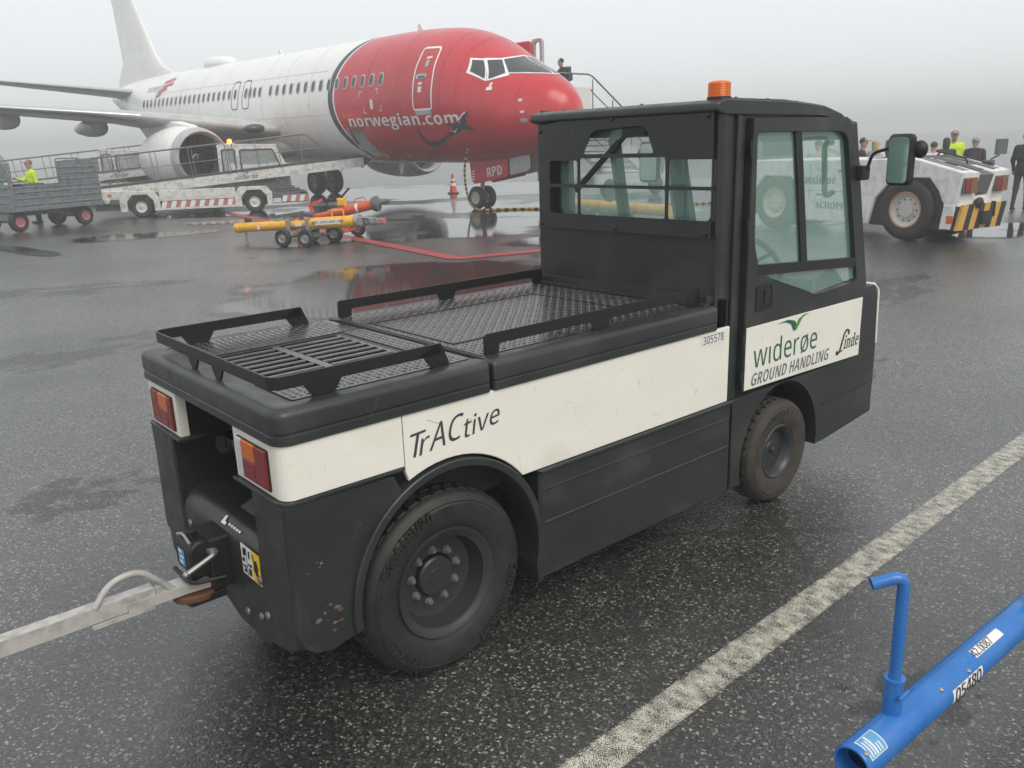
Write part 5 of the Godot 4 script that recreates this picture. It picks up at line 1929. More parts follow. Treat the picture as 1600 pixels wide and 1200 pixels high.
func make_loader(label: String, at: Vector3) -> Node3D:
	var t := thing("belt_loader", label, "belt loader", at, 1.318, "belt loaders at the airliner's holds")
	var w: Material = M.loader_white
	var lo := Vector3(-3.7, 0.86, 0)
	var hi := Vector3(5.45, 1.62, 0)
	var dir := (hi - lo).normalized()
	var up := Vector3(-dir.y, dir.x, 0)
	# conveyor
	for z in [0.55, -0.55]:
		var b := MB.new()
		b.bar(lo + Vector3(0, -0.14, z), hi + Vector3(0, -0.14, z), 0.06, 0.30, Vector3.UP, 0.01)
		var beam := done(b, "conveyor_beam", w, t)
		b = MB.new()
		for k in 22:
			var p := lo.lerp(hi, (k + 0.5) / 22.0) + Vector3(0, -0.14 + (0.07 if k % 3 == 0 else -0.03), z + (0.031 if z > 0 else -0.031))
			b.box(p, Vector3(0.035, 0.035, 0.004))
		done(b, "rivet", M.tug_grey, beam)
	var b := MB.new()
	b.bar(lo + up * 0.06, hi + up * 0.06, 1.0, 0.06, Vector3.UP, 0.0)
	done(b, "belt", M.belt_rubber, t)
	b = MB.new()
	b.prism(v2([hi.x - 0.05, hi.y - 0.34, hi.x + 0.32, hi.y - 0.02, hi.x + 0.30, hi.y + 0.045, hi.x - 0.05, hi.y - 0.24]), -0.5, 0.5, 0.01)
	done(b, "bumper_pad", M.black_part, t)
	b = MB.new()
	b.tube(bent([hi + Vector3(-1.1, -0.28, 0.55), hi + Vector3(-1.0, -0.52, 0.55), hi + Vector3(-0.8, -0.50, 0.55), hi + Vector3(-0.7, -0.26, 0.55)], 0.15), 0.012, 6)
	done(b, "hose_loop", M.black_part, t)
	# handrails along both sides of the belt
	for z in [0.60, -0.60]:
		for q in [[0.02, 0.52], [0.545, 0.86]]:
			b = MB.new()
			var a := lo.lerp(hi, q[0]) + Vector3(0, 0, z)
			var c := lo.lerp(hi, q[1]) + Vector3(0, 0, z)
			var h := up * 0.98
			b.tube(bent([a, a + h, c + h + dir * (0.0 if q[0] < 0.1 else -0.5), c + (Vector3.ZERO if q[0] < 0.1 else up * 0.5)], 0.10, 4), 0.018, 7)
			b.tube([a + h * 0.5, c + h * 0.5], 0.014, 6)
			for k in 3:
				var m := a.lerp(c, (k + 1) / 4.0)
				b.tube([m, m + h], 0.014, 6)
			done(b, "handrail", M.rail_steel, t)
	# chassis
	b = MB.new()
	b.box(Vector3(0.1, 0.52, 0), Vector3(6.3, 0.20, 1.5), 0.02)
	b.prism(v2([1.9, 0.60, 2.9, 0.60, 2.4, 1.05, 2.1, 1.25, 1.7, 1.25]), -0.4, 0.4, 0.02)
	b.box(Vector3(-2.6, 0.42, 0), Vector3(1.1, 0.3, 1.3), 0.02)
	done(b, "chassis", M.tug_grey, t)
	for z in [0.86, -0.86]:
		var s: float = signf(z)
		b = MB.new()
		b.box(Vector3(0.0, 0.66, z), Vector3(2.34, 0.34, 0.06), 0.012)
		b.box(Vector3(0.0, 0.24, z), Vector3(2.34, 0.07, 0.05), 0.01)
		done(b, "side_panel", w, t)
		for k in 16:
			b = MB.new()
			var x0 := -1.16 + k * 0.145
			b.prism(v2([x0, 0.28, x0 + 0.145, 0.28, x0 + 0.145 + 0.07, 0.48, x0 + 0.07, 0.48]), z - 0.02, z + 0.02)
			done(b, "warning_stripe", M.stripe_red if k % 2 else M.white_print, t)
		for x in [-1.75, 1.75]:
			var p := [x - 0.62, 0.20, x - 0.40, 0.20, x - 0.40, 0.52, x - 0.22, 0.72, x + 0.22, 0.72, x + 0.40, 0.52, x + 0.40, 0.20, x + 0.58, 0.20, x + 0.58, 0.62, x + 0.40, 0.84, x - 0.44, 0.84, x - 0.62, 0.62]
			b = MB.new()
			b.prism(v2(p), z - 0.05, z + 0.05, 0.012)
			done(b, "mudguard", w, t)
			b = MB.new()
			b.prism(v2([x - 0.40, 0.22, x + 0.40, 0.22, x + 0.40, 0.52, x + 0.22, 0.72, x - 0.22, 0.72, x - 0.40, 0.52]), z - 0.34 * s, z - 0.30 * s)
			done(b, "wheel_well", M.black_part, t)
			small_wheel(t, Vector3(x, 0.34, z - 0.14 * s), 0.34, 0.22, M.loader_white)
	# front bumper with stripes, rear lamps
	b = MB.new()
	b.box(Vector3(3.05, 0.40, 0), Vector3(0.9, 0.26, 1.7), 0.02)
	done(b, "bumper", M.tug_grey, t)
	for k in 6:
		b = MB.new()
		var x0 := 2.62 + k * 0.14
		b.prism(v2([x0, 0.30, x0 + 0.14, 0.30, x0 + 0.20, 0.50, x0 + 0.06, 0.50]), 0.85, 0.865)
		done(b, "warning_stripe", M.stripe_red if k % 2 else M.white_print, t)
	b = MB.new()
	for k in 3:
		b.box(Vector3(2.95 - k * 0.08, 0.60 + k * 0.07, 0.3), Vector3(0.9 - k * 0.16, 0.05, 0.9), 0.01)
	done(b, "step_plates", M.tug_grey, t)
	b = MB.new().at(Transform3D(Basis(), Vector3(-2.75, 0.55, 0.80)))
	b.lathe([Vector2(0, 0.04), Vector2(0.07, 0.03), Vector2(0.09, 0.0), Vector2(0.09, -0.06)], 16)
	done(b, "rear_lamp", M.lamp_clear, t)
	b = MB.new()
	b.box(Vector3(-2.65, 0.74, 0.76), Vector3(0.10, 0.06, 0.05), 0.01)
	done(b, "rear_lamp", M.lamp_amber, t)
	b = MB.new()
	b.box(Vector3(-2.8, 0.72, 0.5), Vector3(1.4, 0.30, 0.5), 0.02)
	done(b, "rear_cover", w, t)
	# driver's cab on the far side of the belt
	b = MB.new()
	b.at(Transform3D(Basis(), Vector3(1.25, 0, -1.02)))
	var side := v2([-0.55, 0.70, 1.75, 0.70, 1.70, 1.35, 1.35, 2.10, -0.42, 2.16, -0.55, 2.10])
	var holes := [rrect(-0.42, 1.28, 0.0, 2.02, 0.05), rounded(v2([0.16, 1.28, 1.50, 1.28, 1.22, 2.0, 0.16, 2.0]), 0.06)]
	b.plate(side, holes, 0.0, 0.05)
	b.plate(side, holes, 0.85, 0.90)
	b.prism(v2([-0.55, 2.10, -0.42, 2.16, 1.35, 2.10, 1.38, 2.15, -0.42, 2.22, -0.58, 2.16]), 0.0, 0.90, 0.01)
	b.box(Vector3(-0.53, 1.0, 0.45), Vector3(0.05, 0.6, 0.9))
	b.box(Vector3(1.55, 0.98, 0.45), Vector3(0.3, 0.6, 0.86), 0.05)
	var cab := done(b, "cab", M.loader_white, t)
	for h: PackedVector2Array in holes:
		b = MB.new().at(Transform3D(Basis(), Vector3(1.25, 0, -1.02)))
		b.plate(MB.inset(MB.ccw(h), -0.02), [MB.inset(MB.ccw(h), 0.02)], 0.89, 0.912)
		done(b, "window_gasket", M.black_part, cab)
	b = MB.new().at(Transform3D(Basis(), Vector3(1.25, 0, -1.02)))
	b.quad(Vector3(1.68, 1.30, 0.06), Vector3(1.68, 1.30, 0.84), Vector3(1.37, 2.08, 0.84), Vector3(1.37, 2.08, 0.06))
	b.prism(v2([-0.45, 1.25, 0.02, 1.25, 0.02, 2.05, -0.45, 2.05]), 0.87, 0.876)
	b.prism(v2([0.13, 1.25, 1.53, 1.25, 1.24, 2.03, 0.13, 2.03]), 0.87, 0.876)
	done(b, "cab_pane", M.clear_glass, cab)
	b = MB.new().at(Transform3D(Basis(), Vector3(1.25, 0, 0)))
	b.box(Vector3(0.1, 1.25, -0.6), Vector3(0.16, 0.65, 0.5), 0.05)
	b.box(Vector3(0.4, 1.0, -0.6), Vector3(0.5, 0.14, 0.5), 0.04)
	b.tube(arc(Vector3(0.98, 1.42, -0.6), 0.2, 0, TAU * 19 / 20, 19, Vector3(0, 0, 1), Vector3(0.35, 0.94, 0)), 0.016, 6, false, 1.0, true)
	done(b, "driver_seat", M.black_part, cab)
	# operator's mark on the beam
	b = MB.new().at(Transform3D(Basis(Vector3(0, 0, 1), atan2(dir.y, dir.x)), lo.lerp(hi, 0.535) + Vector3(0, -0.16, 0.584)))
	b.text("wıderøe", 0.15, 0.004, 400)
	done(b, "operator_lettering", M.letter_grey, t)
	b = MB.new().at(Transform3D(Basis(Vector3(0, 0, 1), atan2(dir.y, dir.x)), lo.lerp(hi, 0.545) + Vector3(0.28, 0.0, 0.584)))
	b.prism(v2([-0.12, 0.03, 0.0, 0.0, 0.03, -0.06, 0.06, 0.0, 0.16, 0.03, 0.04, 0.02, 0.02, 0.02]), 0.0, 0.004)
	done(b, "gull_emblem", M.letter_grey, t)
	return t


func belt_loaders() -> void:
	var t := make_loader("white belt loader with lit amber beacon, its belt raised to the open hold hatch", Vector3(-10.2, 0, -28.8))
	# lit beacon on the cab roof
	var b := MB.new().at(Transform3D(Basis(Vector3(1, 0, 0), -PI / 2), Vector3(1.10, 2.20, -0.62)))
	b.lathe([Vector2(0, 0), Vector2(0.09, 0.0), Vector2(0.09, 0.03), Vector2(0.075, 0.035), Vector2(0.07, 0.13), Vector2(0.045, 0.16), Vector2(0, 0.165)], 20)
	done(b, "beacon", M.lamp_glow, t)
	var l := OmniLight3D.new()
	l.name = "beacon_light"
	l.light_color = Color(1.0, 0.5, 0.1)
	l.light_energy = 0.1
	l.light_size = 0.09
	l.omni_range = 30.0
	l.omni_attenuation = 2.0
	l.shadow_enabled = true
	t.add_child(l)
	l.position = Vector3(1.10, 2.30, -0.62)
	var u := make_loader("far white belt loader standing behind the near engine, its cab hidden by fog", Vector3(-18.3, 0, -37.6))
	u.set_meta("label", "white belt loader half hidden behind the near engine and the other loader")


func baggage_cart() -> void:
	var t := thing("baggage_cart", "grey ribbed-steel baggage cart with pink wheel hubs and a dark suitcase aboard", "baggage cart", Vector3(-13.42, 0, -23.01), 0.412)
	var m: Material = M.cart_grey
	var b := MB.new()
	b.box(Vector3(1.74, 0.60, -0.77), Vector3(2.9, 0.10, 1.6), 0.01)
	b.box(Vector3(1.6, 0.46, -0.77), Vector3(2.4, 0.12, 0.5), 0.01)
	for x in [0.5, 2.65]:
		b.tube([Vector3(x, 0.28, -1.35), Vector3(x, 0.28, -0.2)], 0.04, 8)
		b.box(Vector3(x, 0.42, -0.77), Vector3(0.3, 0.2, 0.9), 0.02)
	done(b, "bed", m, t)
	for q in [[0.5, -0.22], [2.65, -0.22], [2.65, -1.35], [0.5, -1.35]]:
		small_wheel(t, Vector3(q[0], 0.28, q[1]), 0.28, 0.18, M.wheel_pink)
	# side boards: framed panels with pressed ribs
	for z in [0.0, -1.55]:
		var s: float = 1.0 if z > -1 else -1.0
		for k in 3:
			var x0: float = 0.33 + k * 0.95
			var x1 := x0 + 0.91
			b = MB.new()
			b.box(Vector3((x0 + x1) / 2, 0.90, z), Vector3(x1 - x0, 0.56, 0.02), 0.003)
			for y in [0.72, 0.90, 1.06]:
				b.prism(v2([x0 + 0.03, y - 0.025, x1 - 0.03, y - 0.025, x1 - 0.03, y + 0.025, x0 + 0.03, y + 0.025]), z, z + s * 0.03, 0.012)
			done(b, "side_board", m, t)
			b = MB.new()
			b.box(Vector3(x1 + 0.02, 0.90, z), Vector3(0.05, 0.62, 0.05), 0.008)
			done(b, "post", m, t)
		b = MB.new()
		b.box(Vector3(1.74, 1.19, z), Vector3(2.88, 0.05, 0.05), 0.01)
		b.box(Vector3(1.74, 0.63, z), Vector3(2.88, 0.05, 0.05), 0.01)
		done(b, "board_rail", m, t)
	# tall board over the far half of the near side, with ribs
	b = MB.new()
	var tall := v2([1.80, 1.22, 3.17, 1.22, 3.17, 1.62, 2.98, 1.86, 1.80, 1.86])
	b.prism(rounded(tall, 0.08), -0.012, 0.012, 0.003)
	for y in [1.36, 1.52, 1.68]:
		b.prism(v2([1.84, y - 0.022, 3.10, y - 0.022, 3.10, y + 0.022, 1.84, y + 0.022]), 0.0, 0.028, 0.01)
	done(b, "raised_board", m, t)
	b = MB.new()
	b.tube(bent([Vector3(1.80, 1.22, 0.0), Vector3(1.80, 1.92, 0.0), Vector3(2.55, 1.92, 0.0), Vector3(2.55, 1.84, 0.0)], 0.06), 0.018, 8)
	done(b, "board_hoop", m, t)
	# end panels
	for q in [[0.31, 1.0], [3.17, 1.0]]:
		b = MB.new().at(Transform3D(REAR, Vector3(q[0], 0, 0)))
		b.plate(rounded(v2([-1.57, 0.60, 0.02, 0.60, 0.02, 1.55, -0.18, 1.88, -1.37, 1.88, -1.57, 1.55]), 0.1), [rrect(-0.50, 1.62, -0.22, 1.76, 0.05)], 0.0, 0.03)
		for y in [0.80, 1.0, 1.2, 1.4]:
			b.prism(v2([-1.50, y - 0.022, -0.05, y - 0.022, -0.05, y + 0.022, -1.50, y + 0.022]), -0.02, 0.05, 0.01)
		var e := done(b, "end_panel", m, t)
		b = MB.new().at(Transform3D(REAR, Vector3(q[0] - 0.03, 0, 0)))
		b.prism(v2([-0.20, 1.28, -0.08, 1.28, -0.08, 1.34, -0.20, 1.34]), 0.0, 0.004)
		done(b, "plate", M.white_print, e)
	# luggage
	var k := thing("suitcase", "dark hard-shell suitcase lying in the grey baggage cart", "suitcase", t.position, 0.412, "")
	b = MB.new()
	b.box(Vector3(1.25, 1.12, -0.55), Vector3(0.72, 0.30, 0.48), 0.06)
	for i in 4:
		b.box(Vector3(1.25, 1.12, -0.70 + i * 0.1), Vector3(0.74, 0.31, 0.02), 0.008)
	done(b, "shell", M.suitcase, k)
	b = MB.new()
	b.tube(bent([Vector3(1.1, 1.12, -0.30), Vector3(1.1, 1.12, -0.27), Vector3(1.4, 1.12, -0.27), Vector3(1.4, 1.12, -0.30)], 0.03), 0.012, 6)
	done(b, "handle", M.black_part, k)
	k = thing("suitcase", "pale grey bag under the dark suitcase in the baggage cart", "suitcase", t.position, 0.412, "")
	b = MB.new()
	b.box(Vector3(1.0, 0.81, -0.65), Vector3(0.95, 0.30, 0.7), 0.06)
	b.box(Vector3(1.0, 0.81, -0.65), Vector3(0.06, 0.32, 0.72), 0.01)
	done(b, "shell", M.plane_grey, k)
	b = MB.new()
	b.tube(bent([Vector3(0.8, 0.92, -0.29), Vector3(0.8, 0.98, -0.27), Vector3(1.1, 0.98, -0.27), Vector3(1.1, 0.92, -0.29)], 0.03), 0.012, 6)
	done(b, "handle", M.black_part, k)


func bar_between(b: MB, a: Vector3, c: Vector3, prof: Array, n := 24) -> void:
	var d := (c - a)
	var z := d.normalized()
	var x := Vector3.UP.cross(z).normalized()
	b.at(Transform3D(Basis(x, z.cross(x), z), a))
	b.lathe(prof, n)
	b.at(Transform3D.IDENTITY)


func tow_bars() -> void:
	# yellow bar: local x along the bar
	var a := Vector3(-5.9, 0, -18.65)
	var c := Vector3(-3.04, 0, -17.51)
	var d := (c - a).normalized()
	var t := thing("yellow_tow_bar", "yellow tow bar on a small four-wheeled carriage, in front of the red one", "tow bar", a, atan2(d.x, -d.z))
	var l := a.distance_to(c)
	var p0 := Vector3(0, 0.33, 0)
	var p1 := Vector3(l, 0.49, 0)
	var b := MB.new()
	bar_between(b, p0, p1, [Vector2(0, -0.02), Vector2(0.10, -0.01), Vector2(0.112, 0.03), Vector2(0.112, 0.10), Vector2(0.10, 0.11), Vector2(0.10, 1.38)])
	bar_between(b, p0, p1, [Vector2(0.10, 1.38), Vector2(0.085, 1.40), Vector2(0.085, 1.86), Vector2(0.118, 1.88), Vector2(0.118, l - 0.06), Vector2(0.10, l)])
	done(b, "tube", M.bar_yellow, t)
	b = MB.new()
	b.tube(bent([p0.lerp(p1, 0.80) + Vector3(0, 0.10, 0), p0.lerp(p1, 0.80) + Vector3(0, 0.24, 0), p0.lerp(p1, 0.89) + Vector3(0, 0.24, 0), p0.lerp(p1, 0.89) + Vector3(0, 0.10, 0)], 0.04), 0.016, 8)
	b.tube(bent([p0.lerp(p1, 0.03) + Vector3(0, 0.09, 0.06), p0.lerp(p1, 0.05) + Vector3(0, 0.17, 0.06), p0.lerp(p1, 0.09) + Vector3(0, 0.10, 0.06)], 0.04), 0.012, 8)
	done(b, "handle", M.bar_yellow, t)
	b = MB.new()
	b.box(p0.lerp(p1, 0.46), Vector3(0.10, 0.26, 0.26), 0.02)
	done(b, "clamp", M.steel, t)
	b = MB.new()
	b.box(p0.lerp(p1, 0.62), Vector3(0.10, 0.28, 0.28), 0.02)
	done(b, "clamp", M.steel, t)
	b = MB.new()
	bar_between(b, p0, p1, [Vector2(0.14, l - 0.04), Vector2(0.15, l), Vector2(0.13, l + 0.05), Vector2(0.0, l + 0.05)])
	for k in 5:
		var q := p1 + Vector3(0.10 + 0.09 * k, 0.02 * sin(k * 2.3), 0.07 * cos(k * 1.9))
		b.box(q, Vector3(0.12, 0.18 - 0.02 * k, 0.14), 0.015)
	b.tube([p1 + Vector3(0.0, 0.08, 0.10), p1 + Vector3(0.45, 0.05, 0.08)], 0.02, 8)
	b.tube([p1 + Vector3(0.0, -0.08, -0.08), p1 + Vector3(0.42, -0.06, -0.06)], 0.022, 8)
	done(b, "tow_head", M.steel, t)
	b = MB.new()
	b.box(p1 + Vector3(0.56, 0.0, 0.0), Vector3(0.14, 0.10, 0.12), 0.015)
	done(b, "head_pin", M.stripe_red, t)
	b = MB.new()
	b.tube([Vector3(-0.12, 0.34, 0), Vector3(0.02, 0.34, 0)], 0.022, 8)
	b.tube([Vector3(0.22, 0, 0), Vector3(0.22, 0.26, 0)], 0.028, 8)
	b.tube([Vector3(0.22, 0, 0), Vector3(0.22, 0.02, 0)], 0.06, 10)
	done(b, "support_leg", M.steel, t)
	b = MB.new()
	var cx := l * 0.60
	b.box(Vector3(cx, 0.20, 0), Vector3(0.7, 0.08, 0.16), 0.015)
	b.box(Vector3(cx - 0.05, 0.30, 0), Vector3(0.12, 0.2, 0.2), 0.02)
	for x in [-0.28, 0.28]:
		b.tube([Vector3(cx + x, 0.18, -0.48), Vector3(cx + x, 0.18, 0.48)], 0.028, 8)
	b.tube([Vector3(cx - 0.28, 0.18, 0.3), Vector3(cx + 0.25, 0.34, 0.08)], 0.02, 8)
	b.tube([Vector3(cx - 0.28, 0.18, -0.3), Vector3(cx + 0.25, 0.34, -0.08)], 0.02, 8)
	b.bar(Vector3(cx - 0.95, 0.55, -0.05), Vector3(cx - 0.1, 0.66, -0.05), 0.05, 0.06, Vector3.UP, 0.01)
	b.box(Vector3(cx + 0.02, 0.62, -0.04), Vector3(0.26, 0.10, 0.1), 0.03)
	b.bar(Vector3(cx - 0.12, 0.32, 0.0), Vector3(cx - 0.20, 0.66, -0.03), 0.10, 0.06, Vector3.RIGHT, 0.01)
	done(b, "carriage", M.tug_grey, t)
	for x in [-0.28, 0.28]:
		for z in [-0.52, 0.52]:
			small_wheel(t, Vector3(cx + x, 0.185, z), 0.185, 0.11, M.steel)
	var tilt := Basis(Vector3(0, 0, 1), atan2(p1.y - p0.y, l))
	b = MB.new().at(Transform3D(tilt, p0.lerp(p1, 0.785)))
	b.box(Vector3(0, 0.02, 0.115), Vector3(0.62, 0.10, 0.012))
	b.at(Transform3D(tilt, p0.lerp(p1, 0.54)))
	b.box(Vector3(0, 0.0, 0.083), Vector3(0.16, 0.07, 0.012))
	b.at(Transform3D(tilt, p0.lerp(p1, 0.21)))
	b.box(Vector3(0, 0.0, 0.095), Vector3(0.06, 0.10, 0.012))
	var pl := done(b, "type_plate", M.white_print, t)
	b = MB.new().at(Transform3D(tilt, p0.lerp(p1, 0.785) + Vector3(0, 0.02, 0.122)))
	b.text("A318 | A319 | A320 | A321", 0.045, 0.001, 700, 0.0, HORIZONTAL_ALIGNMENT_CENTER)
	done(b, "plate_print", M.ink_black, pl)

	# red bar behind it, its head propped up
	a = Vector3(-4.45, 0, -19.05)
	c = Vector3(-2.86, 0, -18.62)
	d = (c - a).normalized()
	t = thing("red_tow_bar", "orange-red tow bar with a raised grey head and a yellow pump", "tow bar", a, atan2(d.x, -d.z))
	l = a.distance_to(c)
	p0 = Vector3(-0.35, 0.36, 0)
	p1 = Vector3(l, 0.74, 0)
	b = MB.new()
	var len := p0.distance_to(p1)
	bar_between(b, p0, p1, [Vector2(0, 0), Vector2(0.075, 0.01), Vector2(0.08, 0.9), Vector2(0.105, 0.94), Vector2(0.105, len - 0.02), Vector2(0.0, len)])
	b.tube(bent([p0.lerp(p1, 0.80) + Vector3(0, 0.08, 0.04), p0.lerp(p1, 0.78) + Vector3(0, 0.20, 0.04), p0.lerp(p1, 0.90) + Vector3(0, 0.20, 0.04), p0.lerp(p1, 0.92) + Vector3(0, 0.08, 0.04)], 0.04), 0.012, 8)
	b.bar(p0.lerp(p1, 0.30) + Vector3(0, 0.0, 0.06), p0.lerp(p1, 0.24) + Vector3(0, 0.30, 0.06), 0.06, 0.06, Vector3.RIGHT, 0.01)
	b.bar(p0.lerp(p1, 0.24) + Vector3(0, 0.30, 0.06), p0.lerp(p1, 0.40) + Vector3(0, 0.34, 0.06), 0.06, 0.06, Vector3.UP, 0.01)
	done(b, "tube", M.bar_red, t)
	b = MB.new()
	bar_between(b, p0, p1, [Vector2(0.109, len - 0.42), Vector2(0.109, len - 0.36)])
	done(b, "ring_mark", M.white_print, t)
	b = MB.new()
	bar_between(b, p0, p1, [Vector2(0.0, len - 0.03), Vector2(0.15, len - 0.02), Vector2(0.17, len + 0.05), Vector2(0.16, len + 0.10), Vector2(0.07, len + 0.13), Vector2(0.045, len + 0.16), Vector2(0.04, len + 0.36), Vector2(0, len + 0.37)])
	done(b, "tow_head", M.tug_grey, t)
	b = MB.new()
	b.box(p0.lerp(p1, 0.62) + Vector3(0, 0.20, 0), Vector3(0.20, 0.18, 0.14), 0.03)
	done(b, "pump", M.bar_yellow, t)
	b = MB.new()
	b.tube([p0.lerp(p1, 0.60) + Vector3(0, 0.28, 0), p0.lerp(p1, 0.72) + Vector3(0, 0.46, 0)], 0.022, 8)
	b.tube(bent([p0.lerp(p1, 0.45) + Vector3(0, 0.08, 0), p0.lerp(p1, 0.43) + Vector3(0, 0.32, 0), p0.lerp(p1, 0.55) + Vector3(0, 0.28, 0)], 0.06), 0.016, 8)
	done(b, "pump_lever", M.black_part, t)
	b = MB.new()
	b.bar(Vector3(0.72, 0.10, 0.46), Vector3(1.15, 0.28, 0.30), 0.06, 0.06, Vector3.UP, 0.01)
	b.bar(Vector3(0.35, 0.14, 0.50), Vector3(0.98, 0.15, 0.50), 0.06, 0.06, Vector3.UP, 0.01)
	b.tube([Vector3(0.98, 0.18, -0.45), Vector3(0.98, 0.18, 0.62)], 0.03, 8)
	b.bar(Vector3(0.98, 0.18, 0.0), Vector3(0.98, 0.52, 0.0), 0.08, 0.08, Vector3.RIGHT, 0.01)
	done(b, "axle", M.bar_red, t)
	for z in [-0.5, 0.66]:
		small_wheel(t, Vector3(0.98, 0.185, z), 0.185, 0.11, M.steel)
	b = MB.new()
	b.tube([Vector3(-0.25, 0, 0), Vector3(-0.25, 0.36, 0)], 0.03, 8)
	done(b, "support_leg", M.bar_red, t)

	# another yellow bar stands beyond the tractor's cab
	a = Vector3(1.2, 0, -21.2)
	c = Vector3(3.4, 0, -17.6)
	d = (c - a).normalized()
	t = thing("yellow_tow_bar", "yellow tow bar seen through the tractor's rear cab window", "tow bar", a, atan2(d.x, -d.z))
	l = a.distance_to(c)
	b = MB.new()
	bar_between(b, Vector3(0, 0.50, 0), Vector3(l, 0.46, 0), [Vector2(0, 0), Vector2(0.11, 0.01), Vector2(0.11, 2.0), Vector2(0.09, 2.02), Vector2(0.09, 2.3), Vector2(0.12, 2.32), Vector2(0.12, l), Vector2(0, l)])
	done(b, "tube", M.bar_yellow, t)
	b = MB.new()
	b.box(Vector3(2.2, 0.26, 0), Vector3(0.6, 0.2, 0.2), 0.02)
	b.tube([Vector3(2.2, 0.18, -0.48), Vector3(2.2, 0.18, 0.48)], 0.03, 8)
	b.tube([Vector3(0.3, 0, 0), Vector3(0.3, 0.42, 0)], 0.03, 8)
	done(b, "carriage", M.tug_grey, t)
	for z in [-0.5, 0.5]:
		small_wheel(t, Vector3(2.2, 0.185, z), 0.185, 0.11, M.steel)


func pushback_tug() -> void:
	var t := thing("pushback_tug", "low white aircraft pushback tug with black-and-yellow striped end, beyond the tractor's mirror", "tug", Vector3(7.17, 0, -15.05), 2.629)
	var w: Material = M.tug_white
	var zf := -1.30
	# body with cut-off wheel arches
	var prof := v2([-4.6, 0.30, -4.6, 1.40, -1.14, 1.42, -0.05, 1.44, 0.90, 1.20, 0.72, 0.28, 0.55, 0.24, 0.66, 0.62, 0.55, 0.80, 0.28, 1.10, -0.42, 1.10, -0.78, 0.72, -0.90, 0.24, -2.35, 0.24, -2.45, 0.72, -2.80, 1.08, -3.50, 1.08, -3.85, 0.72, -3.95, 0.30])
	var b := MB.new()
	b.prism(prof, -0.30, 0.0, 0.02)
	b.prism(prof, zf, zf + 0.30, 0.02)
	b.prism(v2([-4.6, 0.30, -4.6, 1.40, -1.14, 1.42, -0.05, 1.40, 0.55, 1.22, 0.62, 0.55, 0.55, 0.30]), zf + 0.29, -0.29)
	var body := done(b, "body", w, t)
	# rear end: two shoulders and a grey hood falling between them
	b = MB.new()
	b.prism(v2([-0.1, 1.405, 0.92, 1.145, 0.84, 0.85, 0.50, 0.86, 0.3, 1.2]), -0.82, -0.46, 0.01)
	done(b, "hood", M.tug_grey, t)
	b = MB.new()
	for q in [[-0.46, -0.02], [-1.28, -0.82]]:
		b.prism(v2([0.55, 0.70, 0.83, 0.72, 0.905, 1.185, 0.5, 1.29, 0.3, 1.2]), q[0], q[1], 0.015)
	b.box(Vector3(0.70, 0.72, -0.65), Vector3(0.26, 0.16, 1.25), 0.01)
	b.prism(v2([0.55, 0.25, 0.74, 0.25, 0.80, 0.66, 0.60, 0.66]), -0.12, 0.01, 0.01)
	done(b, "rear_shoulder", w, t)
	for q in [[-0.10, -0.40], [-0.95, -1.42], [-0.50, -0.86]]:
		b = MB.new()
		for k in 2:
			b.bar(Vector3(-1.1, 1.432, q[0] - 0.05 - k * 0.12), Vector3(-0.08, 1.448, q[0] - 0.05 - k * 0.12), 0.08, 0.012)
			b.bar(Vector3(-0.08, 1.448, q[0] - 0.05 - k * 0.12), Vector3(0.80, 1.222, q[0] - 0.05 - k * 0.12), 0.08, 0.012)
		done(b, "grip_strip", M.tug_grey, t)
	b = MB.new()
	b.tube(bent([Vector3(-0.2, 1.40, -0.80), Vector3(-0.1, 1.52, -0.80), Vector3(0.4, 1.40, -0.80), Vector3(0.45, 1.27, -0.80)], 0.05), 0.018, 8)
	b.tube([Vector3(0.2, 1.42, -1.05), Vector3(0.75, 1.30, -1.05)], 0.014, 6)
	done(b, "grab_rail", M.black_part, t)
	# striped bumper
	for k in 8:
		b = MB.new().at(Transform3D(REAR, Vector3(0.80, 0, 0)))
		var z0 := 0.0 - k * 0.155
		b.prism(v2([z0, 0.24, z0 - 0.155, 0.24, z0 - 0.155 - 0.12, 0.66, z0 - 0.12, 0.66]), -0.08, -0.02)
		done(b, "warning_stripe", M.hazard_yellow if k % 2 == 0 else M.black_part, t)
	b = MB.new()
	b.box(Vector3(0.70, 0.45, -0.66), Vector3(0.24, 0.42, 1.24), 0.01)
	b.box(Vector3(0.86, 0.42, -0.75), Vector3(0.16, 0.22, 0.26), 0.02)
	b.box(Vector3(0.86, 0.55, -1.0), Vector3(0.08, 0.26, 0.04), 0.01)
	done(b, "tow_hitch", M.black_part, t)
	# lamps
	for q in [[-0.20, 0.98], [-1.08, 0.98]]:
		b = MB.new().at(Transform3D(FRONT, Vector3(0.86, 0, q[0])))
		b.prism(v2([-0.17, q[1] - 0.13, 0.17, q[1] - 0.13, 0.17, q[1] + 0.13, -0.17, q[1] + 0.13]), 0.0, 0.05, 0.01)
		var lamp := done(b, "tail_lamp", M.tug_grey, t)
		b = MB.new().at(Transform3D(FRONT, Vector3(0.86, 0, q[0])))
		b.prism(v2([-0.15, q[1] - 0.11, -0.01, q[1] - 0.11, -0.01, q[1] + 0.11, -0.15, q[1] + 0.11]), 0.045, 0.065, 0.004)
		done(b, "red_lens", M.lamp_red, lamp)
		b = MB.new().at(Transform3D(FRONT, Vector3(0.86, 0, q[0])))
		for k in 4:
			b.box(Vector3(0.02 + k * 0.045, q[1], 0.062), Vector3(0.014, 0.26, 0.014))
		done(b, "lamp_guard", M.tug_rust, lamp)
	b = MB.new()
	b.box(Vector3(0.735, 0.42, 0.014), Vector3(0.12, 0.13, 0.012), 0.003)
	done(b, "side_reflector", M.lamp_amber, t)
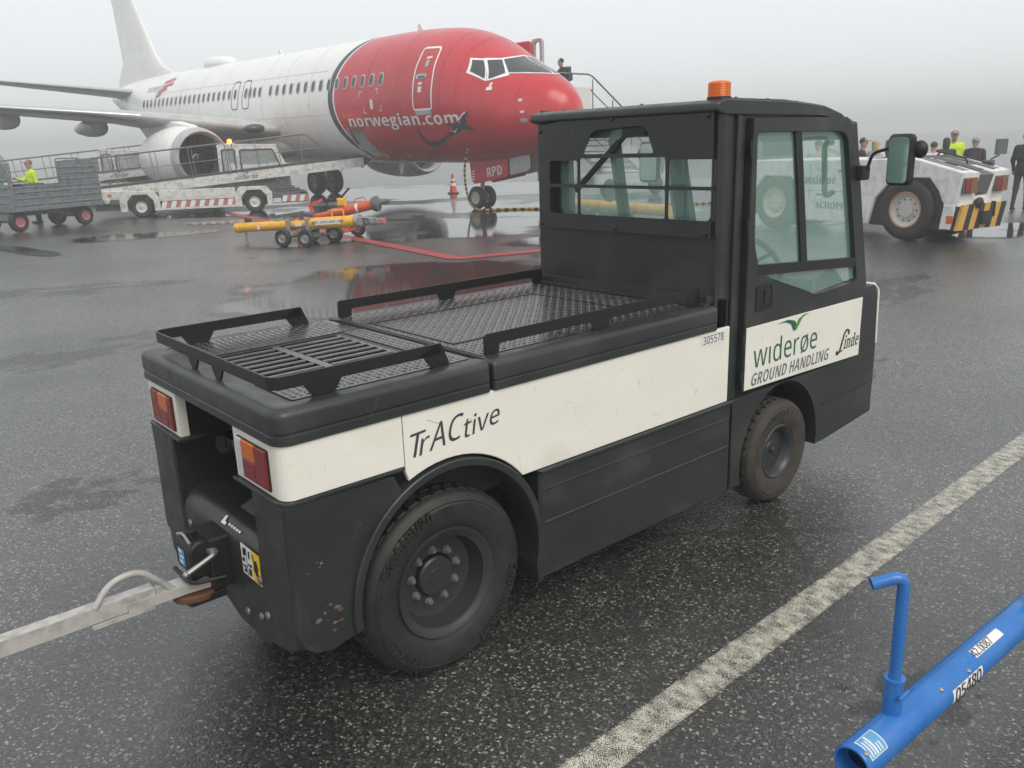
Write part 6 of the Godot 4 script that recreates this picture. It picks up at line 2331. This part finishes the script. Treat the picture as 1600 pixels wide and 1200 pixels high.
	b = MB.new().at(Transform3D(FRONT, Vector3(0.90, 0.68, -0.52)))
	b.lathe([Vector2(0, 0.05), Vector2(0.06, 0.045), Vector2(0.09, 0.02), Vector2(0.09, -0.02), Vector2(0.05, -0.08)], 16)
	done(b, "work_lamp", M.black_part, t)
	# wheels with weathered rims
	for x in [-0.12, -3.18]:
		for q in [[0.03, 0.0], [zf - 0.03, PI]]:
			var wh := Node3D.new()
			wh.name = "wheel"
			t.add_child(wh, true)
			wh.position = Vector3(x, 0.545, q[0])
			wh.rotation.y = q[1]
			b = MB.new()
			b.lathe([Vector2(0.31, -0.04), Vector2(0.33, 0.0), Vector2(0.42, 0.02), Vector2(0.50, 0.0), Vector2(0.535, -0.04), Vector2(0.545, -0.09), Vector2(0.545, -0.30), Vector2(0.5, -0.36), Vector2(0.3, -0.36)], 48)
			done(b, "tyre", M.rubber, wh)
			b = MB.new()
			b.lathe([Vector2(0.285, -0.02), Vector2(0.30, 0.006), Vector2(0.318, 0.006), Vector2(0.33, -0.03)], 40)
			done(b, "rim_edge", M.tug_rust, wh)
			b = MB.new()
			b.lathe([Vector2(0, -0.03), Vector2(0.13, -0.035), Vector2(0.15, -0.06), Vector2(0.22, -0.07), Vector2(0.26, -0.03), Vector2(0.29, -0.012)], 40)
			var rim := done(b, "rim", M.tug_rim, wh)
			b = MB.new()
			b.lathe([Vector2(0, 0.02), Vector2(0.014, 0.018), Vector2(0.018, 0.0)], 6)
			var nut := b.mesh()
			for k in 10:
				inst(nut, "wheel_nut", M.bolt_steel, rim, Transform3D(Basis(), Vector3(cos(TAU * k / 10) * 0.19, sin(TAU * k / 10) * 0.19, -0.066)))
	b = MB.new()
	b.prism(v2([-0.90, 0.24, -0.78, 0.72, -0.42, 1.10, 0.28, 1.10, 0.55, 0.80, 0.66, 0.62, 0.55, 0.24]), -0.075, -0.060)
	done(b, "wheel_well", M.black_part, t)
	b = MB.new()
	b.prism(v2([-3.95, 0.30, -3.85, 0.72, -3.50, 1.08, -2.80, 1.08, -2.45, 0.72, -2.35, 0.24]), -0.075, -0.060)
	done(b, "wheel_well", M.black_part, t)
	# mirror on the far shoulder
	b = MB.new()
	b.tube(bent([Vector3(0.55, 1.25, -1.22), Vector3(0.55, 1.36, -1.25), Vector3(0.62, 1.44, -1.39)], 0.04), 0.016, 8)
	b.box(Vector3(0.62, 1.58, -1.43), Vector3(0.07, 0.26, 0.32), 0.03)
	b.box(Vector3(0.55, 1.28, -1.21), Vector3(0.2, 0.16, 0.1), 0.02)
	done(b, "mirror", M.tug_grey, t)
	# marks on the side
	b = MB.new().at(Transform3D(Basis(), Vector3(-2.42, 1.03, 0.004)))
	b.text("wıderøe", 0.15, 0.002, 400)
	done(b, "operator_lettering", M.letter_grey, t)
	b = MB.new().at(Transform3D(Basis(), Vector3(-2.0, 1.20, 0.002)))
	b.prism(v2([-0.14, 0.03, 0.0, 0.0, 0.03, -0.06, 0.06, 0.0, 0.18, 0.04, 0.04, 0.02, 0.02, 0.02]), 0.0, 0.002)
	done(b, "gull_emblem", M.letter_grey, t)
	b = MB.new().at(Transform3D(Basis(), Vector3(-2.12, 0.55, 0.004)))
	b.text("SCHOPF", 0.12, 0.002, 700, 0.0, HORIZONTAL_ALIGNMENT_LEFT, true)
	done(b, "maker_lettering", M.letter_grey, t)
	b = MB.new()
	b.box(Vector3(-1.75, 0.82, 0.002), Vector3(1.2, 0.008, 0.004))
	b.box(Vector3(-2.30, 1.0, 0.002), Vector3(0.008, 0.7, 0.004))
	b.box(Vector3(-1.15, 0.85, 0.002), Vector3(0.008, 1.0, 0.004))
	for q in [[-1.55, 1.2], [-2.05, 0.75]]:
		b.box(Vector3(q[0], q[1], 0.002), Vector3(0.16, 0.035, 0.006), 0.002)
	done(b, "panel_joint", M.tug_grey, t)
	b = MB.new().at(Transform3D(REAR, Vector3(-4.7, 0, 0)))
	b.plate(rrect(zf + 0.1, 1.38, -0.1, 2.0, 0.1), [rrect(zf + 0.2, 1.45, -0.2, 1.92, 0.08)], -0.9, 0.0)
	done(b, "cab", M.tug_grey, t)


# ---- people: a smooth field round a skeleton, meshed as surface nets
var body_cache := {}


func body_field(bones: Array, cell: float) -> Dictionary:
	var lo := Vector3.ONE * 1e9
	var hi := Vector3.ONE * -1e9
	for q in bones:
		for e in 2:
			var p: Vector3 = q[e]
			var r: float = q[2 + e]
			lo = lo.min(p - Vector3.ONE * (r + 0.05))
			hi = hi.max(p + Vector3.ONE * (r + 0.05))
	var n := Vector3i(((hi - lo) / cell).ceil()) + Vector3i(2, 2, 2)
	var f := PackedFloat32Array()
	f.resize(n.x * n.y * n.z)
	f.fill(1.0)
	var who := PackedInt32Array()
	who.resize(f.size())
	var near := PackedFloat32Array()
	near.resize(f.size())
	near.fill(9.0)
	for bi in bones.size():
		var q: Array = bones[bi]
		var a: Vector3 = q[0]
		var b: Vector3 = q[1]
		var k: float = q[5] if q.size() > 5 else 0.04
		var flatn: Vector3 = q[6] if q.size() > 6 else Vector3.ONE
		var m: float = maxf(q[2], q[3]) * 1.0 + 0.09
		var i0 := Vector3i(((a.min(b) - Vector3.ONE * m - lo) / cell).floor()).clamp(Vector3i.ZERO, n - Vector3i.ONE)
		var i1 := Vector3i(((a.max(b) + Vector3.ONE * m - lo) / cell).ceil()).clamp(Vector3i.ZERO, n - Vector3i.ONE)
		var ab := b - a
		var l2 := maxf(ab.length_squared(), 1e-8)
		for z in range(i0.z, i1.z + 1):
			for y in range(i0.y, i1.y + 1):
				for x in range(i0.x, i1.x + 1):
					var p := lo + Vector3(x, y, z) * cell
					var t := clampf((p - a).dot(ab) / l2, 0.0, 1.0)
					var off := (p - (a + ab * t)) * flatn
					var d: float = off.length() - lerpf(q[2], q[3], t)
					var i := x + n.x * (y + n.y * z)
					if d < near[i]:
						near[i] = d
						who[i] = q[4]
					var h := maxf(k - absf(d - f[i]), 0.0) / k
					f[i] = minf(d, f[i]) - h * h * k * 0.25
	var vid := {}
	var vs := PackedVector3Array()
	var cs := PackedInt32Array()
	var sx := 1
	var sy := n.x
	var sz := n.x * n.y
	for z in n.z - 1:
		for y in n.y - 1:
			for x in n.x - 1:
				var i := x + sy * y + sz * z
				var neg := 0
				for c in 8:
					if f[i + (c & 1) * sx + ((c >> 1) & 1) * sy + ((c >> 2) & 1) * sz] < 0.0:
						neg += 1
				if neg == 0 or neg == 8:
					continue
				var sum := Vector3.ZERO
				var cnt := 0
				for c in 8:
					for ax in 3:
						if c & (1 << ax):
							continue
						var c2 := c | (1 << ax)
						var fa := f[i + (c & 1) * sx + ((c >> 1) & 1) * sy + ((c >> 2) & 1) * sz]
						var fb := f[i + (c2 & 1) * sx + ((c2 >> 1) & 1) * sy + ((c2 >> 2) & 1) * sz]
						if (fa < 0.0) != (fb < 0.0):
							var t := fa / (fa - fb)
							sum += Vector3(c & 1, (c >> 1) & 1, (c >> 2) & 1).lerp(Vector3(c2 & 1, (c2 >> 1) & 1, (c2 >> 2) & 1), t)
							cnt += 1
				vid[i] = vs.size()
				vs.append(lo + (Vector3(x, y, z) + sum / cnt) * cell)
				cs.append(who[i])
	var ix := PackedInt32Array()
	var st := [sx, sy, sz]
	for i: int in vid:
		for ax in 3:
			var u: int = st[(ax + 1) % 3]
			var v: int = st[(ax + 2) % 3]
			var j: int = i + st[ax]
			if (f[i] < 0.0) == (f[j] < 0.0):
				continue
			if not (vid.has(i - u) and vid.has(i - v) and vid.has(i - u - v)):
				continue
			var a: int = vid[i]
			var b: int = vid[i - u]
			var c: int = vid[i - u - v]
			var d: int = vid[i - v]
			if f[i] < 0.0:
				ix.append_array([a, c, b, a, d, c])
			else:
				ix.append_array([a, b, c, a, c, d])
	return {"v": vs, "c": cs, "i": ix}


# regions: 0 skin, 1 top, 2 trousers, 3 shoes, 4 hair or cap, 5 second colour on the top
func skeleton(pose: String) -> Array:
	var b := []
	var hip := 0.92
	var lean := 0.0
	for s in [-1.0, 1.0]:
		var foot := Vector3(0.0 + (0.10 * s if pose == "walk" else 0.0), 0.06, 0.10 * s)
		b.append([Vector3(0, hip, 0.085 * s), Vector3(0.03 + foot.x * 0.6, 0.50, 0.095 * s), 0.088, 0.060, 2])
		b.append([Vector3(0.03 + foot.x * 0.6, 0.50, 0.095 * s), foot + Vector3(0, 0.04, 0), 0.058, 0.042, 2])
		b.append([foot + Vector3(-0.03, -0.015, 0), foot + Vector3(0.15, -0.025, 0.01 * s), 0.042, 0.034, 3, 0.02])
	b.append([Vector3(0, hip, -0.05), Vector3(0, hip, 0.05), 0.115, 0.115, 2])
	b.append([Vector3(0, hip + 0.10, -0.03), Vector3(0, hip + 0.10, 0.03), 0.125, 0.125, 1])
	b.append([Vector3(0, hip + 0.28, -0.05), Vector3(0, hip + 0.28, 0.05), 0.125, 0.125, 1, 0.06])
	b.append([Vector3(0, hip + 0.42, -0.10), Vector3(0, hip + 0.42, 0.10), 0.105, 0.105, 1, 0.06])
	b.append([Vector3(-0.01, hip + 0.50, -0.14), Vector3(-0.01, hip + 0.50, 0.14), 0.062, 0.062, 1, 0.05])
	b.append([Vector3(-0.01, hip + 0.50, 0), Vector3(0.01, hip + 0.64, 0), 0.058, 0.052, 0, 0.03])
	for s in [-1.0, 1.0]:
		var sh := Vector3(-0.01, hip + 0.49, 0.185 * s)
		var el := Vector3(-0.03, hip + 0.22, 0.235 * s)
		var wr := Vector3(0.05, hip - 0.02, 0.225 * s)
		if pose == "reach" and s > 0:
			el = Vector3(0.14, hip + 0.27, 0.24)
			wr = Vector3(0.36, hip + 0.34, 0.14)
		if pose == "bag":
			el = Vector3(-0.05, hip + 0.22, 0.235 * s)
			wr = Vector3(0.14, hip + 0.16, 0.16 * s)
		b.append([sh, el, 0.060, 0.047, 1])
		b.append([el, wr, 0.046, 0.034, 1])
		var d := (wr - el).normalized()
		b.append([wr, wr + d * 0.07, 0.030, 0.036, 0, 0.02])
		var q := wr + d * 0.07
		var side := d.cross(Vector3(0, 0, 1)).normalized()
		for k in 4:
			var o := side * (-0.026 + 0.017 * k)
			b.append([q + o, q + o + d * (0.075 - 0.008 * absf(k - 1.4)), 0.0095, 0.008, 0, 0.006])
		b.append([wr + d * 0.02 + side * 0.03, wr + d * 0.075 + side * 0.055, 0.011, 0.009, 0, 0.01])
	var hc := Vector3(0.025, hip + 0.73, 0)
	b.append([hc + Vector3(0, -0.05, 0), hc + Vector3(0.0, 0.03, 0), 0.074, 0.084, 0, 0.03])
	b.append([hc + Vector3(0.02, -0.09, 0), hc + Vector3(0.045, -0.085, 0), 0.045, 0.035, 0, 0.03])
	b.append([hc + Vector3(0.085, -0.005, 0), hc + Vector3(0.103, -0.035, 0), 0.010, 0.014, 0, 0.015])
	for s in [-1.0, 1.0]:
		b.append([hc + Vector3(-0.005, 0.0, 0.082 * s), hc + Vector3(-0.008, -0.03, 0.080 * s), 0.014, 0.010, 0, 0.01])
	return b


func person(label: String, pose: String, at: Vector3, facing: float, height: float, cols: Array, hair := "short", group := "", extra := "") -> Node3D:
	var t := thing("person", label, "person", at, facing, group)
	if not body_cache.has(pose):
		body_cache[pose] = body_field(skeleton(pose), 0.02)
	var f: Dictionary = body_cache[pose]
	var st := SurfaceTool.new()
	st.begin(Mesh.PRIMITIVE_TRIANGLES)
	st.set_smooth_group(1)
	var k := height / 1.76
	var n: int = f.v.size()
	for i in n:
		var v: Vector3 = f.v[i]
		var c: Color = cols[f.c[i]]
		if extra == "vest" and f.c[i] == 1 and v.y > 1.02 and absf(v.z) < 0.30:
			c = cols[5]
		st.set_color(c)
		st.add_vertex(v * k)
	for i: int in f.i:
		st.add_index(i)
	st.generate_normals()
	var o := MeshInstance3D.new()
	o.mesh = st.commit()
	put(o, "body", M.person, t)
	var hm := mat("hair_%d" % M.size(), (cols[4] as Color).linear_to_srgb(), 0.8)
	var b := MB.new()
	var hc := Vector3(0.025, 1.65, 0) * k
	b.smooth(3)
	b.ball(hc + Vector3(-0.014, 0.032, 0) * k, Vector3(0.094, 0.086, 0.089) * k, 10)
	if hair == "long":
		b.ball(hc + Vector3(-0.05, -0.06, 0) * k, Vector3(0.065, 0.16, 0.085) * k, 10)
	elif hair == "cap":
		b.box(hc + Vector3(0.11, 0.035, 0) * k, Vector3(0.12, 0.014, 0.13) * k, 0.006)
	done(b, "hair" if hair != "cap" else "cap", hm, t)
	b = MB.new()
	for s in [-1.0, 1.0]:
		b.ball(hc + Vector3(0.079, 0.005, 0.031 * s) * k, Vector3(0.008, 0.008, 0.012) * k, 5)
	b.box(hc + Vector3(0.083, -0.068, 0) * k, Vector3(0.006, 0.007, 0.04) * k)
	done(b, "face", M.black_part, t)
	if pose == "bag":
		b = MB.new()
		b.box(Vector3(-0.21, 1.28, 0) * k, Vector3(0.17, 0.44, 0.30) * k, 0.05)
		b.box(Vector3(-0.31, 1.20, 0) * k, Vector3(0.06, 0.22, 0.22) * k, 0.025)
		for s in [-1.0, 1.0]:
			b.tube(bent([Vector3(-0.14, 1.45, 0.10 * s) * k, Vector3(0.0, 1.50, 0.11 * s) * k, Vector3(0.13, 1.36, 0.11 * s) * k, Vector3(0.02, 1.10, 0.13 * s) * k], 0.05), 0.018, 6)
		done(b, "backpack", M.plane_navy if extra != "pale" else M.plane_grey, t)
	return t


func people() -> void:
	var skin := Color(0.42, 0.24, 0.16)
	var dark := Color(0.022, 0.023, 0.027)
	var jean := Color(0.035, 0.045, 0.075)
	var shoe := Color(0.02, 0.02, 0.02)
	var lime := Color(0.55, 0.75, 0.03)
	var g := "passengers walking out beyond the white tug"
	# queue beyond the tug, backs to the camera
	person("passenger in a dark cap and dark jacket beyond the white tug", "stand", Vector3(8.85, 0, -21.45), 2.1, 1.76, [skin, dark, jean, shoe, Color(0.015, 0.015, 0.017)], "cap", g)
	person("fair-haired passenger in a white top walking beside the one in a dark cap", "bag", Vector3(9.15, 0, -21.4), 0.5, 1.70, [skin, Color(0.55, 0.55, 0.54), dark, shoe, Color(0.42, 0.29, 0.15)], "long", g, "pale")
	person("brown-haired passenger in a dark coat with a backpack, next to the fair-haired one", "bag", Vector3(9.55, 0, -21.55), 0.6, 1.70, [skin, Color(0.03, 0.034, 0.045), dark, shoe, Color(0.07, 0.05, 0.035)], "long", g)
	person("passenger in a black coat seen through the tractor's side window", "stand", Vector3(6.75, 0, -21.3), 0.4, 1.74, [skin, dark, dark, shoe, Color(0.05, 0.04, 0.03)], "short", g)
	person("passenger in a pale jumper seen through the tractor's side window", "stand", Vector3(7.45, 0, -20.6), 0.3, 1.76, [skin, Color(0.38, 0.39, 0.40), jean, shoe, Color(0.10, 0.08, 0.06)], "short", g)
	person("passenger with brown hair and a white jacket, back turned, beyond the tug", "stand", Vector3(10.35, 0, -20.9), 0.5, 1.62, [skin, Color(0.60, 0.60, 0.61), dark, shoe, Color(0.06, 0.045, 0.04)], "short", g)
	person("passenger in a navy jacket between the white jacket and the grey-haired man", "stand", Vector3(10.85, 0, -21.3), 0.5, 1.70, [skin, Color(0.035, 0.04, 0.06), dark, shoe, Color(0.03, 0.028, 0.026)], "long", g)
	person("person in a lime high-visibility jacket and cap, facing the passengers", "stand", Vector3(11.6, 0, -22.4), 3.5, 1.86, [skin, lime, dark, shoe, Color(0.05, 0.05, 0.055)], "cap", "", "vest2")
	person("grey-haired passenger in a black coat with a backpack, back turned, beyond the tug", "bag", Vector3(11.35, 0, -20.9), 0.5, 1.70, [skin, dark, dark, shoe, Color(0.30, 0.29, 0.28)], "short", g)
	person("passenger in dark clothes walking apart, past the tug's mirror", "walk", Vector3(12.1, 0, -20.1), 0.9, 1.78, [skin, dark, dark, shoe, Color(0.03, 0.03, 0.03)], "short", "")
	# ramp worker behind the cart
	person("ramp worker in a lime jacket with dark shoulders, behind the baggage cart", "reach", Vector3(-14.5, 0, -26.6), 3.9, 1.92, [skin, lime, dark, shoe, Color(0.16, 0.13, 0.09), lime], "cap", "")
	# boarding, on the stair platform
	var hd := 2.395
	var fw := Vector3(sin(hd), 0, -cos(hd))
	var rt := Vector3(cos(hd), 0, sin(hd))
	var nose := Vector3(2.0, 0, -23.7)
	person("man in a dark suit standing at the top of the passenger stairs", "bag", nose - fw * 3.15 + rt * -2.75 + Vector3(0, 2.69, 0), 4.6, 1.72, [skin, dark, dark, shoe, Color(0.03, 0.025, 0.02)], "short", "")
	person("red-haired passenger beside the man in the suit on the stairs", "stand", nose - fw * 3.55 + rt * -2.45 + Vector3(0, 2.69, 0), 1.2, 1.42, [skin, Color(0.40, 0.38, 0.37), jean, shoe, Color(0.25, 0.09, 0.05)], "long", "")


func cone(at: Vector3, h: float, label: String) -> void:
	var t := thing("traffic_cone", label, "traffic cone", at)
	var up := Transform3D(Basis(Vector3(1, 0, 0), -PI / 2), Vector3.ZERO)
	var b := MB.new()
	b.box(Vector3(0, 0.025, 0), Vector3(0.42, 0.05, 0.42) * h / 0.75, 0.012)
	done(b, "base", M.black_part, t)
	b = MB.new().at(up)
	var r := 0.15 * h / 0.75
	b.lathe([Vector2(r, 0.05), Vector2(r * 0.25, h), Vector2(0, h)], 24)
	done(b, "body", M.cone_red, t)
	for q in [[0.35, 0.5], [0.62, 0.74]]:
		b = MB.new().at(up)
		b.lathe([Vector2(lerpf(r, r * 0.25, q[0]) + 0.006, 0.05 + (h - 0.05) * q[0]), Vector2(lerpf(r, r * 0.25, q[1]) + 0.006, 0.05 + (h - 0.05) * q[1])], 24)
		done(b, "band", M.white_print, t)


func small_things() -> void:
	cone(Vector3(-2.15, 0, -35.5), 0.80, "red and white traffic cone on the wet apron behind the nose wheel")
	cone(Vector3(13.2, 0, -24.2), 1.25, "traffic cone beyond the tug, right of the waiting passengers")
	# striped ground-power cable: down from the nose and away along the ground
	var hd := 2.395
	var t := thing("power_cable", "yellow-and-black striped cable hanging from the airliner's nose to the ground", "cable", Vector3.ZERO)
	var fw := Vector3(sin(hd), 0, -cos(hd))
	var rt := Vector3(cos(hd), 0, sin(hd))
	var nose := Vector3(2.0, 0, -23.7)
	var key := []
	for q in [[3.0, 2.02, 0.95], [3.15, 1.85, 1.22], [3.3, 1.3, 1.28], [3.35, 0.7, 1.22], [3.3, 0.2, 1.10], [3.1, 0.045, 1.0]]:
		key.append(nose - fw * q[0] + rt * q[2] + Vector3(0, q[1], 0))
	for q in [[0.2, -25.6], [1.2, -25.2], [2.5, -25.3], [4.5, -25.0], [7.0, -25.6]]:
		key.append(Vector3(q[0], 0.034, q[1]))
	var path := bent(key, 0.8, 8)
	var even := [path[0]]
	for i in range(1, path.size()):
		var a: Vector3 = path[i - 1]
		var c: Vector3 = path[i]
		var n := maxi(1, int(a.distance_to(c) / 0.1))
		for k in n:
			even.append(a.lerp(c, (k + 1.0) / n))
	var by := [MB.new(), MB.new()]
	for i in even.size() - 1:
		by[i % 2].tube([even[i], even[i + 1]], 0.032, 8, false)
	done(by[0], "cable_sleeve", M.hazard_yellow, t)
	done(by[1], "cable_band", M.black_part, t)
	# dim boxes far behind the loaders
	for q in [[-20.5, -44.0, 1.6], [-18.6, -44.6, 1.7], [-15.6, -42.5, 1.2], [-24.5, -41.0, 1.9]]:
		var k := thing("cargo_container", "grey cargo container standing far behind the belt loaders", "container", Vector3(q[0], 0, q[1]), 1.3, "grey containers in the fog")
		var b := MB.new()
		b.prism(v2([-0.9, 0.15, 0.9, 0.15, 0.9, 1.5 * q[2] / 1.6, 0.55, 1.9 * q[2] / 1.6, -0.9, 1.9 * q[2] / 1.6]), -0.75, 0.75, 0.03)
		done(b, "shell", M.cart_grey, k)
		b = MB.new()
		b.box(Vector3(0, 0.075, 0), Vector3(1.8, 0.15, 1.5), 0.02)
		done(b, "base", M.tug_grey, k)
		b = MB.new()
		b.box(Vector3(-0.1, 0.95, 0.76), Vector3(1.3, 1.2, 0.03), 0.01)
		done(b, "door", M.cart_grey, k)
